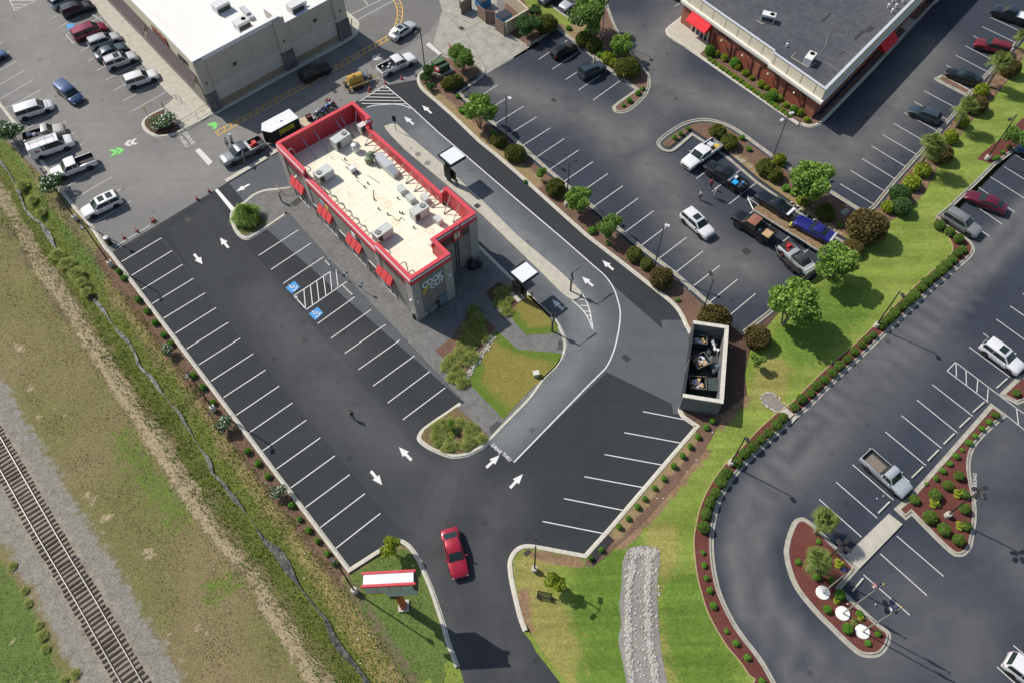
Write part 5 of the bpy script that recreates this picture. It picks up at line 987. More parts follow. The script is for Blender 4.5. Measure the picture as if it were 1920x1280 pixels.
# ---------------------------------------------------------------- dumpster enclosures
SL = brickmat('slate_grey_brick', (.115, .118, .122), (.155, .157, .16), (.20, .20, .20), 1., 0, .4, .12, True, .02)
e0 = at(1303, 604, 2.9); e1 = at(1363, 613, 2.9); e2 = at(1353, 752, 2.9); e3 = at(1284, 741, 2.9)
D = thing('dumpster_enclosure', 'slate grey brick dumpster enclosure with pale capping by the east lawn', 'enclosure', (e3.x, e3.y, 0))
loc_ = lambda q: (q.x-e3.x, q.y-e3.y)
def wallseg(mb, a, b, th, z0, z1, ext=0.):
    a = Vector(a); b = Vector(b); d = (b-a).normalized(); n = Vector((-d.y, d.x))*th/2; a = a-d*ext; b = b+d*ext; mb.prism([a-n, b-n, b+n, a+n], z0, z1)
mb = MB(); mc = MB(); pts = [loc_(e0), loc_(e1), loc_(e2), loc_(e3)]
for k, (a, b) in enumerate(zip(pts[:-1], pts[1:])): wallseg(mb, a, b, .3, 0, 2.78, (.14, .0, .14)[k] if k != 1 else -.16); wallseg(mc, a, b, .44, 2.78, 2.9, .2 if k != 1 else -.24)
mb.build('wall', SL, D); mc.build('capping', mat('pale_coping_stone', (.60, .56, .50), .9, nz=3, amt=.15), D)
mb = MB(); a = Vector(pts[0]); b = Vector(pts[3]); wallseg(mb, a, b, .08, .15, 2.6, -.2); g_ = mb.build('gate', mat('dark_gate', (.03, .032, .034), .7, nz=3, amt=.2), D)
mb = MB(); [mb.tube((*a.lerp(b, t_), 0), (*a.lerp(b, t_), 2.5), .07, 8) for t_ in (.02, .5, .98)]; mb.build('gate_post', mat('white_post', (.45, .45, .45), .6), D)
mb = MB(); mb.prism([Vector(p) for p in pts], .08, .135); mb.build('enclosure_floor', mat('dirty_concrete', (.06, .06, .06), .9, nz=1, amt=.4), D)
def dumpster(px, z, ang, label, open_=1, lid=0, trash=True):
    q = at(px[0], px[1], z); t = thing('dumpster', label, 'dumpster', (q.x, q.y, .14), ang, 'open dumpsters in the slate enclosure'); GD = mat('dumpster_green', (.02, .05, .042), .6, nz=3, amt=.25)
    mb = MB(); L_, W_ = 1.75, 1.55; h = 1.3
    mb.box(-L_/2, L_/2, -W_/2, -W_/2+.05, .1, h); mb.box(-L_/2, L_/2, W_/2-.05, W_/2, .1, h); mb.box(-L_/2, -L_/2+.05, -W_/2+.05, W_/2-.05, .1, h); mb.box(L_/2-.05, L_/2, -W_/2+.05, W_/2-.05, .1, h); mb.box(-L_/2+.05, L_/2-.05, -W_/2+.05, W_/2-.05, .1, .16)
    mb.build('bin_body', GD, t); mb = MB()
    for s_ in (-1, 1): mb.box(-L_/2-.04, L_/2+.04, s_*W_/2-.04, s_*W_/2+.04, h-.03, h+.04)
    for s_ in (-1, 1): mb.box(s_*L_/2-.04, s_*L_/2+.04, -W_/2+.05, W_/2-.05, h-.03, h+.04)
    mb.build('rim', mat('rust_rim', (.16, .13, .10), .8, nz=4, amt=.3), t)
    if lid:
        mb = MB(); y0 = W_/2 if lid == 2 else -W_/2
        if lid == 2: mb.box(L_/2, L_/2+1.5, -W_/2, W_/2, h-.25, h-.2); [mb.box(L_/2+.1, L_/2+1.4, -W_/2+.1+i*.22, -W_/2+.2+i*.22, h-.2, h-.17) for i in range(7)]
        else: mb.box(-L_/2, L_/2, 0.15, W_/2, h+.04, h+.09); [mb.box(-L_/2+.1+i*.2, -L_/2+.18+i*.2, .2, W_/2-.05, h+.09, h+.12) for i in range(8)]
        mb.build('lid', mat('dark_green_lid', (.05, .075, .07), .6), t)
    rnd = random.Random(int(px[1])); cols = [mat('trash_card', (.50, .33, .17), .9), mat('trash_white', (.75, .76, .8), .7), mat('trash_bag_blue', (.42, .50, .66), .5), mat('trash_brown', (.28, .14, .08), .8)]
    mb = MB()
    for i in range(26):
        x = rnd.uniform(-.6, .6); y = rnd.uniform(-.55, .5 if lid != 1 else .0); zz = .95+rnd.uniform(-.1, .2)
        if rnd.random() < .5: mb.blob((x, y, zz), rnd.uniform(.12, .26), rnd.choice((1, 2, 1, 2)), 1, .3, rnd)
        else: mb.box(-.2, .2, -.15, .15, -.03, .1, rnd.choice((0, 0, 3)), rnd.uniform(0, 3), (x, y, zz))
    o = mb.build('rubbish', cols, None); o.location = (q.x, q.y, .14); o.rotation_euler = (0, 0, ang); tag(o, 'boxes and bags heaped in the '+label[5:label.index(' ', 40) if len(label) > 60 else None], 'rubbish', 'rubbish heaps in the dumpsters')
dumpster((1310, 634), 1.3, R(-6), 'open dumpster with half its lid shut, at the far end of the enclosure', lid=1)
dumpster((1314, 676), 1.3, R(24), 'open dumpster turned at an angle in the middle of the enclosure')
dumpster((1308, 718), 1.3, R(-4), 'open dumpster with a ribbed lid folded back, nearest end of the enclosure', lid=2)
q = at(1339, 660, 1.0); t = thing('tarpaulin_pile', 'dark grey tarpaulin and bags piled against the enclosure wall', 'tarpaulin', (q.x, q.y, .03)); mb = MB(); rnd = random.Random(4); [mb.blob((rnd.uniform(-.5, .4), rnd.uniform(-2.2, 2.), rnd.uniform(.2, .7)), rnd.uniform(.3, .6), 0, 1, .35, rnd) for i in range(12)]; mb.build('sheet', mat('grey_tarp', (.10, .12, .13), .5, nz=2, amt=.4), t)
mb = MB(); [mb.blob((rnd.uniform(-.2, .6), rnd.uniform(.2, 1.8), .9), .2, 0, 1, .3, rnd) for i in range(6)]; mb.build('bag', mat('trash_white', (.75, .76, .8), .7), t)
# brown timber enclosure at the top
def pxw(mb, a, b, z1, th=.12, z0=0., org=None):
    A, Bp = a2(a), a2(b); A = A-org; Bp = Bp-org; wallseg(mb, A, Bp, th, z0, z1)
og = a2((945, 67)); D2 = thing('dumpster_enclosure', 'tan walled dumpster enclosure with brown timber gates at the top of the photo', 'enclosure', (og.x, og.y, 0))
mb = MB(); pxw(mb, (948, 66), (990, 41), 2.2, .3, 0, og); pxw(mb, (990, 41), (950, 6), 2.2, .3, 0, og); pxw(mb, (950, 6), (915, -25), 2.2, .3, 0, og); mb.build('wall', mat('tan_block_wall', (.50, .43, .32), .9, nz=2, amt=.08), D2)
for a_, b_ in (((945, 67), (929, 56)), ((929, 45), (913, 44)), ((911, 43), (896, 31)), ((865, 28), (884, 17))): mb = MB(); pxw(mb, a_, b_, 2.1, .1, 0, og); mb.build('gate', mat('brown_gate_boards', (.24, .165, .125), .85, nz=9, amt=.12), D2)
[MB().tube((*(a2(p)-og), 0), (*(a2(p)-og), 2.35), .09, 8).build('gate_post', mat('bronze', (.12, .10, .08), .6), D2) for p in ((946, 69), (912, 45), (884, 18), (863, 16))]
for px, l in (((945, 42), 'blue dumpster with dark lid behind the brown timber gates, right one'), ((906, 12), 'blue dumpster with dark lid behind the brown timber gates, upper one')):
    q = at(*px); t = thing('dumpster', l, 'dumpster', (q.x, q.y, 0), R(35)); MB().box(-1, 1, -.8, .8, .1, 1.3).build('bin_body', mat('dumpster_blue', (.02, .16, .36), .6), t, bevel=.03); MB().box(-1.05, 1.05, -.85, .85, 1.3, 1.4).build('lid', mat('dark_lid', (.03, .035, .045), .5), t)
# ---------------------------------------------------------------- pylon sign
q = at(757, 1135.5); PS = thing('pylon_sign', 'tall roadside sign with a white top, red rails and an orange post', 'sign', (q.x, q.y, .05), R(2.5))
zt = 9.2; tl_ = at(680, 1069, zt)-q; br_ = at(778, 1098, zt)-q; tr_ = at(779.5, 1069, zt)-q; bl_ = at(677.5, 1098, zt)-q
x0, x1 = (tl_.x+bl_.x)/2, (tr_.x+br_.x)/2; y0, y1 = (bl_.y+br_.y)/2, (tl_.y+tr_.y)/2; print('pylon', x0, x1, y0, y1)
PW = mat('sign_white_panel', (.78, .80, .83), .4, nz=.6, amt=.04); PB = mat('sign_blue_grey', (.45, .50, .55), .5, nz=2, amt=.1)
MB().box(x0+.1, x1-.15, y0+.22, y1-.22, zt-.5, zt-.05).build('top_panel', PW, PS, bevel=.03)
mb = MB(); mb.box(x0-.05, x1, y1-.22, y1, zt-.35, zt); mb.box(x0-.05, x1, y0, y0+.22, zt-.35, zt); mb.build('red_rail', RED, PS, bevel=.02)
mb = MB()
for yy in (y0+.22, y1-.22):
    s_ = -1 if yy < (y0+y1)/2 else 1
    for i in range(4):
        xa = x0+.15+i*(x1-x0-.4)/4; mb.box(xa, xa+(x1-x0-.4)/4-.06, min(yy, yy+s_*.2), max(yy, yy+s_*.2), zt-2.1+.0*i, zt-.36)
mb.build('letter_panel', PB, PS)
mb = MB(); mb.box(x0+1.6, x1-.15, y0+.1, y1-.1, zt-3.6, zt-2.1); mb.build('lower_sign_box', PB, PS)
MB().box(x1-.35, x1-.05, y0+.2, y1-.2, zt-2.9, zt-.3).build('end_frame', BLK, PS)
me_ = MB(); me_.box(x0+.4, x0+1.5, y0+.0, y0+.12, zt-2.5, zt-2.15); me_.build('yellow_arrow', mat('sign_yellow', (.75, .5, .02), .5), PS)
mb = MB(); mb.box(x0+1.7, x1-2., -.45, .55, zt-5.0, zt-3.6); mb.build('message_board', BLK, PS)
mb = MB(); mb.box(-.22, .22, -.35, .35, 0, zt-2.2); mb.build('post', mat('orange_red_post', (.42, .07, .02), .5), PS, bevel=.02)
MB().box(-.5, .5, -.55, .55, 0, .12).build('footing', CONC, PS)
# ---------------------------------------------------------------- menu canopies
def canopy(base_px, pts, zt, label, pad):
    q = at(*base_px); t = thing('menu_canopy', label, 'canopy', (q.x, q.y, .15), UA)
    P = [at(p[0], p[1], zt)-q for p in pts]; P = [(v.dot(LU), v.dot(LV)) for v in P]; print('canopy', base_px, [tuple(round(a, 2) for a in p) for p in P])
    ux0 = min(p[0] for p in P); ux1 = max(p[0] for p in P); vy0 = min(p[1] for p in P); vy1 = max(p[1] for p in P)
    mb = MB(); mb.box(ux0, ux1, vy0, vy1, zt-.55, zt-.2); mb.build('canopy_frame', BLK, t, bevel=.03)
    mb = MB(); mb.box(ux0+.35, ux1-.12, vy0+.12, vy1-.1, zt-.22, zt-.12); mb.box(ux0+.34, ux1-.11, vy0+.11+(vy1-vy0)*.32, vy0+.14+(vy1-vy0)*.32, zt-.13, zt-.10); mb.build('canopy_roof', mat('white_canopy_roof', (.74, .78, .83), .35, nz=1, amt=.03), t)
    mb = MB(); mb.box(-.35, -.05, -.12, .12, 0, zt-.4); mb.box(.25, .4, -.1, .1, 0, zt-.4); mb.box(-.6, .8, -.22, -.1, .5, 2.6); mb.tube((0, 0, zt-.5), ((ux0+ux1)/2, (vy0+vy1)/2, zt-.5), .1, 6); mb.build('post_frame', BLK, t)
    mb = MB(); mb.box(-.4, 1.5, .05, .16, .9, 2.5); mb.build('menu_board', mat('menu_black', (.02, .02, .022), .3), t)
    if pad: MB().box(-.85, .85, -.6, .6, -.02, .12).build('pad', CONC, t)
canopy((842, 341), [(849, 272), (871.5, 291.5), (845, 311), (822, 291)], 4.2, 'black framed drive-through menu canopy with white roof, standing on the concrete median', 0)
canopy((970, 556), [(984, 487), (1009, 512), (982, 531), (956, 511)], 4.2, 'black framed drive-through menu canopy with white roof, standing at the restaurant lawn', 1)
# ================================================================ VEHICLES
TYRE = mat('tyre_rubber', (.018, .018, .019), .85, nz=8, amt=.2)
RIM = mat('alloy_rim', (.50, .51, .52), .35, .8, nz=3, amt=.05); RIMB = mat('black_rim', (.03, .03, .032), .4, .3)
CGLASS = mat('car_glass', (.020, .032, .032), .07, nz=.7, amt=.2); TRIM = mat('black_trim', (.02, .02, .021), .6)
HL = mat('headlight_lens', (.68, .70, .72), .15, nz=4); TL = mat('tail_light_red', (.42, .015, .02), .25); CHR = mat('chrome', (.62, .63, .64), .2, .9)
PL = mat('plate_white', (.7, .7, .7), .5)
def paint(name, col, metal=.25, rough=.32): return mat('paint_'+name, col, rough, metal, nz=.6, amt=.03, coat=.8)
VT = {
 'sedan': dict(L=4.85, W=1.82, H=1.45, lo=.24, belt=[(-.5, .76, .72), (-.485, .86, .88), (-.44, .95, .99), (-.36, 1, 1.0), (-.1, 1, .97), (.12, 1, .95), (.24, 1, .93), (.36, .98, .86), (.44, .93, .78), (.485, .82, .68), (.5, .70, .58)], g=(-.40, -.235, .03, .20), wr=.33),
 'suv': dict(L=4.8, W=1.9, H=1.72, lo=.30, belt=[(-.5, .80, .80), (-.49, .90, 1.0), (-.46, .96, 1.1), (-.3, 1, 1.12), (-.1, 1, 1.08), (.14, 1, 1.06), (.26, 1, 1.03), (.38, .98, .98), (.46, .92, .90), (.49, .84, .80), (.5, .76, .66)], g=(-.485, -.43, .06, .22), wr=.37),
 'hatch': dict(L=4.25, W=1.78, H=1.52, lo=.25, belt=[(-.5, .78, .75), (-.485, .88, .95), (-.44, .96, 1.02), (-.2, 1, 1.0), (.1, 1, .98), (.24, 1, .95), (.36, .97, .88), (.45, .9, .78), (.49, .8, .68), (.5, .7, .58)], g=(-.475, -.38, .06, .24), wr=.33),
 'minivan': dict(L=5.1, W=1.95, H=1.76, lo=.26, belt=[(-.5, .82, .8), (-.49, .92, 1.0), (-.45, .98, 1.08), (0, 1, 1.06), (.2, 1, 1.04), (.32, 1, .98), (.42, .95, .86), (.48, .85, .72), (.5, .75, .60)], g=(-.485, -.44, .14, .33), wr=.34),
 'van': dict(L=5.7, W=2.0, H=2.1, lo=.35, belt=[(-.5, .93, .9), (-.495, .97, 1.15), (-.45, 1, 1.2), (.1, 1, 1.2), (.3, 1, 1.2), (.38, .99, 1.15), (.46, .95, 1.08), (.49, .90, .95), (.5, .84, .7)], g=(-.49, -.475, .22, .325), wr=.37),
 'muscle': dict(L=5.1, W=1.88, H=1.33, lo=.24, belt=[(-.5, .90, .74), (-.49, .95, .88), (-.42, .98, .93), (-.2, 1, .93), (0, 1, .92), (.2, 1, .90), (.38, .99, .87), (.47, .96, .82), (.495, .93, .72), (.5, .90, .60)], g=(-.33, -.19, .0, .10), wr=.34),
 'pickup': dict(L=5.8, W=2.0, H=1.88, lo=.42, bed=(-.485, -.115), belt=[(-.5, .92, 1.05), (-.495, .96, 1.22), (-.485, .97, 1.25), (-.115, 1, 1.25), (-.10, 1, 1.22), (.1, 1, 1.2), (.24, 1, 1.18), (.38, .98, 1.14), (.46, .95, 1.08), (.49, .90, .95), (.5, .84, .72)], g=(-.115, -.095, .12, .235), wr=.40),
 'shortcab': dict(L=5.4, W=1.9, H=1.75, lo=.38, bed=(-.485, -.03), belt=[(-.5, .92, .95), (-.495, .96, 1.1), (-.485, .97, 1.13), (-.03, 1, 1.13), (-.02, 1, 1.1), (.1, 1, 1.09), (.24, 1, 1.06), (.38, .98, 1.0), (.46, .95, .94), (.49, .90, .82), (.5, .84, .66)], g=(-.03, -.01, .13, .235), wr=.36),
}
_wheel = {}
def vehicle(kind, rear, front, col, label, name='parked_car', cat='car', group=None, z=0., opt=(), lift=0., L=None, rim=RIM, zc=.75, roofcol=None):
    """rear / front: survey points of the bumper centres (photo px) about 0.75 m up"""
    T = VT[kind]; L = L or T['L']; W_ = T['W']; hw = W_/2; H = T['H']; lo = T['lo']; r = at(rear[0], rear[1], zc+z+lift); f = at(front[0], front[1], zc+z+lift)
    c = (r+f)/2; ang = math.atan2(f.y-r.y, f.x-r.x); t = thing(name, label, cat, (c.x, c.y, z), ang, group)
    P = paint(*col) if isinstance(col, tuple) else col
    secs = []; bed = T.get('bed'); fl = .78
    def sec(x, wf, b, m=0):
        w_ = hw*wf; cr = .05 if abs(x) < .49*L else .02
        if m: return [(x, w_*.9, lo+lift), (x, w_, lo+lift+.2), (x, w_, b-.25+lift), (x, w_*.995, b+lift), (x, w_*.9, b+lift), (x, w_*.9, fl+lift), (x, 0, fl+lift)]
        return [(x, w_*.88, lo+lift), (x, w_, lo+lift+.2), (x, w_, b-.22+lift), (x, w_*.95, b-.03+lift), (x, w_*.82, b+cr*.5+lift), (x, w_*.45, b+cr+lift), (x, 0, b+cr*1.1+lift)]
    flag = []
    for (tx, wf, b) in T['belt']:
        x = tx*L
        if bed and abs(tx-bed[0]) < 1e-6: secs.append(sec(x, wf, b)); flag.append(0); secs.append(sec(x+.05, wf, b, 1)); flag.append(1)
        elif bed and abs(tx-bed[1]) < 1e-6: secs.append(sec(x-.03, wf, b, 1)); flag.append(1); secs.append(sec(x, wf, b)); flag.append(0)
        else: secs.append(sec(x, wf, b)); flag.append(0)
    n = 13; V = []
    for s in secs: V += s+[(x, -y, z_) for x, y, z_ in s[-2::-1]]
    Fb = []; Fd = []
    for i in range(len(secs)-1):
        for k in range(n-1):
            q = (i*n+k, (i+1)*n+k, (i+1)*n+k+1, i*n+k+1); inner = bed and 4 <= k <= 7 and (flag[i] or flag[i+1]); (Fd if inner else Fb).append(q)
        Fb.append((i*n+n-1, (i+1)*n+n-1, (i+1)*n, i*n))
    Fb += [tuple(range(n))[::-1], tuple((len(secs)-1)*n+k for k in range(n))]
    mb = MB(); mb.add(V, Fb)
    wb = .30*L if kind not in ('pickup', 'shortcab', 'van') else .29*L
    if kind == 'shortcab': wb = .28*L
    wr = T['wr']+(lift*.45); wxs = (-wb if kind != 'pickup' else -.30*L, wb+ .0*L)
    for wx in wxs:       # wheel arch linings
        for s in (-1, 1):
            pts = [(wx+(wr+.09)*math.cos(a), s*(hw+.004), wr+(wr+.09)*math.sin(a)) for a in [R(-25+i*23) for i in range(11)]]; mb.add(pts, [tuple(range(11))], 1)
    x1 = .5*L; yy = hw*.55; mb.box(x1-.03, x1+.012, -yy, yy, lo+lift+.12, lo+lift+.36, 1); mb.box(-x1-.012, -x1+.03, -yy, yy, lo+lift+.05, lo+lift+.2, 1)
    for s in (-1, 1): mb.box(-wb+wr+.1, wb-wr-.1, s*hw-.015, s*hw+.012, lo+lift, lo+lift+.1, 1)
    for s in (-1, 1):
        for gx in ((T['g'][2]*L+.02, T['g'][2]*L-1.0) if kind != 'shortcab' else (T['g'][2]*L+.02, T['g'][1]*L+.15)): mb.box(gx-.012, gx+.012, s*hw-.012, s*hw+.003, lo+lift+.12, T['belt'][4][2]-.24+lift, 1)
    bxf = T['g'][3]*L+.12; mb.box(bxf, bxf+.02, -hw*.8, hw*.8, T['belt'][-5][2]+lift-.02, T['belt'][-5][2]+lift+.035, 1)
    mb.build('body', [P, TRIM], t, smooth=38)
    if bed: MB().add(V, Fd).build('truck_bed', mat('bed_liner', (.045, .045, .047), .8, nz=6, amt=.3) if 'whitebed' not in opt else mat('grey_bed', (.35, .36, .37), .6), t)
    # cabin
    g = [a*L for a in T['g']]; bz = lambda x: [b for tx, wf, b in T['belt'] if tx*L >= x-1e-6][0] if True else 0
    zb0 = bz(g[0])-.04+lift; zb1 = min(bz(g[3]), bz(g[2]))-.02+lift; Hh = H+lift; wbm = hw*.93; wtp = hw*{'sedan': .76, 'muscle': .74, 'hatch': .77, 'suv': .80}.get(kind, .85)
    def cs(x, zb, zt, wb_, wt_): return [(x, wb_, zb-.1), (x, wb_, zb), (x, wt_, zt), (x, wt_*.8, zt+.03), (x, 0, zt+.045)]
    stt = [cs(g[0], zb0, zb0+.02, wbm*.9, wbm*.86), cs(g[1], zb0, Hh-.07, wbm*.97, wtp*.97), cs((g[1]+g[2])/2, (zb0+zb1)/2, Hh-.03, wbm, wtp), cs(g[2], zb1, Hh-.08, wbm, wtp*.97), cs(g[3], zb1, zb1+.02, wbm*.95, wbm*.88)]
    n = 9; V = []
    for s in stt: V += s+[(x, -y, z_) for x, y, z_ in s[-2::-1]]
    mb = MB(); mb.add(V, [(i*n+k, (i+1)*n+k, (i+1)*n+k+1, i*n+k+1) for i in range(4) for k in range(n-1)]+[tuple(range(n))[::-1], tuple(4*n+k for k in range(n))])
    RP = P if not roofcol else paint(*roofcol)
    mb.build('roof', RP, t, smooth=40)
    def screen(a, b, nm, sg, ins=.10):
        (xa, wa, za), (xb, wb2, zbb) = a, b; d = Vector((xb-xa, 0, zbb-za)); nn = Vector((-d.z, 0, d.x)).normalized()*(.03 if nm == 'windscreen' else .03)
        if nn.z < 0: nn = -nn
        q = lambda x, y, z_: (x+nn.x, y, z_+nn.z)
        p0 = Vector((xa, 0, za)).lerp(Vector((xb, 0, zbb)), .06); p1 = Vector((xa, 0, za)).lerp(Vector((xb, 0, zbb)), .93)
        w0 = wa*.93; w1 = wb2*.90; MB().add([q(p0.x, w0, p0.z), q(p0.x, 0, p0.z+.02), q(p0.x, -w0, p0.z), q(p1.x, -w1, p1.z), q(p1.x, 0, p1.z+.035), q(p1.x, w1, p1.z)], [(0, 1, 4, 5), (1, 2, 3, 4)]).build(nm, CGLASS, t)
    screen((g[3], wbm*.9, zb1+.02), (g[2], wtp*.97, Hh-.08), 'windscreen', 1); screen((g[0], wbm*.88, zb0+.02), (g[1], wtp*.97, Hh-.07), 'rear_window', -1)
    for s in (-1, 1):
        mb = MB(); xs0, xs1 = g[0]+(g[1]-g[0])*.55+.06, g[3]-(g[3]-g[2])*.30
        if kind == 'van': xs0 = g[2]-2.4
        def pt(x, k):
            zb_ = zb0+(zb1-zb0)*(x-g[0])/(g[3]-g[0])+.06
            # top limit under the sloping pillars
            if x < g[1]: zt_ = zb0+.02+(Hh-.07-zb0)*(x-g[0])/(g[1]-g[0]+1e-6)
            elif x > g[2]: zt_ = zb1+.02+(Hh-.08-zb1)*(g[3]-x)/(g[3]-g[2])
            else: zt_ = Hh-.06
            zt_ = max(zb_+.02, zt_-.09); z_ = zb_ if k == 0 else zt_; fr = (z_-zb0)/(Hh-.07-zb0)
            return (x, s*(wbm+(wtp-wbm)*fr+.014), z_)
        cuts = [xs0, max(xs0+.2, g[1]+.05), g[1]+(g[2]-g[1])*.48, g[2]-.02, xs1] if kind != 'shortcab' else [g[1]+.05, g[1]+.3, g[2]-.4, g[2]-.02, xs1]
        for a, b, gp in ((cuts[0], cuts[1], 0), (cuts[1], cuts[2]-.03, 0), (cuts[2]+.03, cuts[3], 0), (cuts[3], cuts[4], 0)):
            if b-a > .05: mb.quad(pt(a, 0), pt(b, 0), pt(b, 1), pt(a, 1))
        mb.build('side_window', CGLASS, t)
        MB().box(g[3]-.42, g[3]-.28, s*(hw+.02), s*(hw+.20), zb1+.02, zb1+.16).build('mirror', P if 'blackmirror' not in opt else TRIM, t, bevel=.02)
        xf = .488*L; bf = T['belt'][-2][2]; MB().box(xf-.16, xf+.03, s*hw*.58, s*hw*.83, bf-.17+lift, bf-.02+lift).build('headlight', HL, t, bevel=.02)
        bf = T['belt'][1][2]; MB().box(-.497*L, -.497*L+.14, s*hw*.66, s*hw*.88, bf-.26+lift, bf-.06+lift).build('tail_light', TL, t, bevel=.015)
    key = (round(wr, 2), rim.name)
    for wx in wxs:
        for s in (-1, 1):
            if key not in _wheel:
                ty = MB(); ty.lathe([(wr*.62, -.11), (wr*.97, -.11), (wr, -.06), (wr, .06), (wr*.97, .11), (wr*.62, .11)], 18); to = ty.build('wheel', TYRE, t, smooth=30); rm = MB(); rm.lathe([(wr*.64, .07), (wr*.62, .10), (wr*.5, .095), (wr*.48, .06), (wr*.2, .06), (wr*.14, .10), (.01, .10)], 18)
                for i in range(5):
                    a = i*math.pi*2/5; rm.box(wr*.12, wr*.56, -.035, .035, .06, .098, 0, a)
                ro = rm.build('rim', rim, to); _wheel[key] = (to, ro)
            else:
                to = _wheel[key][0].copy(); C.objects.link(to); to.parent = t; ro = _wheel[key][1].copy(); C.objects.link(ro); ro.parent = to
            to.location = (wx, s*(hw-.085), wr); to.rotation_euler = (R(-90) if s > 0 else R(90), 0, 0)
    if 'sunroof' in opt or 'twinroof' in opt:
        xc = g[2]-.55; mb = MB(); w_ = wtp*.62; mb.box(xc-.45, xc+.3, -w_, w_, Hh-.02, Hh+.028)
        if 'twinroof' in opt: mb.box(xc-1.5, xc-.75, -w_, w_, Hh-.02, Hh+.030)
        mb.build('sunroof', CGLASS, t)
    if 'rails' in opt:
        for s in (-1, 1): mb = MB(); mb.tube((g[1]+.1, s*wtp*.88, Hh+.06), (g[2]-.1, s*wtp*.88, Hh+.06), .025, 5); mb.tube((g[1]+.1, s*wtp*.88, Hh+.06), (g[1]+.05, s*wtp*.88, Hh-.05), .025, 5); mb.build('roof_rail', TRIM, t)
    if 'spoiler' in opt: MB().box(-.49*L, -.43*L, -hw*.85, hw*.85, .97, 1.05).build('spoiler', WHT, t)
    if 'pale_tail' in opt: MB().box(-.50*L-.01, -.455*L, -hw*.9, hw*.9, .93+lift, .975+lift).build('tail_panel', mat('pale_grey_panel', (.5, .52, .52), .5), t)
    return t
def pos(t, x, y, z): c, s = math.cos(t.rotation_euler.z), math.sin(t.rotation_euler.z); return Vector((t.location.x+x*c-y*s, t.location.y+x*s+y*c, t.location.z+z))
def load(t, items, name, label, cat, z0=.8):
    """loose load in a pickup bed: a thing of its own"""
    p = pos(t, 0, 0, 0); o = thing(name, label, cat, p, t.rotation_euler.z)
    for nm, x0, x1, y0, y1, za, zb, m in items: MB().box(x0, x1, y0, y1, z0+za, z0+zb).build(nm, m, o, bevel=.03)
    return o
G1 = 'cars parked in front of the store'; G2 = 'cars parked along the left edge of the grey lot'; G3 = 'cars parked in the north lot'; G4 = 'cars parked in the east lot'
WHTP = ('white', (.74, .74, .75), .0, .3)
vehicle('suv', (95, 11), (146, -14), ('silver_blue', (.36, .44, .54)), 'silver blue hatchback at the top edge, first in the row by the store', group=G1)
vehicle('suv', (116, 26), (172, 6), ('ink_black', (.022, .026, .04)), 'dark navy suv parked beside the silver blue hatchback by the store', group=G1)
vehicle('minivan', (137, 70), (196, 46), ('magenta_red', (.26, .02, .06)), 'magenta red wagon parked on the blue accessible space by the store', group=G1)
vehicle('suv', (168, 86), (223, 66), ('light_silver', (.50, .51, .53)), 'silver suv with pale roof beside the magenta red wagon', group=G1, opt=('rails',))
vehicle('sedan', (178, 108), (235, 83), ('dark_teal', (.06, .09, .12)), 'dark teal sedan squeezed between two silver suvs by the store', group=G1)
vehicle('suv', (194, 124), (258, 101), ('silver_white', (.60, .61, .63)), 'silver suv with a large sunroof parked by the store sidewalk', group=G1, opt=('sunroof', 'rails'))
vehicle('suv', (235, 157), (294, 137), WHTP, 'white suv on its own at the near end of the store row', group=G1)
vehicle('minivan', (110, 158), (149, 190), ('navy_blue', (.035, .075, .18)), 'navy blue minivan driving down the aisle of the grey lot', 'minivan', 'minivan')
vehicle('minivan', (31, 215), (95, 194), WHTP, 'white minivan parked at the left edge above the beige pickup', 'minivan', 'minivan', G2)
t = vehicle('shortcab', (44, 261), (121, 239), ('champagne', (.47, .44, .39)), 'champagne beige pickup with black bed beside the white work van', 'pickup_truck', 'pickup', G2)
p = pos(t, -1.5, 0, .85); o = thing('rubbish_bag', 'two grey bags lying in the bed of the beige pickup', 'bags', p, t.rotation_euler.z); rnd = random.Random(3); m_ = mat('grey_bag', (.38, .40, .45), .5, nz=3, amt=.2)
MB().blob((-.3, .2, .2), .38, 0, 2, .12, rnd, .8).build('bag', m_, o, 60); MB().blob((.35, -.15, .18), .33, 0, 2, .12, rnd, .8).build('bag', m_, o, 60)
t = vehicle('van', (58, 289), (135, 262), WHTP, 'white work van with a roof ladder rack parked at the left edge', 'work_van', 'van', G2)
mb = MB(); [mb.tube((x, -.85, 2.14), (x, .85, 2.14), .03, 5) for x in (-2.2, -1.2, -.2, .8)]; mb.tube((-2.5, .55, 2.2), (.9, .55, 2.2), .035, 5); mb.tube((-2.5, .2, 2.2), (.9, .2, 2.2), .035, 5); [mb.tube((-2.4+i*.3, .2, 2.2), (-2.4+i*.3, .55, 2.2), .02, 4) for i in range(11)]; mb.build('roof_rack', mat('rack_white', (.6, .6, .6), .5), t)
mb = MB(); [mb.box(-2.0+i*.32, -1.78+i*.32, -1.012, -.99, 1.28, 1.6) for i in range(2)]; mb.build('van_logo', mat('logo_red', (.45, .08, .08), .5, nz=9, amt=.4), t)
t = vehicle('pickup', (178, 298), (97, 329), WHTP, 'white pickup with empty black bed parked nose to the hedge', 'pickup_truck', 'pickup', G2, opt=('blackmirror',))
vehicle('suv', (222, 370), (157, 400), WHTP, 'white suv with two dark sunroof panels, last in the left row', group=G2, opt=('twinroof',), L=5.0)
vehicle('sedan', (-48, 122), (8, 96), ('mid_blue', (.05, .12, .22)), 'nose of a blue car at the far left edge of the photo')
vehicle('suv', (564, 147), (617, 122), ('jet_black', (.008, .008, .010)), 'black crossover driving along the yellow line behind the restaurant')
vehicle('sedan', (736, 69), (774, 43), ('silver', (.52, .54, .57)), 'silver sedan with sunroof turning at the end of the yellow line', opt=('sunroof',))
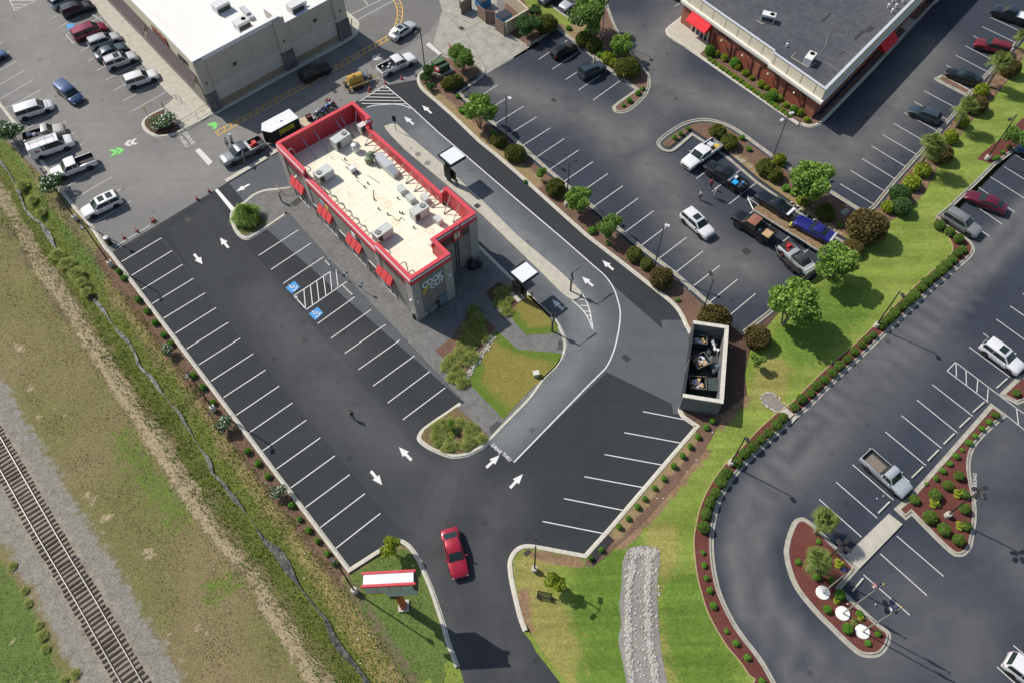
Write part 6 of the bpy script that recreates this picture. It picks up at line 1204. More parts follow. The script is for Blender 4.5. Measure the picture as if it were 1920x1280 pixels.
t = vehicle('pickup', (709, 137), (779, 105), WHTP, 'white pickup with red and black side graphics towing the yellow tank trailer', 'pickup_truck', 'pickup', L=6.0)
mb = MB(); mb.box(-.1, .5, -1.006, -.99, .7, .95); mb.box(.5, .9, -1.008, -.99, .85, 1.0); mb.build('side_graphic', mat('graphic_red_black', (.30, .07, .05), .5, nz=12, amt=.9), t)
rnd = random.Random(6); wt = mat('tool_white', (.55, .57, .6), .5)
load(t, [('bucket', -1.6, -1.25, -.2, .1, 0, .3, wt), ('bucket', -1.1, -.8, .25, .55, 0, .32, wt), ('tool_bag', -1.2, -.8, -.6, -.3, 0, .3, mat('tool_grey', (.25, .27, .3), .6)), ('bucket', -2.2, -1.95, .4, .65, 0, .3, wt)], 'tool_load', 'buckets and tools scattered in the bed of the white towing pickup', 'tools')
t = vehicle('pickup', (491, 267), (417, 303), ('bluish_grey', (.22, .25, .27)), 'bluish grey pickup with an open door hitched to the black cargo trailer', 'pickup_truck', 'pickup', L=6.2, roofcol=('slate_roof', (.07, .09, .12)))
mb = MB(); mb.box(.1, 1.1, .98, 1.02, .6, 1.25, 0, R(55), (.4, 0, 0)); mb = MB(); mb.box(0, .95, -.03, .03, .55, 1.75, 0, R(60), (.15, 1.0, 0)); mb.build('open_door', paint('bluish_grey', (.22, .25, .27)), t); MB().box(0, .9, -.03, .03, .55, 1.7, 0, R(-60), (.15, -1.0, 0)).build('open_door', TRIM, t)
redm = mat('red_plastic', (.55, .03, .03), .5, nz=4, amt=.1)
load(t, [('fuel_can', -2.2, -1.6, -.4, .3, 0, .55, redm), ('fuel_can', -1.5, -1.2, -.1, .3, 0, .45, redm), ('cooler', -1.15, -.75, -.8, .8, .1, .55, mat('silver_box', (.5, .5, .5), .4, .4))], 'red_equipment', 'red jugs and a silver toolbox in the bed of the bluish grey pickup', 'equipment')
vehicle('hatch', (1036, 103), (1079, 83), ('jet_black', (.008, .008, .010)), 'black hatchback parked upper of the two in the short north row', group=G3)
vehicle('suv', (1090, 140), (1130, 121), ('dark_steel', (.045, .065, .085)), 'dark steel blue boxy suv parked lower of the two in the short north row', group=G3, L=4.3, opt=('rails',))
vehicle('sedan', (1092, -10), (1055, 13), ('light_silver', (.50, .51, .53)), 'silver car at the top edge under the big tree', group=G3)
vehicle('suv', (1045, -14), (1024, -2), ('ink_black', (.022, .026, .04)), 'black car cut off at the top edge beside the silver car', group=G3)
vehicle('sedan', (1300, -30), (1270, -6), ('ink_black', (.022, .026, .04)), 'black car cut off at the top edge beside the brick restaurant', group=G3)
t = vehicle('pickup', (1346, 268), (1284, 312), WHTP, 'white crew cab pickup parked at an angle by the hedge island', 'pickup_truck', 'pickup', G3, opt=('whitebed',), L=6.3)
load(t, [('case', -2.4, -1.7, -.7, .1, 0, .35, wt), ('case', -1.5, -.8, -.6, .3, 0, .3, WHT), ('yellow_case', -2.8, -2.1, .15, .75, 0, .35, mat('case_yellow', (.62, .42, .08), .6)), ('black_case', -2.0, -1.7, .2, .55, 0, .4, TRIM)], 'tool_load', 'white cases and a yellow case in the bed of the angled white pickup', 'tools')
t = vehicle('pickup', (1397, 354), (1324, 308), ('jet_black', (.008, .008, .010)), 'black crew cab pickup hitched to the long car trailer', 'pickup_truck', 'pickup', G3, L=6.4)
load(t, [('toolbox', -1.15, -.75, -.85, .85, .1, .6, mat('silver_box', (.5, .5, .5), .4, .4)), ('blue_cooler', -2.1, -1.4, .1, .8, 0, .55, mat('bright_blue', (.02, .36, .78), .5)), ('blue_can', -2.6, -2.3, -.5, -.1, 0, .5, mat('mid_blue_can', (.08, .22, .5), .5)), ('white_box', -1.5, -1.2, -.6, -.1, 0, .6, WHT), ('crate', -2.7, -2.2, .1, .7, 0, .35, mat('dark_crate', (.04, .04, .05), .7))], 'tool_load', 'silver toolbox and bright blue cooler in the bed of the black pickup', 'tools')
vehicle('suv', (1284, 398), (1332, 441), WHTP, 'white suv with dark sunroof driving across the north lot', opt=('sunroof', 'blackmirror'))
t = vehicle('pickup', (1447, 445), (1379, 402), ('jet_black', (.008, .008, .010)), 'black lifted pickup with a brown canvas roof and big tyres', 'pickup_truck', 'pickup', G3, lift=.25, L=5.6, roofcol=('brown_canvas', (.26, .10, .06), .0, .8))
load(t, [('plywood', -2.5, -1.4, -.7, .5, .25, .3, mat('plywood', (.52, .35, .18), .8, nz=3)), ('fuel_drum', -1.2, -.9, .2, .5, .25, .6, GALV)], 'plywood_sheet', 'tan plywood lying in the bed of the lifted black pickup', 'plywood')
# long gooseneck trailer with two cars
def trailer(a, b, wd, z, label, deck, name='car_trailer', frame=None, axle=.5):
    A = at(a[0], a[1], z); Bp = at(b[0], b[1], z); d = Bp-A; L = d.length; ang = math.atan2(d.y, d.x); t = thing(name, label, 'trailer', (A.x, A.y, 0), ang); frame = frame or mat('pale_steel_frame', (.52, .53, .50), .5, .3)
    mb = MB(); [mb.box(1.6+i*.31, 1.6+i*.31+.29, -wd/2+.12, wd/2-.12, z-.08, z-.03+.002*(i % 3), 0) for i in range(int((L-1.6)/.31))]; mb.build('deck', deck, t)
    mb = MB(); mb.box(1.6, L, -wd/2, -wd/2+.12, z-.16, z+.03); mb.box(1.6, L, wd/2-.12, wd/2, z-.16, z+.03); mb.tube((0, 0, z), (1.7, -wd/2+.1, z-.05), .07, 6); mb.tube((0, 0, z), (1.7, wd/2-.1, z-.05), .07, 6); mb.tube((0, 0, z), (1.7, 0, z-.05), .06, 6); mb.tube((0, 0, 0.1), (0, 0, z+.25), .06, 6); mb.build('frame', frame, t)
    for k in (-.42, .42):
        for s in (-1, 1):
            to = _wheel[list(_wheel)[0]][0].copy(); C.objects.link(to); to.parent = t; ro = _wheel[list(_wheel)[0]][1].copy(); C.objects.link(ro); ro.parent = to
            to.location = (L*axle+k, s*(wd/2+.02), .34); to.rotation_euler = (R(-90) if s > 0 else R(90), 0, 0)
    for s in (-1, 1): MB().box(L*axle-.85, L*axle+.85, s*(wd/2+.05)-.14, s*(wd/2+.05)+.14, .70, .75).build('mudguard', BLK, t, bevel=.02)
    return t
WOOD = mat('weathered_deck_boards', (.24, .16, .09), .85, nz=2, amt=.3)
trailer((1402, 371), (1571, 476), 2.5, .75, 'long pale framed car trailer with brown deck under the black and blue cars', WOOD, axle=.66)
vehicle('muscle', (1484, 401), (1421, 361), ('glossy_black', (.010, .012, .022)), 'black drag car with a white rear panel strapped on the long trailer', 'drag_car', 'race car', z=.78, opt=('spoiler',), zc=.7)
vehicle('muscle', (1567, 450), (1488, 408), ('royal_blue', (.022, .022, .20)), 'royal blue muscle car strapped on the back of the long trailer', 'muscle_car', 'race car', z=.78, opt=('pale_tail',), zc=.7)
trailer((1452, 455), (1521, 516), 2.2, .55, 'open car trailer with dark deck under the silver race car', mat('dark_deck', (.12, .08, .06), .8, nz=2, amt=.3), frame=BLK, axle=.62)
t = vehicle('muscle', (1525, 510), (1466, 455), ('dull_silver', (.42, .45, .45)), 'silver race car with exposed engine bay on the second trailer', 'race_car', 'race car', z=.58, zc=.7, roofcol=('matt_black_roof', (.03, .035, .035), 0, .7))
mb = MB(); mb.box(1.1, 2.45, -.72, .72, .9, .96); mb.build('engine_bay', mat('engine_dark', (.02, .018, .018), .7, nz=9, amt=.5), t); mb = MB(); mb.box(1.5, 1.9, -.35, .25, .96, 1.15); mb.box(1.2, 1.35, .3, .6, .96, 1.1); mb.tube((1.2, -.5, 1.0), (2.3, -.3, 1.0), .05, 6); mb.build('engine', redm, t); MB().box(-2.2, -2.0, -.85, .85, .95, 1.02).build('rear_spoiler', mat('pale_grey_panel', (.5, .52, .52), .5), t)
# north-east row and east lot
t = vehicle('pickup', (1930, 40), (1861, 17), ('ink_black', (.022, .026, .04)), 'black pickup with a white tonneau cover at the top right corner', 'pickup_truck', 'pickup', G3, L=5.6)
MB().box(-2.6, -.75, -.86, .86, 1.26, 1.31).build('bed_cover', WHT, t)
vehicle('suv', (1894, 97), (1828, 78), ('dark_red', (.20, .012, .02)), 'dark red suv with ribbed roof parked against the lawn', group=G3, opt=('rails',), L=5.0)
vehicle('sedan', (1840, 155), (1777, 132), ('jet_black', (.008, .008, .010)), 'black sedan parked beside the narrow planted island', group=G3, L=5.0)
vehicle('hatch', (1759, 223), (1711, 204), ('dark_steel', (.045, .065, .085)), 'dark grey hatchback alone in the row below the planted island', group=G3)
vehicle('sedan', (1885, 392), (1815, 363), ('maroon', (.14, .012, .035)), 'maroon sedan parked nose to the lawn in the east lot', group=G4, L=5.0)
vehicle('suv', (1771, 398), (1836, 437), ('pewter', (.27, .28, .28)), 'pewter suv parked beside the round hedge balls', group=G4, opt=('rails',), L=4.9)
vehicle('sedan', (1972, 300), (1914, 276), ('mid_blue', (.05, .12, .22)), 'nose of a blue car at the right edge above the maroon sedan', group=G4)
vehicle('suv', (1846, 643), (1914, 693), WHTP, 'white suv with small sunroof beside the hatched aisle in the east lot', group=G4, opt=('sunroof',))
t = vehicle('shortcab', (1628, 857), (1696, 918), ('pale_silver', (.50, .54, .57)), 'pale silver pickup with an empty lined bed in the east lot', 'pickup_truck', 'pickup', G4)
MB().box(-2.4, -.4, -.6, .6, .785, .80).build('bed_mat', mat('tan_bed_mat', (.20, .17, .14), .9, nz=3), t)
vehicle('suv', (1906, 1247), (1968, 1294), WHTP, 'white suv cut off at the bottom right corner', group=G4)
vehicle('sedan', (842, 993), (863, 1078), ('cherry_red', (.36, .012, .035)), 'cherry red sedan leaving by the entrance road', opt=(), L=4.95)
# cargo trailer
z = 2.45; pa = [at(*q, z) for q in ((492, 233), (506.7, 248), (558.3, 221), (543.6, 205.2))]; cc = (pa[2]+pa[3])/2; fr = (pa[0]+pa[1])/2; d = fr-cc; ang = math.atan2(d.y, d.x); L = d.length
t = thing('cargo_trailer', 'black enclosed cargo trailer with a white roof and yellow side sign', 'trailer', (cc.x, cc.y, 0), ang); wd = 2.3
hull = [(0, -wd/2), (L, -wd/2), (L+.75, 0), (L, wd/2), (0, wd/2)]
MB().prism(hull, .45, z-.03).build('trailer_body', BLK, t); MB().prism([(x*1.005-.01, y*1.02) for x, y in hull], z-.03, z+.03).build('roof', mat('white_trailer_roof', (.72, .74, .74), .5, nz=1.2, amt=.08), t)
mb = MB(); [mb.box(x-.03, x+.03, -wd/2, wd/2, z+.03, z+.045) for x in (1.2, 2.4, 3.6)]; mb.box(1.9, 2.3, -.2, .2, z+.03, z+.16); mb.build('roof_rib', WHT, t)
sy = wd/2+.012; YS = mat('sign_lime_yellow', (.50, .52, .03), .5)
MB().box(.9, 3.2, wd/2, sy+.01, 1.45, 2.05).build('side_sign', YS, t)
for i in range(2):
    me = text_mesh('BAXTER\'S' if i == 0 else '>', .44, .004, .012); me.materials.clear(); me.materials.append(BLK)
    for q_ in me.vertices: x, y, zz = q_.co; q_.co = (2.25-x if i == 0 else 1.12-x, sy+.018, 1.75+y)
    o = bpy.data.objects.new('sign_lettering', me); link(o, t)
mb = MB(); [mb.box(x, x+.12, wd/2, sy+.01, 1.15, 1.27) for x in (.9, 1.7, 2.4, 3.1)]; mb.build('marker_lamp', mat('lamp_grey', (.3, .33, .36), .4), t)
mb = MB(); mb.tube((L+.7, 0, .5), (L+1.7, 0, .5), .06, 6); mb.tube((L+.2, -.9, .48), (L+1.6, 0, .5), .05, 6); mb.tube((L+.2, .9, .48), (L+1.6, 0, .5), .05, 6); mb.build('tongue', GALV, t)
for k in (L*.42-.4, L*.42+.4):
    for s in (-1, 1):
        to = _wheel[list(_wheel)[0]][0].copy(); C.objects.link(to); to.parent = t; ro = _wheel[list(_wheel)[0]][1].copy(); C.objects.link(ro); ro.parent = to; to.location = (k, s*(wd/2-.05), .34); to.rotation_euler = (R(-90) if s > 0 else R(90), 0, 0)
MB().add([(0, -wd/2+.05, .5), (0, wd/2-.05, .5), (-2.0, wd/2-.05, .06), (-2.0, -wd/2+.05, .06), (0, -wd/2+.05, .42), (0, wd/2-.05, .42), (-2.0, wd/2-.05, .0), (-2.0, -wd/2+.05, .0)], [(0, 1, 2, 3), (4, 7, 6, 5), (2, 6, 7, 3), (0, 3, 7, 4), (1, 5, 6, 2)]).build('ramp_door', mat('plywood_ramp', (.58, .47, .32), .8, nz=1.5, amt=.25), t)
# yellow tank trailer
a = at(647, 158, .9); b = at(704, 142, .6); d = b-a; ang = math.atan2(d.y, d.x); t = thing('tank_trailer', 'yellow tank trailer with double axle behind the white pickup', 'trailer', (a.x, a.y, 0), ang); YM = mat('tank_yellow', (.52, .33, .055), .5, nz=1.5, amt=.12)
mb = MB(); mb.tube((.5, 0, 1.25), (2.6, 0, 1.25), .68, 18); mb.tube((1.4, 0, 1.9), (1.4, 0, 2.02), .25, 10); mb.box(.5, 2.6, -.5, .5, .55, .75); mb.build('tank', YM, t, 40)
mb = MB(); mb.box(.1, 3.1, -.9, -.78, .5, .64); mb.box(.1, 3.1, .78, .9, .5, .64); mb.box(-.05, .1, -.9, .9, .5, .64); mb.tube((3.1, -.8, .57), (4.7, 0, .57), .06, 6); mb.tube((3.1, .8, .57), (4.7, 0, .57), .06, 6); mb.build('frame', YM, t)
mb = MB(); mb.box(2.75, 3.2, -.5, .5, .6, 1.5); mb.box(3.3, 4.0, -.45, .45, .6, .85); mb.tube((3.6, .2, .8), (3.6, .5, 1.7), .04, 5); mb.build('pump', mat('pump_dark', (.08, .10, .13), .5, nz=6, amt=.6), t)
rnd = random.Random(9); mb = MB(); [mb.tube((-.1+rnd.uniform(-.2, .1), rnd.uniform(-.8, .8), rnd.uniform(.3, 1.2)), (.2+rnd.uniform(-.3, .1), rnd.uniform(-.8, .8), rnd.uniform(.4, 1.5)), .06, 5) for i in range(12)]; mb.build('hoses', BLK, t)
mb = MB(); [mb.blob((rnd.uniform(3.2, 4.1), rnd.uniform(-.35, .35), .95), rnd.uniform(.1, .2), 0, 1, .3, rnd) for i in range(5)]; mb.build('gear', mat('gear_tan', (.40, .31, .2), .8, nz=6, amt=.4), t)
wk = [k for k in _wheel if k[1] == 'alloy_rim'][0]
for k in (1.15, 1.95):
    for s in (-1, 1):
        to = _wheel[wk][0].copy(); C.objects.link(to); to.parent = t; ro = _wheel[wk][1].copy(); C.objects.link(ro); ro.parent = to; to.location = (k, s*1.0, .34); to.rotation_euler = (R(-90) if s > 0 else R(90), 0, 0)
for s in (-1, 1): MB().box(.7, 2.4, s*1.0-.13, s*1.0+.13, .72, .77).build('mudguard', YM, t)
# motorcycles behind the restaurant
def motorbike(px, ang, col, label):
    q = at(px[0], px[1], .5); t = thing('motorcycle', label, 'motorcycle', (q.x, q.y, 0), ang, 'motorcycles parked behind the restaurant'); P = paint(*col)
    for x in (-.65, .65):
        mb = MB(); n = 18
        for i in range(n):
            a0, a1 = 2*math.pi*i/n, 2*math.pi*(i+1)/n; mb.tube((x+.27*math.cos(a0), 0, .31+.27*math.sin(a0)), (x+.27*math.cos(a1), 0, .31+.27*math.sin(a1)), .055, 5)
        wv = mb.build('wheel', TYRE, t); MB().tube((x, -.06, .31), (x, .06, .31), .1, 8).build('hub', CHR, wv)
    mb = MB(); mb.box(-.25, .3, -.14, .14, .28, .6); mb.tube((-.65, .0, .31), (-.1, 0, .45), .05, 5); mb.tube((-.5, .16, .3), (.1, .16, .3), .045, 6); mb.build('engine', mat('engine_metal', (.25, .25, .26), .4, .6), t)
    mb = MB(); mb.blob((.2, 0, .82), .24, 0, 2, .05, rnd, .7); mb.box(-.85, -.5, -.1, .1, .66, .74); mb.blob((.62, 0, .78), .2, 0, 2, .05, rnd, .9); mb.build('fairing', P, t, 50)
    MB().box(-.6, .05, -.13, .13, .74, .84).build('seat', TRIM, t, bevel=.04); mb = MB(); mb.tube((.45, -.35, 1.0), (.45, .35, 1.0), .02, 5); mb.tube((.65, .06, .35), (.45, .06, 1.0), .025, 5); mb.tube((.65, -.06, .35), (.45, -.06, 1.0), .025, 5); mb.build('handlebar', CHR, t)
motorbike((593, 215), R(62), ('bike_white', (.55, .56, .58), .1, .4), 'white and grey motorcycle, leftmost of the row behind the restaurant')
motorbike((603, 209), R(60), ('bike_navy', (.03, .04, .10)), 'dark navy motorcycle, second in the row behind the restaurant')
motorbike((611, 205), R(64), ('bike_blue', (.05, .13, .42)), 'bright blue motorcycle in the row behind the restaurant')
motorbike((618, 199), R(58), ('bike_silver', (.42, .44, .5)), 'silver blue motorcycle, rightmost of the tight row behind the restaurant')
motorbike((620, 192), R(150), ('bike_red', (.30, .02, .03)), 'red motorcycle standing apart beyond the row behind the restaurant')
q = at(580, 222, .3); t = thing('generator', 'small dark red generator beside the trailer ramp', 'generator', (q.x, q.y, 0), .5); MB().box(-.35, .35, -.28, .28, .15, .65).build('casing', mat('dark_red_plastic', (.20, .02, .02), .5), t, bevel=.05); mb = MB(); mb.box(-.4, .4, -.32, -.28, .0, .75); mb.box(-.4, .4, .28, .32, .0, .75); mb.build('cage', BLK, t)
# ================================================================ PLANTS
BARK = mat('grey_bark', (.20, .15, .11), .95, nz=6, amt=.3, bump=.4)
def leafquads(mb, pts, size, rnd, up=.45, mi=0, asp=1.5):
    V = []; F = []; n = len(mb.v)
    for p in pts:
        nrm = Vector((rnd.gauss(0, 1), rnd.gauss(0, 1), rnd.gauss(up, .8))).normalized(); a = nrm.orthogonal().normalized(); a.rotate(Matrix.Rotation(rnd.uniform(0, 6.28), 3, nrm)); b = nrm.cross(a)
        s = size*rnd.uniform(.6, 1.3); a *= s*asp*.5; b *= s*.5
        V += [tuple(p-a), tuple(p-a*.1+b), tuple(p+a), tuple(p-a*.1-b)]; F.append((n, n+1, n+2, n+3)); n += 4
    mb.v += V; mb.f += F; mb.m += [mi]*len(F)
def crown_pts(n, r, h, z0, lumps, rnd, jitter=.5):
    C_ = []
    for i in range(lumps):
        a = rnd.uniform(0, 6.28); rr = r*math.sqrt(rnd.uniform(0, 1))*.72; z = z0+h*rnd.uniform(.25, .85); k = 1-abs((z-z0)/h-.5)*.5; C_.append((Vector((rr*math.cos(a)*k, rr*math.sin(a)*k, z)), r*rnd.uniform(.24, .42)))
    out = []
    while len(out) < n:
        c, q = rnd.choice(C_); d = Vector((rnd.gauss(0, 1), rnd.gauss(0, 1), rnd.gauss(.15, .8))).normalized(); rad = q*rnd.uniform(.55, 1.05)**.6*(1+jitter*rnd.gauss(0, .22)); out.append(c+Vector((d.x, d.y, d.z*.8))*rad)
    return out, C_
def tree_proto(kind, leaf, size, n, lumps, seed, bark=BARK, r=1.9, h=2.6, th=1.3, flower=None, cat='tree', name='small_tree', stems=3):
    rnd = random.Random(seed); t = thing(name, 'proto', cat); pts, CC = crown_pts(n, r, h, th*.7, lumps, rnd)
    mb = MB(); leafquads(mb, pts, size, rnd)
    ms = [leaf]
    if flower: leafquads(mb, [CC_[0]+Vector((rnd.gauss(0, .6), rnd.gauss(0, .6), rnd.uniform(.3, 1))).normalized()*CC_[1]*1.08 for CC_ in [rnd.choice(CC) for _ in range(int(n*flower[1]))]], size*1.1, rnd, 1., 1); ms.append(flower[0])
    mb.build('crown', ms, t)
    mb = MB()
    for s in range(stems):
        a = 6.28*s/stems+rnd.uniform(-.3, .3); p0 = Vector((.1*math.cos(a), .1*math.sin(a), 0)); p1 = Vector((.35*r*math.cos(a)*.6, .35*r*math.sin(a)*.6, th)); mb.tube(p0, p1, .07, 6, 0, .05)
        for c, q in rnd.sample(CC, min(4, len(CC))): mb.tube(p1, c, .04, 5, 0, .015)
    mb.build('trunk', bark, t); return t
def kill(t):
    for ch in list(t.children): bpy.data.objects.remove(ch)
    bpy.data.objects.remove(t)
def place(proto, px, rpx, label, group=None, zc=None, hs=1., pr=1.9, zbase=.1, ch=None):
    """stand a plant so that its crown covers the surveyed disc"""
    s = rpx*mpp(*px)/pr; zc = (ch if ch is not None else 2.3)*s*hs; q = at(px[0], px[1], zc+zbase)
    o = copy_tree(proto); o.location = (q.x, q.y, zbase); o.rotation_euler = (0, 0, random.Random(px[0]*7+px[1]).uniform(0, 6.28)); o.scale = (s, s, s*hs); o['label'] = label
    if group: o['group'] = group
    return o
L_BR = leafmat('bright_green_leaf', (0.177, 0.305, 0.059), (0.305, 0.445, 0.098)); L_MD = leafmat('mid_green_leaf', (0.150, 0.256, 0.060), (0.250, 0.375, 0.088)); L_DK = leafmat('dark_green_leaf', (0.061, 0.133, 0.041), (0.112, 0.204, 0.061))
L_YG = leafmat('yellow_green_leaf', (0.238, 0.336, 0.028), (0.364, 0.420, 0.056)); L_RB = leafmat('reddish_hedge_leaf', (0.194, 0.127, 0.052), (0.149, 0.149, 0.045)); L_OL = leafmat('olive_hedge_leaf', (0.120, 0.152, 0.032), (0.192, 0.200, 0.045)); L_BALL = leafmat('clipped_ball_leaf', (.115, .205, .036), (.185, .280, .058))
L_BRBALL = leafmat('bright_ball_leaf', (0.112, 0.272, 0.032), (0.192, 0.368, 0.056)); FLW = mat('white_flower', (.75, .74, .70), .8); L_PALM = leafmat('palm_leaf', (0.125, 0.200, 0.037), (0.250, 0.300, 0.087)); L_PALMY = leafmat('yellow_palm_leaf', (0.375, 0.400, 0.037), (0.250, 0.338, 0.050))
L_GR = leafmat('tawny_grass_blade', (0.474, 0.419, 0.164), (0.274, 0.347, 0.083)); L_GR2 = leafmat('green_grass_blade', (0.166, 0.265, 0.049), (0.282, 0.348, 0.083)); L_BUR = leafmat('bare_twig_leaf', (0.240, 0.204, 0.156), (0.144, 0.168, 0.060)); L_LIME = leafmat('lime_perennial', (0.360, 0.380, 0.100), (0.260, 0.300, 0.060))
TA = tree_proto('a', L_BR, .17, 6500, 17, 1); TB = tree_proto('b', L_MD, .16, 6500, 15, 2); TC = tree_proto('c', L_YG, .15, 3500, 9, 3, r=1.5, h=3.2); TD = tree_proto('d', L_BR, .17, 2600, 7, 4, r=1.7)
TF = tree_proto('f', L_DK, .15, 3200, 10, 5, flower=(FLW, .045), name='flowering_shrub', cat='shrub'); TK = tree_proto('k', L_DK, .16, 5200, 15, 6, name='broad_shrub', cat='shrub')
for a in (
 (TA, (898, 206), 34, 'bright green rounded tree beside the tall light on the left island', None), (TB, (867, 103), 27, 'leafy tree behind the green transformer box', None), (TA, (1086, 374), 29, 'green tree at the foot of the second island lamp post', None),
 (TB, (1146, 424), 26, 'leafy tree next in line below the second island lamp post', None), (TB, (1113, 20), 44, 'big leafy tree at the top edge beside the bare lamp pole', None), (TA, (1166, 85), 25, 'bright small tree at the end of the top planted peninsula', None),
 (TA, (1522, 340), 45, 'big round tree behind the car trailers on the hedge island', None), (TA, (1567, 489), 43, 'bright tree overhanging the rear of the two trailers', None), (TA, (1487, 570), 53, 'largest tree, standing alone on the lawn by the north lot corner', None),
 (TD, (1016, 326), 15, 'narrow young tree between clipped hedges on the left island', None), (TD, (1420, 672), 20, 'young light green sapling on the lawn right of the dumpster enclosure', None), (TB, (1908, 258), 25, 'tree at the right edge beside the lamp with round concrete base', None),
 (TC, (736, 1027), 19, 'yellow green young tree in the lawn behind the roadside sign', None), (TC, (1042, 1088), 18, 'yellow green young tree on the entrance lawn beside the black bench', None), (TD, (846, 796), 13, 'small bright tree in the weedy island at the drive-through entry', None)):
    place(a[0], a[1], a[2], a[3], 'small trees in the planted islands', hs=1.0 if a[0] is not TC else 1.0, pr=1.9 if a[0] is not TC else 1.25)
for px, r_, l in (((95, 343), 26, 'white flowering shrub hiding the nose of the white pickup'), ((16, 246), 27, 'white flowering shrub at the left edge above the lawn strip'), ((314, 656), 14, 'small white flowering shrub in the long mulch strip, upper one'), ((419, 795), 19, 'white flowering shrub next to the lamp base on the long mulch strip'), ((521, 922), 18, 'white flowering shrub near the lower end of the long mulch strip'), ((304, 228), 26, 'rose shrubs with pale blooms filling the island by the store walkway')):
    place(TF, px, r_, l, 'white flowering shrubs', hs=.75 if px[0] != 304 else .4)
for px, r_, l in (((990, 47), 26, 'dark leafy shrub against the tan dumpster wall'), ((1004, 20), 15, 'dark pointed shrub above the long clipped hedge'), ((805, 132), 15, 'loose shrub at the base of the tall lamp by the transformer'), ((798, 146), 12, 'low dark shrub at the tip of the left island'), ((807, 162), 10, 'small loose shrub beside the red and white sign')):
    place(TK, px, r_, l, 'loose dark shrubs', hs=.8)
# clipped shrubs -------------------------------------------------
def ball_proto(leaf, n, size, seed, flat=.85, name='clipped_shrub', elong=1., core=None):
    rnd = random.Random(seed); t = thing(name, 'proto', 'shrub'); mb = MB(); bm = bmesh.new(); bmesh.ops.create_icosphere(bm, subdivisions=3, radius=.93); P = []
    for v in bm.verts:
        k = 1+.13*noise.noise(v.co*1.9+Vector((seed, 0, 0))); P.append((v.co.x*k*elong, v.co.y*k, max(.0, (v.co.z*k*flat+flat*.82))))
    F = [tuple(v.index for v in f.verts) for f in bm.faces]; bm.free(); mb.add(P, F); pts = []
    for i in range(n):
        d = Vector((rnd.gauss(0, 1), rnd.gauss(0, 1), rnd.gauss(.2, 1))).normalized(); k = (1+.13*noise.noise(d*1.9+Vector((seed, 0, 0))))*rnd.uniform(.92, 1.07)
        z = d.z*k*flat+flat*.82
        if z > .02: pts.append(Vector((d.x*k*elong, d.y*k, z)))
    leafquads(mb, pts, size, rnd, .6); mb.build('foliage', leaf, t); return t
BA = ball_proto(L_BALL, 2600, .13, 1); BB = ball_proto(L_OL, 3000, .13, 2, .75); BR = ball_proto(L_RB, 4200, .11, 3, .8); BL = ball_proto(L_BRBALL, 2400, .14, 4, .9); BE = ball_proto(L_OL, 3600, .12, 5, .8, 'clipped_hedge', 1.55); BT = ball_proto(L_BRBALL, 500, .24, 6, .8, 'small_shrub'); BF = ball_proto(L_YG, 1500, .22, 7, .8, 'feathery_shrub'); BDK = ball_proto(L_DK, 3000, .14, 8, .9)
def ball(proto, px, rpx, label, group, hs=1., rz=None, zb=.12):
    r = rpx*mpp(*px)*.88; q = at(px[0], px[1], .72*r*hs+zb); o = copy_tree(proto); o.location = (q.x, q.y, zb); rr_ = random.Random(px[0]*3+px[1]*5); o.scale = (r*rr_.uniform(.86, 1.14), r*rr_.uniform(.86, 1.14), r*hs*rr_.uniform(.82, 1.12)); o.rotation_euler = (rr_.uniform(-.06, .06), rr_.uniform(-.06, .06), rz if rz is not None else rr_.uniform(0, 6.28)); o['label'] = label; o['group'] = group; return o
GB = 'clipped hedge shrubs in the planted islands'
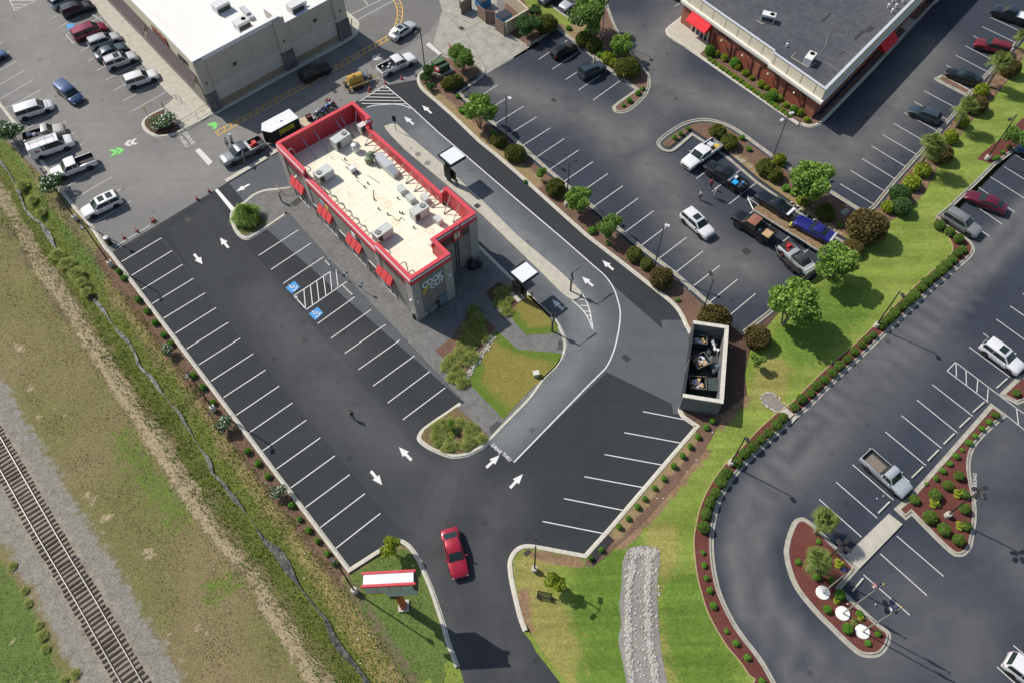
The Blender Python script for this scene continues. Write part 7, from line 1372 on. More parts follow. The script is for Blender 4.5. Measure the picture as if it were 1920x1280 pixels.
for pr_, px, r_, l, rz in (
 (BE, (848, 153), 16, 'long clipped hedge below the green transformer box', R(28)), (BB, (935, 261), 17, 'clipped olive shrub left of the island lamp post', None), (BB, (966, 286), 22, 'large clipped olive shrub just right of the island lamp post', None), (BB, (1041, 351), 19, 'clipped shrub above the second island lamp post', None),
 (BB, (1190, 476), 16, 'clipped shrub, left of the pair near the third island lamp', None), (BB, (1213, 493), 14, 'clipped shrub touching the foot of the third island lamp', None), (BR, (1241, 521), 25, 'brownish clipped shrub below the third island lamp', None), (BR, (1340, 598), 30, 'reddish brown shrub behind the dumpster enclosure', None), (BR, (1423, 632), 28, 'reddish brown hedge at the corner of the north lot', None),
 (BE, (1023, 45), 18, 'long clipped hedge at the top corner of the short parking row', R(30)), (BB, (1095, 73), 18, 'clipped olive shrub left of the bare lamp pole at the top', None), (BB, (1114, 84), 16, 'clipped olive shrub right of the bare lamp pole at the top', None), (BB, (1177, 124), 25, 'big clipped shrub at the end of the top peninsula', None),
 (BB, (1346, 246), 16, 'clipped shrub at the tip end of the trailer island', None), (BB, (1368, 265), 18, 'clipped shrub behind the angled white pickup', None), (BB, (1437, 314), 19, 'clipped shrub, left of the pair before the big round tree', None), (BB, (1453, 326), 18, 'clipped shrub, right of the pair before the big round tree', None), (BB, (1548, 397), 20, 'yellowish clipped shrub beside the concrete pad', None),
 (BR, (1627, 424), 41, 'very large reddish brown clipped shrub on the lawn', None), (BR, (1600, 463), 19, 'reddish shrub between the largest brown shrub and the trailer tree', None), (BDK, (1692, 386), 22, 'dark clipped shrub on the lawn at the corner of the east row', None), (BDK, (1687, 363), 19, 'dark clipped shrub touching the kerb of the east row', None),
 (BR, (1896, 128), 20, 'reddish clipped shrub behind the upper palm', None), (BR, (1832, 194), 23, 'reddish clipped shrub behind the middle palm', None), (BR, (1762, 284), 26, 'reddish clipped shrub behind the lower palm', None), (BF, (1664, 388), 12, 'small feathery shrub left of the dark clipped shrubs', None),
 (BF, (1783, 256), 15, 'feathery yellow green bush above the lower palm', None), (BF, (1731, 318), 15, 'feathery yellow green bush below the lower palm', None), (BF, (1711, 341), 17, 'feathery yellow green bush nearest the dark clipped shrubs', None), (BF, (1841, 170), 15, 'feathery yellow green bush above the middle palm', None), (BF, (1804, 228), 12, 'feathery yellow green bush under the middle palm', None), (BF, (1462, 298), 13, 'feathery shrub beside the twin-head lamp on the trailer island', None), (BF, (1140, 108), 13, 'feathery shrub left of the big clipped shrub on the top peninsula', None), (BF, (1150, 118), 10, 'small yellow shrub touching the big clipped shrub on the top peninsula', None),
 (BF, (1505, 375), 12, 'low brownish shrub in front of the big round tree', None), (BDK, (1000, 262), 0, '', None)):
    if r_: ball(pr_, px, r_, l, GB, 1., rz)
GH = 'round clipped hedge balls lining the red mulch bed'
HB = [(1761.6, 422, 11), (1780.5, 433.5, 10), (1798, 447, 10.5), (1804.8, 467.3, 9), (1795.3, 475.7, 9), (1786, 486, 9.5), (1775, 496, 10), (1764.7, 506, 10), (1751.5, 518, 10), (1738, 528.5, 10), (1728.9, 539, 9.5), (1716, 551.7, 10.5), (1704, 563, 10), (1692, 574, 10.5), (1678, 586, 10.5), (1667.7, 597.5, 10), (1655, 608, 10.5), (1637.5, 628, 7), (1626, 635, 7.5), (1616, 646.6, 7.5), (1602, 659, 8), (1589.6, 672.6, 9), (1573.8, 684.6, 10), (1561, 697, 10), (1546.4, 711, 9), (1531.6, 721.5, 10), (1519.7, 735, 9), (1503, 747, 11), (1491, 762, 10),
      (1469, 782.7, 11), (1456.5, 795.4, 11), (1441.7, 810, 11), (1427, 822.8, 11), (1412.6, 836.5, 12), (1396.3, 850, 11.5), (1381.6, 865, 11.5), (1362.6, 886, 13), (1352, 902, 12), (1341.5, 922.6, 11), (1331, 941.6, 11.5), (1324, 962.7, 11.5), (1320.4, 987.3, 13)]
for i, (x, y, r_) in enumerate(HB): ball(BA, (x, y), r_, 'round clipped dark green hedge ball in the line along the east lot kerb', GH)
GS = 'small round shrubs in the lower part of the red mulch bed'
for x, y, r_ in ((1318.3, 1035, 5), (1320.8, 1059, 6), (1325, 1082.8, 6), (1331, 1106, 7), (1338.3, 1134.5, 8), (1362.6, 1182, 5.5), (1380.5, 1205, 7), (1401.6, 1231.5, 7), (1429, 1277, 8)): ball(BT, (x, y), r_, 'small round shrub spaced along the lower red mulch bed', GS)
for x, y, r_ in ((1867, 777.4, 8), (1855.4, 790, 7), (1840.7, 802.3, 6), (1828.4, 816.5, 5), (1817.5, 828.5, 7), (1804.8, 842.8, 4), (1793.6, 854.4, 7), (1781, 868, 6), (1768, 882, 6), (1755.7, 896, 6), (1737.3, 906, 4), (1798.5, 891, 10), (1777.4, 909.3, 10), (1753.8, 927.2, 13), (1715, 935.7, 10), (1743.2, 968.4, 13), (1809.5, 953.6, 11), (1770.4, 991.6, 13), (1797.4, 1011.6, 12), (1808, 925, 10), (1813, 986, 10), (1907, 736, 8)): ball(BA if r_ > 7 else BT, (x, y), r_, 'round green shrub in the red mulch island with the four-head lamp', 'round shrubs in the red mulch lamp island')
for x, y, r_ in ((1535, 1014, 5), (1531.6, 1080.7, 8), (1560, 1086, 7), (1574.9, 1113.4, 10), (1551.6, 1141.9, 8), (1589.6, 1177.7, 10), (1646.6, 1186.8, 7), (1627.6, 1204.5, 6), (1497, 1052, 6), (1611.8, 1150, 7)): ball(BL if r_ > 6 else BT, (x, y), r_, 'round green shrub in the red mulch island with the flagpoles', 'round shrubs in the red mulch flagpole island')
for x, y in ((1866, 297), (1871, 295), (1880, 285), (1893, 276)): ball(BT, (x, y), 5, 'small shrub in the red mulch bed beside the round lamp base', 'small shrubs by the lamp at the right edge')
for x, y in ((1336, 788), (1324, 799.6), (1308.8, 817.5), (1294, 835.4), (1280.3, 853.4), (1263.4, 872.4), (1244.9, 895.6), (1227.6, 913.5), (1209.2, 933.5), (1195.5, 949.4), (1178.4, 970.5), (1161, 986.3), (1128, 1030), (1108, 1046)): ball(BT, (x, y), 6, 'small young shrub in the brown mulch along the lower right stalls', 'young shrubs along the lower right stalls', 1.3)
for x, y in ((258.4, 561), (275.3, 582), (290, 604), (306, 626.6), (318.6, 643.5), (360.8, 702.5), (379.7, 724.7), (397.7, 753), (464.4, 845), (482.7, 867), (501.3, 891.4), (546.7, 946.2), (561.4, 971.5), (578.3, 992.6), (594.6, 1012.7), (613, 1036.4), (626.8, 1054.3), (232, 520), (222, 508)): ball(BT, (x, y), 6.5, 'small young shrub in the long mulch strip left of the new lot', 'young shrubs in the long mulch strip', 1.2, zb=0.)
for x, y, r_ in ((1331, 96, 11), (1378.4, 117, 11), (1446.5, 180.4, 11), (1489, 206.8, 9)): ball(BL, (x, y), r_, 'bright green ball shrub in front of the brick restaurant wall', 'ball shrubs along the brick restaurant wall')
for i in range(24):
    k = i/23; x, y = 1331+(1480-1331)*k, 113+(218-113)*k
    ball(BF if i % 2 else BT, (x, y-2), 5.2, 'yellow green perennial mound in the row along the kerb by the brick wall', 'perennial mounds by the brick restaurant', .8)
rnd = random.Random(21)
for i in range(14):
    k = i/13; x, y = 1346+(1515-1346)*k, 100+(222-100)*k; ball(TBALL if False else BF, (x+rnd.uniform(-3, 3), y+rnd.uniform(-2, 2)), rnd.uniform(5, 8), 'loose green shrub between the brick wall and the perennial row', 'loose shrubs along the brick restaurant wall', 1.1)
for i in range(16):
    k = i/15; x, y = 1075+(1150-1075)*k, 84+(160-84)*k
for x, y, r_ in ((1290, 240, 5), (1276, 250, 5), (1265, 258, 5), (1205, 166, 5), (1196, 174, 6), (1180, 188, 6), (1169, 197, 4), (1391, 258, 6), (1404, 279, 6), (1474, 352, 8), (1488, 361, 7), (1468, 308, 6), (985, 340, 4), (1271, 562, 5), (1140, 455, 6), (1110, 432, 8), (925, 250, 6), (866, 206, 8), (858, 180, 5), (840, 165, 4), (1066, 52, 6), (1105, 56, 10), (1125, 102, 7), (1575, 422, 6), (1562, 408, 7), (1590, 415, 5)):
    ball(BT, (x, y), r_, 'small ragged shrub in the brown mulch of the planted islands', 'small ragged shrubs in the brown mulch')
# grasses -----------------------------------------------------------
def grass_proto(mats, n, r, h, seed, name='grass_clump', cat='grass clump'):
    rnd = random.Random(seed); t = thing(name, 'proto', cat); mb = MB()
    for i in range(n):
        a = rnd.uniform(0, 6.28); k = math.sqrt(rnd.random()); b = Vector((r*.3*k*math.cos(a), r*.3*k*math.sin(a), 0)) if rnd.random() < .5 else Vector((r*.8*k*math.cos(a*3), r*.8*k*math.sin(a*3), 0)); lean = rnd.uniform(.03, 1.); tip = Vector((r*lean*math.cos(a+rnd.gauss(0, .3)), r*lean*math.sin(a+rnd.gauss(0, .3)), h*(1.1-.75*lean)*rnd.uniform(.7, 1.1))); mid = (b+tip)/2+Vector((0, 0, h*.28)); s = Vector((-math.sin(a), math.cos(a), 0))*.028; m_ = rnd.randrange(len(mats))
        mb.add([b-s, b+s, mid+s*.9, mid-s*.9, tip], [(0, 1, 2, 3), (3, 2, 4)], m_)
    mb.build('blades', mats, t); return t
GA = grass_proto([L_GR, L_GR2], 620, 1.25, .8, 1); GC = grass_proto([L_GR2, L_GR], 520, 1.2, .7, 2); GBIG = grass_proto([L_MD, L_BR, L_GR2], 3000, 1., 1.0, 3, 'large_grass_shrub', 'grass shrub')
def clump(p, px, rpx, label, group=None, hs=1., zb=.16):
    r = rpx*mpp(*px); q = at(px[0], px[1], .35*r+zb); o = copy_tree(p); o.location = (q.x, q.y, zb); o.scale = (r, r, r*hs); o['label'] = label; o.rotation_euler = (0, 0, px[0]*1.7)
    if group: o['group'] = group
    return o
clump(GBIG, (461, 404), 30, 'big feathery green grass shrub in the rounded island at the lot exit', hs=1.1)
rnd = random.Random(31); GG = 'ornamental grasses in the mulch bed by the restaurant'
for (x, y) in ((845, 672), (852, 690), (862, 660), (872, 672), (848, 706), (862, 700), (880, 650), (884, 668), (868, 640), (886, 632), (895, 615), (878, 612), (905, 630), (866, 715), (838, 684), (896, 598), (888, 580)): clump(GA, (x, y), rnd.uniform(12, 17), 'tawny ornamental grass clump in the bed in front of the restaurant end wall', GG)
for (x, y) in ((940, 548), (952, 560), (945, 572), (958, 540), (936, 566), (950, 582)): clump(GA if rnd.random() < .5 else GC, (x, y), rnd.uniform(10, 14), 'green ornamental grass clump beside the lower menu canopy', 'ornamental grasses beside the lower menu canopy')
for i in range(60):
    x, y = rnd.uniform(795, 910), rnd.uniform(778, 842)
    if inpoly(x, y, [(852, 768), (805, 800), (796, 822), (835, 843), (880, 842), (908, 818)]): clump(GC if rnd.random() < .5 else GA, (x, y), rnd.uniform(7, 12), 'weedy grass clump in the island at the drive-through entry', 'weedy grass clumps in the entry island')
# riverstones edging the grasses
sp = []
for i in range(150):
    k = rnd.random(); x = 928+(872-928)*k+rnd.gauss(0, 3.5); y = 628+(712-628)*k+rnd.gauss(0, 3); p = a2((x, y)); sp.append((p.x, p.y, .19))
for i in range(40): p = a2((rnd.uniform(938, 952), rnd.uniform(575, 588))); sp.append((p.x, p.y, .19))
stones('bed_stones', sp, 'pale cobbles edging the ornamental grass bed in front of the restaurant', .08, .18)
sp = []
for ln in (((1052, 62), (1160, 148)), ((1366, 290), (1440, 345)), ((1480, 385), (1575, 445))):
    for i in range(34):
        k = rnd.random(); p = a2((ln[0][0]+(ln[1][0]-ln[0][0])*k+rnd.gauss(3, 2), ln[0][1]+(ln[1][1]-ln[0][1])*k+rnd.gauss(-3, 2))); sp.append((p.x, p.y, .14))
stones('island_stones', sp, 'tan stones scattered along the kerbs of the north lot islands', .08, .2)
# ditch vegetation: nobody could count the blades
def blades(name, n, spots, hmin, hmax, mats, label, w=.05):
    rnd = random.Random(hash(name) % 1000 if False else len(name)); mb = MB(); V = []; F = []; M_ = []; k0 = 0
    for i in range(n):
        x, y, z, s = spots(rnd); a = rnd.uniform(0, 6.28); h = rnd.uniform(hmin, hmax)*s; lx, ly = math.cos(a)*h*rnd.uniform(.2, .9), math.sin(a)*h*rnd.uniform(.2, .9); px_, py_ = -math.sin(a)*w, math.cos(a)*w
        V += [(x-px_, y-py_, z), (x+px_, y+py_, z), (x+lx, y+ly, z+h)]; F.append((k0, k0+1, k0+2)); k0 += 3; M_.append(rnd.randrange(len(mats)))
    mb.v, mb.f, mb.m = V, F, M_; o = mb.build(name, mats); o['label'] = label; o['category'] = 'grass'; o['kind'] = 'stuff'; return o
dsp = [Vector(p) for p in DL]
def ditch_spot(rnd):
    while 1:
        i = rnd.randrange(len(dsp)-1); p = dsp[i].lerp(dsp[i+1], rnd.random()); d = (dsp[i+1]-dsp[i]).normalized(); n = Vector((-d.y, d.x)); o_ = rnd.choice((-1, 1))*rnd.uniform(.12, 3.2 if rnd.random() < .8 else 4.5); q = p+n*o_
        if -75 < q.x < 0 and 5 < q.y < 105: return q.x, q.y, fz(q.x, q.y), 1.
L_MOSS = leafmat('bank_grass_green', (0.249, 0.333, 0.037), (0.167, 0.249, 0.030), .8); L_DRY = leafmat('dry_weed', (0.420, 0.350, 0.158), (0.280, 0.263, 0.105), .8); L_LUSH = leafmat('lush_grass', (0.133, 0.282, 0.034), (0.189, 0.358, 0.047), .8)
blades('ditch_grass', 17000, ditch_spot, .12, .32, [L_MOSS, L_MOSS, L_LUSH, L_DRY], 'tall tufted grass growing on both banks of the ditch')
def field_spot(rnd):
    while 1:
        x, y = rnd.uniform(-75, -5), rnd.uniform(5, 100)
        if inpoly(x, y, lotP): continue
        r = segd(x, y, RL)
        if r < 4.6 and rnd.random() > .03: continue
        if segd(x, y, tl) < .9 and rnd.random() > .1: continue
        if noise.noise(Vector((x*.35, y*.35, 0)))+rnd.gauss(0, .25) < .0: continue
        return x, y, fz(x, y), .7
blades('field_grass', 30000, field_spot, .08, .26, [L_DRY, L_DRY, L_MOSS, leafmat('field_blade', (.15, .17, .05), (.20, .19, .07), .8)], 'rough mixed grass scattered over the field beside the railway', .045)
for x, y, r_ in ((40, 345, 20), (60, 372, 16), (75, 396, 15), (105, 475, 20), (122, 492, 22), (140, 510, 22), (150, 528, 18), (160, 545, 16), (60, 1010, 0)):
    if r_: clump(GC, (x, y), r_*.72, 'tall weedy clump in the upper reach of the ditch', 'weedy clumps in the ditch', .9, -.35)
for x, y, r_ in ((78, 1190, 12), (72, 1170, 9), (84, 1215, 10), (140, 1262, 11), (118, 1275, 9), (52, 1130, 9), (45, 1105, 9), (22, 1060, 10)): clump(GC, (x, y), r_, 'bright green weed patch between the ballast and the lawn', 'weed patches beside the ballast', .8, .05)
# palms ---------------------------------------------------------
def palm_proto(nf, r, h, seed, leaf, name='palm_tree', trunk=True):
    rnd = random.Random(seed); t = thing(name, 'proto', 'palm'); mb = MB()
    for i in range(nf):
        a = rnd.uniform(0, 6.28); el = rnd.uniform(-.3, 1.5); d = Vector((math.cos(a)*math.cos(el), math.sin(a)*math.cos(el), math.sin(el))); s = Vector((-math.sin(a), math.cos(a), 0)); hub = Vector((0, 0, h))+d*r*rnd.uniform(.12, .42); L_ = r*rnd.uniform(.5, .62)
        for k in range(11):
            f = (k-5)/5*1.25; dd = (d*math.cos(f)+s*math.sin(f)).normalized(); tip = hub+dd*L_*(1-.18*abs(f))+Vector((0, 0, -L_*.28)); side = dd.cross(Vector((0, 0, 1))).normalized()*.045; mid = hub+dd*L_*.55
            mb.add([hub, mid+side, tip, mid-side], [(0, 1, 2, 3)])
        mb.tube((0, 0, h-.1), hub, .025, 4)
    mb.build('crown', leaf, t)
    if trunk: MB().lathe([(.22, 0), (.19, h*.5), (.24, h*.85), (.30, h-.1), (.1, h+.1)], 10).build('trunk', mat('palm_trunk', (.26, .21, .15), .95, nz=9, amt=.35, bump=.6), t, 30)
    return t
PA = palm_proto(46, 1.9, 2.6, 1, L_PALM); PB_ = palm_proto(22, 1., .35, 2, L_PALMY, 'dwarf_palm', False)
for px, r_, l in (((1874, 122), 27, 'fan palm in the hedge below the dark red suv'), ((1813, 203), 26, 'fan palm opposite the dark grey hatchback'), ((1746, 274), 31, 'fan palm with yellow fronds at the lower end of the north-east row'), ((1914, 68), 14, 'fan palm cut off at the right edge above the black sedan'), ((1547, 978), 33, 'tall fan palm at the upper tip of the flagpole island'), ((1532, 1050), 34, 'fan palm beside the flagpole island lamp')):
    s = r_*mpp(*px)/1.75; zt = 2.7*s*1.15; q = at(px[0], px[1], zt); o = copy_tree(PA); o.location = (q.x, q.y, .1); o.scale = (s, s, s*1.15); o.rotation_euler = (0, 0, px[0]); o['label'] = l; o['group'] = 'fan palms'
for px, l in (((1797, 924), 'yellow dwarf palm, upper one in the red mulch lamp island'), ((1752, 942), 'yellow dwarf palm, leftmost one in the red mulch lamp island'), ((1801.6, 984), 'yellow dwarf palm, lowest one in the red mulch lamp island'), ((1573.8, 1055), 'yellow dwarf palm near the walkway end of the flagpole island'), ((1568.5, 1125), 'yellow dwarf palm between the first and second flagpoles'), ((1614, 1156), 'yellow dwarf palm between the second and third flagpoles')):
    r_ = 13 if px[0] > 1700 or px[1] < 1060 else 9; s = r_*mpp(*px); q = at(px[0], px[1], .35*s+.12); o = copy_tree(PB_); o.location = (q.x, q.y, .12); o.scale = (s, s, s); o['label'] = l; o['group'] = 'yellow dwarf palms'
clump(GA, (1602, 1164), 7, 'small grey grass clump between the flagpoles', None, 1., .12)
for p in (TA, TB, TC, TD, TF, TK, BA, BB, BR, BL, BE, BT, BF, BDK, GA, GC, GBIG, PA, PB_): kill(p)
# ================================================================ STREET FURNITURE
PC = mat('round_base_concrete', (.50, .47, .40), .9, nz=4, amt=.12); BRZ = mat('dark_bronze_pole', (.035, .03, .028), .5, nz=2); LH = mat('pale_lamp_head', (.55, .56, .56), .45, nz=3)
def fit_h(b, t_):
    g = at(*b); best = None
    for i in range(60, 260):
        z = i*.05; q = pj((g.x, g.y, z)); e = (q[0]-t_[0])**2+(q[1]-t_[1])**2
        if best is None or e < best[0]: best = (e, z)
    return best[1]
def lamp(base, top, heads, label, conc=True, col=BRZ, headm=None, h=None, bh=.7, group='parking lot lamp posts'):
    """heads: survey points of the lamp heads; the pole height follows from its base and top"""
    h = h or fit_h(base, top); q = at(*base); t = thing('lamp_post', label, 'lamp post', (q.x, q.y, .05), 0, group); hm = headm or col
    if conc: MB().lathe([(.30, 0), (.30, bh-.04), (.27, bh)], 16).build('concrete_base', PC, t, 40)
    MB().tube((0, 0, bh if conc else 0), (0, 0, h), .085, 8, 0, .06).build('pole', col, t)
    for hp in heads:
        e = at(hp[0], hp[1], h)-q; e.z = 0; d = e.length; a = math.atan2(e.y, e.x); mb = MB(); mb.tube((0, 0, h-.1), (e.x*.75, e.y*.75, h), .035, 6); mb.build('arm', col, t)
        c = Vector((e.x, e.y, h)); m_ = MB(); m_.box(-.29, .29, -.19, .19, -.06, .10, 0, a, (c.x, c.y, c.z)); hd = m_.build('lamp_head', hm, t, bevel=.03); MB().box(-.26, .26, -.17, .17, -.075, -.06, 0, a, (c.x, c.y, c.z)).build('lens', mat('lamp_lens', (.6, .6, .55), .3), hd)
    return t
lamp((401, 768), (346, 699), [(351, 706)], 'black lamp post beside the long mulch strip, middle of the left side', bh=.75)
lamp((209, 498), (147, 420), [(155, 428)], 'black lamp post at the corner where the grey lot meets the new lot', bh=.75)
lamp((143, 412), (75, 315), [(84, 322)], 'black lamp post among the bushes behind the white suv on the left')
lamp((666, 1109), (629, 1057), [(624, 1050)], 'black lamp post with round white base left of the roadside sign', bh=.8)
lamp((1002, 1069), (1009, 1010), [(1005, 1005), (989, 1036)], 'brown lamp post with round white base at the entrance corner', h=7.2, bh=.8)
lamp((950, 270), (947.8, 187.8), [(956, 185)], 'grey lamp post with a flat pale head between the clipped shrubs', False, mat('grey_brown_pole', (.10, .08, .075), .5), LH, h=8.2)
lamp((1061.7, 386), (1068, 300), [(1058.5, 289), (1077, 302)], 'black twin lamp post rising from the second island tree', h=7.4)
lamp((1226.5, 503), (1241, 429), [(1251, 424)], 'bronze lamp post with flat pale head on the lower left island', False, mat('grey_brown_pole', (.10, .08, .075), .5), LH, h=7.8)
lamp((1312, 600), (1337, 529.5), [(1332, 513)], 'dark lamp post at the rear corner of the dumpster enclosure', h=7.6)
lamp((1447, 300), (1477.6, 221.5), [(1466, 226), (1484, 213)], 'twin-head lamp post with pale flat heads on the trailer island', False, mat('grey_brown_pole', (.10, .08, .075), .5), LH, h=7.8)
lamp((798, 139), (787, 58), [(780, 62)], 'dark lamp post standing by the green transformer box', False, h=7.7)
lamp((1128.5, 73), (1135.5, -6), [(1140, -12)], 'pale pole running out of the top edge beside the big tree', False, LH, LH, h=8)
lamp((1849, 300), (1899.7, 229), [(1893, 225)], 'black lamp post on a round concrete base near the right edge', h=7.6)
lamp((1641.3, 613), (1684.6, 550.6), [(1692, 555)], 'black lamp post leaning over the hedge balls, upper of the two', h=6.8)
lamp((1369, 870.5), (1396.3, 820.7), [(1402, 826)], 'black lamp post by the hedge balls, lower of the two', h=6.5)
lamp((1774.2, 967.3), (1834.3, 924), [(1827, 917), (1846, 915), (1830, 930), (1845, 931)], 'black four-head lamp post in the red mulch island', h=7.0)
lamp((1531, 1066), (1580, 1023), [(1573, 1016), (1588, 1013), (1590, 1030), (1576, 1030)], 'black four-head lamp post among the fan palms', h=6.8)
# wheel stops
ws = None
for (a, b, l) in (((1868, 728), (1888, 710), 0), ((1824, 773), (1845, 754), 0), ((1798.5, 801.7), (1818.5, 782.7), 0), ((1769, 832.7), (1789, 812.9), 0), ((1739.4, 864), (1759.5, 843.5), 0), ((1709.2, 895.6), (1730.3, 875), 0), ((1646.6, 961.6), (1667.7, 940.5), 0), ((1598, 1108), (1618, 1084), 0),
                  ((610, 489), (619, 499), 1), ((643.5, 536.5), (661.5, 554), 1)):
    p, q = at(*a), at(*b); d = q-p; mb = MB()
    if ws is None: mb.add([(-.9, -.09, 0), (.9, -.09, 0), (.9, -.05, .14), (-.9, -.05, .14), (-.9, .09, 0), (.9, .09, 0), (.9, .05, .14), (-.9, .05, .14)], [(0, 1, 2, 3), (3, 2, 6, 7), (4, 7, 6, 5), (0, 3, 7, 4), (1, 5, 6, 2)]); ws = mb.build('wheel_stop', mat('wheel_stop_concrete', (.50, .48, .42), .9, nz=3)); o = ws
    else: o = ws.copy(); C.objects.link(o)
    o.location = ((p.x+q.x)/2, (p.y+q.y)/2, .02); o.rotation_euler = (0, 0, math.atan2(d.y, d.x)); o.scale = (d.length/1.8, 1, 1)
    tag(o, 'pale concrete wheel stop at the head of an east lot stall' if not l else 'concrete wheel stop at the head of the accessible stalls', 'wheel stop', 'wheel stops in the east lot' if not l else 'wheel stops at the accessible stalls')
# cones
cone = None
CO = mat('cone_orange_red', (.72, .06, .02), .5); CB = mat('cone_base_black', (.05, .03, .03), .7)
for x, y, l in ((233, 447, 'orange traffic cone nearest the lamp at the lot corner'), (257.4, 434.5, 'orange traffic cone second from the lot corner lamp'), (286, 416.6, 'orange traffic cone, left of the touching pair on the lot seam'), (290, 414, 'orange traffic cone, right of the touching pair on the lot seam'), (370, 374.5, 'orange traffic cone alone left of the white stop bar'), (392.4, 360, 'orange traffic cone closest to the white stop bar'), (692, 172, 'orange traffic cone, lower one beside the yellow tank trailer'), (694, 168, 'orange traffic cone, upper one beside the yellow tank trailer'), (722, 158, 'orange traffic cone at the apex of the white hatched triangle'), (753, 148.5, 'orange traffic cone below the white towing pickup')):
    q = at(x, y)
    if cone is None:
        cone = thing('traffic_cone', l, 'traffic cone'); MB().lathe([(.17, .03), (.09, .38), (.03, .72), (.02, .73)], 12).build('cone_body', CO, cone, 40); MB().box(-.19, .19, -.19, .19, 0, .035).build('cone_base', CB, cone); MB().lathe([(.125, .30), (.105, .42)], 12).build('reflective_band', mat('band_pale', (.75, .6, .55), .4), cone); o = cone
    else: o = copy_tree(cone)
    o.location = (q.x, q.y, .02); o['label'] = l; o['group'] = 'orange traffic cones'; o.rotation_euler = (0, 0, x)
# flagpoles
for i, (b, tp, fl) in enumerate((((1542, 1111), (1606, 1058), 0), ((1579, 1150), (1661, 1081), 1), ((1616, 1184), (1697, 1136), 2))):
    q = at(*b); h = (7.6, 9.6, 8.6)[i]; t = thing('flagpole', ('flagpole with a dark blue flag, nearest the palms', 'tallest flagpole, in the middle, with a striped flag', 'flagpole with a blue and white flag at the rounded end of the island')[i], 'flagpole', (q.x, q.y, .12), 0, 'flagpoles on round white pads')
    MB().lathe([(.66, 0), (.66, .06), (.62, .08)], 28).build('round_pad', mat('white_pad', (.80, .79, .76), .8, nz=3, amt=.04), t); MB().tube((0, 0, .08), (0, 0, h), .075, 10, 0, .04).build('pole', mat('brushed_pole', (.48, .47, .45), .4, .5), t); MB().blob((0, 0, h+.08), .1, 0, 2, 0).build('finial', mat('gold_finial', (.6, .38, .10), .35, .6), t, 60)
    mb = MB(); n = 8; col = 3
    for k in range(n):
        for j in range(6):
            def fp(u, v): a_ = 2.6; x = -u*1.2*math.cos(.9)*.55; return (x+.05*math.sin(u*7+v*3), u*.35*math.sin(2.)+.12*math.sin(u*9), h-.2-v*1.0-u*.55+.05*math.sin(u*11))
            mi = (0 if fl != 1 else ((0 if (k < 3 and j < 3) else 1+(j % 2)))) if fl != 2 else (0 if j < 3 else 2)
            mb.quad(fp(k/n, j/6), fp((k+1)/n, j/6), fp((k+1)/n, (j+1)/6), fp(k/n, (j+1)/6), mi)
    mb.build('flag', [mat('flag_blue', (.02, .04, .16), .8), mat('flag_red', (.5, .03, .05), .8), mat('flag_white', (.7, .7, .72), .8)], t)
# transformer, bins, posts, signs
q = at(826, 124, .8); t = thing('transformer_box', 'green electrical transformer box with a smaller box in front', 'transformer', (q.x, q.y, .12), R(35)); GT = mat('transformer_green', (.075, .13, .055), .6, nz=2, amt=.12)
MB().box(-1., .9, -.2, .9, .1, 1.5).build('cabinet', GT, t, bevel=.03); MB().box(-.6, 1., -.95, -.2, .1, 1.2).build('lower_cabinet', mat('transformer_dark_green', (.03, .07, .04), .5), t, bevel=.03); MB().box(-1.4, 1.5, -1.3, 1.2, 0, .1).build('pad', CONC, t)
def post_sign(base, h, w_, hh, m, label, name='road_sign', cat='sign', rz=0., shape='box', pm=GALV, group=None, sub=None):
    q = at(*base); t = thing(name, label, cat, (q.x, q.y, .03), rz, group); MB().tube((0, 0, 0), (0, 0, h), .04, 6).build('post', pm, t)
    if shape == 'box': MB().box(-w_/2, w_/2, -.05, -.02, h-hh, h).build('sign_board', m, t)
    else:
        n = 8 if shape == 'oct' else 16; mb = MB(); P = [(w_/2*math.cos(2*math.pi*(k+.5)/n), -.06, h-w_/2+w_/2*math.sin(2*math.pi*(k+.5)/n)) for k in range(n)]; P += [(x, -.03, z_) for x, y, z_ in P]; mb.add(P, [tuple(range(n)), tuple(range(n, 2*n))[::-1]]+[(k, (k+1) % n, n+(k+1) % n, n+k) for k in range(n)]); b_ = mb.build('sign_board', m, t)
        if sub:
            me = text_mesh(sub, .22, .003, .01); me.materials.clear(); me.materials.append(PAINT)
            for v in me.vertices: x, y, zz = v.co; v.co = (x, -.068-zz, h-w_/2+y)
            o = bpy.data.objects.new('sign_lettering', me); link(o, b_)
    return t
SR = mat('sign_red', (.55, .02, .03), .5)
post_sign((846, 108), 2.3, .8, .8, SR, 'red octagonal stop sign behind the leafy tree by the apron', 'stop_sign', 'stop sign', R(-60), 'oct', sub='STOP')
q = at(812, 144); t = thing('barrier_sign', 'red and white round sign on a white slanted pole in the left island', 'sign', (q.x, q.y, .1), R(-50)); MB().tube((0, 0, 0), (1.2, 0, 1.9), .04, 6).build('post', WHT, t); b_ = MB().tube((1.25, 0, 1.95), (1.28, 0, 2.0), .45, 16).build('sign_board', SR, t); MB().tube((1.27, 0, 2.0), (1.29, 0, 2.03), .25, 16).build('sign_centre', WHT, b_)
post_sign((614, 87), 2.2, .5, .6, mat('sign_pale_blue', (.25, .4, .55), .5), 'blue and white sign on a thin post on the store side walk', rz=R(-50))
post_sign((281, 224), 2.2, .6, .7, mat('sign_brown_yellow', (.42, .28, .05), .6), 'yellow brown sign at the tip of the rose island', rz=R(-40))
post_sign((743, 247), 2.7, .55, .9, BLK, 'black sign on a thin post at the rounded tip of the median', rz=R(-20), pm=BLK)
post_sign((1072, 548), 0.01, .1, .005, BLK, 'x') if False else None
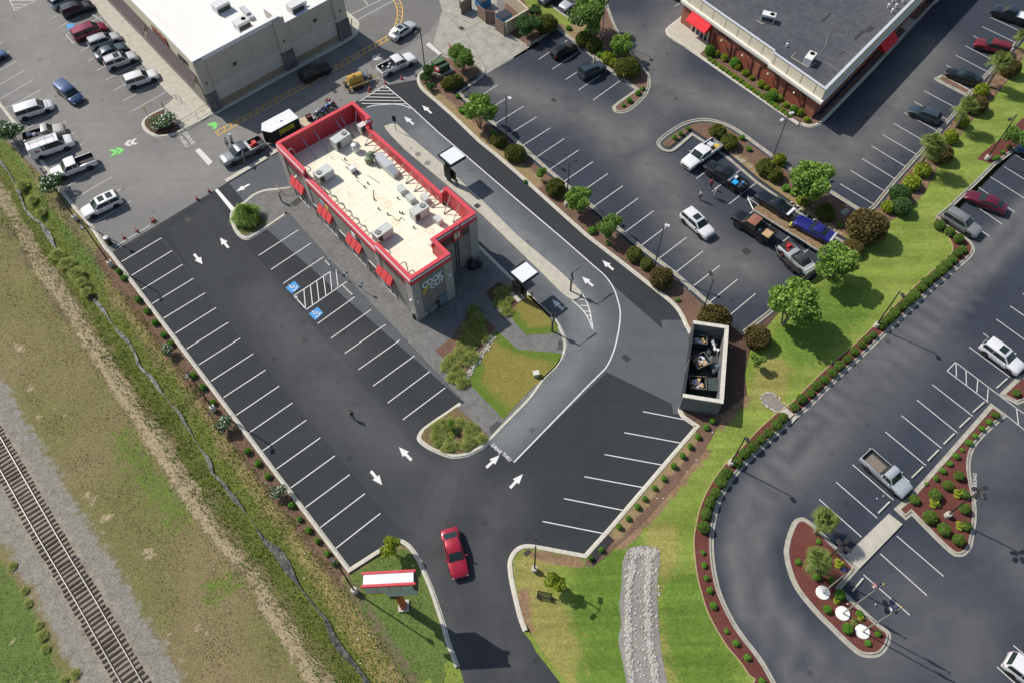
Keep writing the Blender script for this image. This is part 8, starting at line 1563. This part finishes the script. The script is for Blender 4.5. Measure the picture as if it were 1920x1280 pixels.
def bar(base, label):
    q = at(*base); t = thing('clearance_bar', label, 'clearance bar', (q.x, q.y, .15), UA); MB().box(-.09, .09, -.09, .09, 0, 3.0).build('post', mat('brown_black_post', (.05, .04, .035), .6), t, bevel=.02); MB().box(-.2, .2, -.2, .2, 2.2, 2.7).build('speaker_box', mat('speaker_grey', (.22, .22, .20), .6), t, bevel=.04)
    mb = MB(); mb.tube((0, 0, 3.0), (0, 0, 3.6), .12, 6, 0, .05); mb.tube((0, 0, 3.4), (.1, 2.6, 3.5), .03, 6); mb.build('arm', BLK, t); MB().tube((.1, 1.2, 3.3), (.1, 2.6, 3.35), .05, 6).build('hanging_bar', mat('bar_grey', (.3, .3, .3), .5), t); return t
bar((1069.5, 547), 'dark clearance post and arm at the lower end of the concrete median'); bar((1035, 622), 'dark clearance post and arm in the lawn beside the paver path')
for px, l in (((997, 561), 'short dark bollard between the lower canopy and the lane'), ((858, 350), 'short dark bollard beside the upper canopy')):
    q = at(*px); t = thing('bollard', l, 'bollard', (q.x, q.y, .1)); MB().lathe([(.09, 0), (.09, 1.1), (.05, 1.15)], 10).build('post', BLK, t, 40); MB().lathe([(.095, .8), (.095, .95)], 10).build('band', mat('band_grey', (.3, .3, .3), .5), t)
q = at(779, 597); t = thing('litter_bin', 'black litter bin at the corner of the restaurant end wall', 'bin', (q.x, q.y, .15)); MB().lathe([(.3, 0), (.34, .9), (.3, .95)], 14).build('bin_body', BLK, t, 40); MB().lathe([(.36, .95), (.25, 1.15), (.05, 1.2)], 14).build('lid', mat('bin_lid', (.12, .12, .12), .4), t, 40)
q = at(886, 503); t = thing('litter_bin', 'dark bin bags and bin in the shaded corner beside the wall ladder', 'bin', (q.x, q.y, .15)); mb = MB(); mb.blob((0, 0, .5), .65, 0, 2, .15, random.Random(1)); mb.build('bag_heap', BLK, t, 50); MB().lathe([(.3, 0), (.34, 1.0), (.2, 1.1)], 12, 0, (.9, .2, 0)).build('bin_body', mat('bin_dark', (.05, .05, .05), .5), t, 40)
q = at(206, 457); t = thing('litter_bin', 'black litter bin beside the kerb at the end of the grey lot', 'bin', (q.x, q.y, .02)); MB().lathe([(.32, 0), (.36, 1.0), (.3, 1.05)], 14).build('bin_body', BLK, t, 40); MB().lathe([(.37, 1.05), (.3, 1.2), (.05, 1.25)], 14).build('lid', mat('bin_lid_pale', (.45, .46, .46), .4), t, 40)
q = at(1005, 701, .4); t = thing('electric_box', 'pale green utility pedestal alone on the tawny lawn', 'utility box', (q.x, q.y, .16), R(10)); MB().box(-.3, .3, -.25, .25, 0, .55).build('cabinet', mat('pale_green_box', (.42, .45, .36), .6), t, bevel=.02); MB().box(-.33, .33, -.28, .28, .55, .62).build('lid', mat('pale_lid', (.60, .62, .55), .6), t)
q = at(1020, 1120); t = thing('bench', 'black metal bench on the entrance lawn', 'bench', (q.x, q.y, .12), R(-12))
mb = MB(); [mb.box(-.7, .7, -.2+i*.12, -.12+i*.12, .42, .45) for i in range(4)]; mb.build('seat', BLK, t); mb = MB(); [mb.box(-.7, .7, .27, .30, .5+i*.12, .58+i*.12) for i in range(3)]; mb.build('backrest', BLK, t)
for s in (-.62, .62): mb = MB(); mb.box(s-.03, s+.03, -.2, .28, 0, .42); mb.tube((s, -.2, .62), (s, .28, .62), .025, 5); mb.tube((s, -.2, .4), (s, -.2, .62), .025, 5); mb.tube((s, .28, .4), (s, .28, .9), .025, 5); mb.build('leg', BLK, t)
for px, l in (((724, 58), 'black post at the store corner walk, left of the pair'), ((0, 0), '')):
    pass
q = at(647, 66); t = thing('store_corner_post', 'dark post and green banner pole at the far store corner', 'post', (q.x, q.y, .15)); MB().tube((0, 0, 0), (0, 0, 3.6), .07, 8).build('post', BLK, t); MB().tube((.9, .6, 0), (1.3, .8, 2.), .07, 6).build('pole', mat('pale_green_pole', (.35, .5, .4), .5), t); MB().lathe([(.2, 0), (.2, .1)], 10).build('base_plate', BLK, t)
q = at(445, 168); t = thing('floor_mat', 'black mat lying on the store side walk', 'mat', (q.x, q.y, .16), ga); MB().box(-1.0, 1.0, -.25, .25, 0, .06).build('mat', BLK, t); t = None
o = [x for x in C.objects if x.name.startswith('floor_mat')][0]
q = at(559, 378); t = thing('door_mat', 'dark striped mat on the pavers by the first awning', 'mat', (q.x, q.y, .15), UA+R(12)); MB().box(-.4, .4, -1.0, 1.0, 0, .02).build('mat_base', mat('mat_grey', (.08, .08, .08), .9), t); mb = MB(); [mb.box(-.4, .4, -.95+i*.24, -.85+i*.24, .02, .03) for i in range(8)]; mb.build('mat_rib', mat('mat_dark', (.03, .03, .03), .9), t)
# handrails by the store ramp
def rail(pts, h, label, col=GALV, red=False):
    P = [at(*p) for p in pts]; o_ = P[0]; t = thing('handrail', label, 'handrail', (o_.x, o_.y, .15), 0); mb = MB()
    for a, b in zip(P[:-1], P[1:]): mb.tube((a.x-o_.x, a.y-o_.y, h), (b.x-o_.x, b.y-o_.y, h), .03, 6); mb.tube((a.x-o_.x, a.y-o_.y, h*.5), (b.x-o_.x, b.y-o_.y, h*.5), .02, 5)
    mb.build('rail', col, t)
    for a, b in zip(P[:-1], P[1:]):
        n = max(1, int((b-a).length/1.8))
        for i in range(n+1): c = a.lerp(b, i/n); MB().tube((c.x-o_.x, c.y-o_.y, 0), (c.x-o_.x, c.y-o_.y, h), .03, 6).build('post', col, t)
HR = mat('brown_rail', (.16, .12, .09), .6)
rail([(341, 240), (400, 204)], 1.0, 'brown handrail along the lower edge of the store walk', HR); rail([(308, 206), (337, 240)], 1.0, 'dark handrail between the rose island and the store walk', BLK); rail([(308, 204), (333, 190), (343, 195)], 1.0, 'short handrail at the ramp head of the store walk', HR)
rail([(518, 352), (528, 366), (556, 360)], .9, 'thin pinkish handrail on the pavers near the person in black', mat('pink_rail', (.40, .22, .22), .6)); rail([(336, 238), (345, 246)], .5, 'x', BLK) if False else None
for i, px in enumerate(((623, 506), (655, 528), (683, 548))): post_sign(px, 2.0, .3, .45, mat('sign_pale_blue', (.25, .4, .55), .5), ('small blue sign at the first accessible stall', 'small blue sign at the hatched aisle', 'small blue sign at the second accessible stall')[i], rz=UA+R(90), group=None)
q = at(790, 610, .1)
for px, l in (((1062, 370), 'yellow handrail'),): pass
# people ---------------------------------------------------------------
SKIN_M = mat('skin_tone', (.36, .20, .13), .6); SKIN_L = mat('skin_light', (.55, .34, .25), .6)
def person(px, rz, shirt, trousers, label, pose='stand', skin=None, hair=(.02, .015, .01), hat=None, shorts=False, shoes=(.05, .05, .05), h=1.76, z=0., thing_z=.9):
    q = at(px[0], px[1], z); root = thing('person', label, 'person', (q.x, q.y, z+.01), rz); skin = skin or SKIN_M
    J = {}; E = []; T = []
    def add(n, p, r, par=None, tg=None):
        J[n] = (len(J), p, r)
        if par: E.append((J[par][0], J[n][0])); T.append(tg)
    bend = {'stand': 0., 'walk': .08, 'bend': .75}[pose]; st = {'stand': .08, 'walk': .34, 'bend': .12}[pose]
    def up(x, y, zz):  # torso lean about the hip
        dz = zz-.93; return (x+dz*math.sin(bend), y, .93+dz*math.cos(bend)-(0.05 if pose == 'walk' else 0))
    hip = (.0, 0, .93-(.03 if pose == 'walk' else 0)); add('pelvis', hip, .135); add('belly', up(.01, 0, 1.08), .13, 'pelvis', 's'); add('chest', up(.0, 0, 1.30), .15, 'belly', 's'); add('neck', up(0, 0, 1.47), .055, 'chest', 'k'); add('jaw', up(.03, 0, 1.56), .075, 'neck', 'k'); add('crown', up(.01, 0, 1.68), .085, 'jaw', 'k'); add('top', up(.0, 0, 1.735), .05, 'crown', 'k'); add('nose', up(.105, 0, 1.61), .018, 'jaw', 'k')
    for s, n in ((1, 'l'), (-1, 'r')):
        add('sh'+n, up(0, s*.17, 1.40), .065, 'chest', 's'); fwd = {'stand': .06, 'walk': .26*s, 'bend': .35}[pose]
        add('el'+n, up(-.02+fwd*.35, s*.23, 1.14), .042, 'sh'+n, 's' if not shorts else 'k'); add('wr'+n, up(.06+fwd, s*.22, .92), .028, 'el'+n, 'k'); add('pa'+n, up(.09+fwd*1.05, s*.215, .84), .030, 'wr'+n, 'k')
        for k in range(4): add('f%d%s' % (k, n), up(.075+fwd*1.08+.016*k, s*(.205+.004*k), .775-.008*abs(k-1.5)), .009, 'pa'+n, 'k')
        add('th'+n, up(.13+fwd, s*.19, .83), .010, 'wr'+n, 'k')
        fx = s*st if pose != 'stand' else 0.
        add('hp'+n, (hip[0], s*.09, .88), .095, 'pelvis', 't'); add('kn'+n, (fx*.45+.04, s*.10, .50), .062, 'hp'+n, 't'); add('an'+n, (fx-(.02), s*.11, .09), .040, 'kn'+n, 't' if not shorts else 'k'); add('to'+n, (fx+.15, s*.12, .035), .035, 'an'+n, 'h')
    me = bpy.data.meshes.new('body'); me.from_pydata([j[1] for j in J.values()], E, []); o = bpy.data.objects.new('body', me); C.objects.link(o); md = o.modifiers.new('skin', 'SKIN'); md.use_smooth_shade = True; sub = o.modifiers.new('sub', 'SUBSURF'); sub.levels = 1; sub.render_levels = 1
    for k, j in enumerate(J.values()): me.skin_vertices[0].data[k].radius = (j[2], j[2]); me.skin_vertices[0].data[k].use_root = (k == 0)
    dg = bpy.context.evaluated_depsgraph_get(); dg.update(); m2 = bpy.data.meshes.new_from_object(o.evaluated_get(dg)); bpy.data.objects.remove(o)
    cl = lambda c, nm: mat('%s_%d_%d_%d' % (nm, int(c[0]*100), int(c[1]*100), int(c[2]*100)), c, .85, nz=5)
    m2.materials.clear(); [m2.materials.append(x) for x in (skin, cl(shirt, 'shirt'), cl(trousers, 'trousers'), cl(shoes, 'shoes'))]
    Pp = [Vector(j[1]) for j in J.values()]; idx = {'k': 0, 's': 1, 't': 2, 'h': 3}
    for f in m2.polygons:
        best = None
        for (a, b), tg in zip(E, T):
            A, Bv = Pp[a], Pp[b]; d = Bv-A; tt = max(0, min(1, (f.center-A).dot(d)/max(1e-9, d.dot(d)))); e = (f.center-A-d*tt).length
            if best is None or e < best[0]: best = (e, tg)
        f.material_index = idx[best[1]]
    body = bpy.data.objects.new('body', m2); link(body, root)
    c = Vector(up(-.012, 0, 1.68)); mb = MB(); mb.blob(tuple(c+Vector((-.01, 0, .015))), .105, 0, 2, .03, random.Random(1), .92)
    if hat: mb.lathe([(.16, 0), (.15, .02)], 14, 0, tuple(c+Vector((.03, 0, .02))))
    mb.build('hat' if hat else 'hair', cl(hat or hair, 'hair'), root, 60)
    ey = MB(); [ey.blob(up(.088, s*.03, 1.635), .011, 0, 1, 0) for s in (-1, 1)]; ey.build('eyes', BLK, root)
    root.scale = (h/1.76,)*3; return root
dn = lambda a, b: math.atan2((at(*b)-at(*a)).y, (at(*b)-at(*a)).x)
person((529, 380), R(200), (.02, .02, .022), (.025, .025, .03), 'person in black with pale shoes standing on the pavers by the first awning', 'stand', SKIN_L, shoes=(.5, .5, .5))
person((662, 784), R(120), (.025, .022, .025), (.03, .03, .035), 'person in dark clothes walking across the empty new lot', 'walk', SKIN_L)
person((1331.5, 353), R(-110), (.50, .02, .03), (.02, .02, .025), 'person in a red shirt and black trousers beside the black pickup', 'stand', shoes=(.6, .6, .6))
person((1311, 375), R(20), (.45, .45, .58), (.10, .05, .035), 'person in a lavender shirt and brown trousers facing the others', 'stand', shoes=(.4, .2, .15), h=1.84)
person((1338.5, 371), R(150), (.52, .55, .66), (.40, .44, .58), 'person in pale blue and white clothes, rightmost of the group of three', 'stand', hat=(.6, .4, .4))
person((428.5, 277), R(-60), (.62, .62, .64), (.02, .02, .02), 'person in a white top and dark trousers by the grey pickup windscreen', 'stand')
person((437, 270), R(-20), (.7, .7, .7), (.3, .3, .32), 'person all in white standing behind the grey pickup', 'stand', hat=(.75, .75, .75))
person((1476, 433), R(30), (.40, .42, .06), (.03, .03, .03), 'person in a yellow green top bending over the side of the long trailer', 'bend')
person((1463, 486), R(10), (.58, .02, .03), (.08, .03, .03), 'person in a red shirt bending beside the second trailer', 'bend')
person((617.5, 190), R(-70), (.40, .02, .03), (.04, .04, .04), 'x', 'bend') if False else None
# small hardware by the trailer side
for px, l in (((1491, 447), 'dark wheel winch and chains on the ground beside the long trailer'),):
    q = at(*px); t = thing('tyre_stack', l, 'equipment', (q.x, q.y, 0), R(-40)); rnd = random.Random(12)
    for i in range(3): MB().lathe([(.2, 0), (.34, .0), (.36, .1), (.34, .2), (.2, .2)], 14, 0, (i*.7, .1*(i % 2), 0)).build('tyre', TYRE, t, 40)
# litter and white scraps on the verges
rnd = random.Random(17); n_ = 0
for (x, y) in ((177, 547), (168, 524), (321, 645), (301, 729), (386, 734), (1335, 811), (1305, 863), (1287, 885), (1232, 935), (1243, 935), (1640, 1133), (1588, 1132), (497, 905), (570, 1035), (566, 1078), (692, 1189), (669, 1195), (672, 1239), (1370, 652), (1418, 733), (1643, 935), (1655, 930)):
    q = at(x, y); mb = MB(); mb.box(-.065, .065, -.04, .04, 0, .03, 0, rnd.uniform(0, 3)); o = mb.build('litter_scrap', mat('litter_white', (.75, .75, .73), .8)); ih = fz(q.x, q.y) if q.x < -8 and y > 500 and x < 720 else .13; o.location = (q.x, q.y, ih+.03); tag(o, 'small white scrap of litter lying on the ground cover', 'litter', 'scraps of litter on the verges')
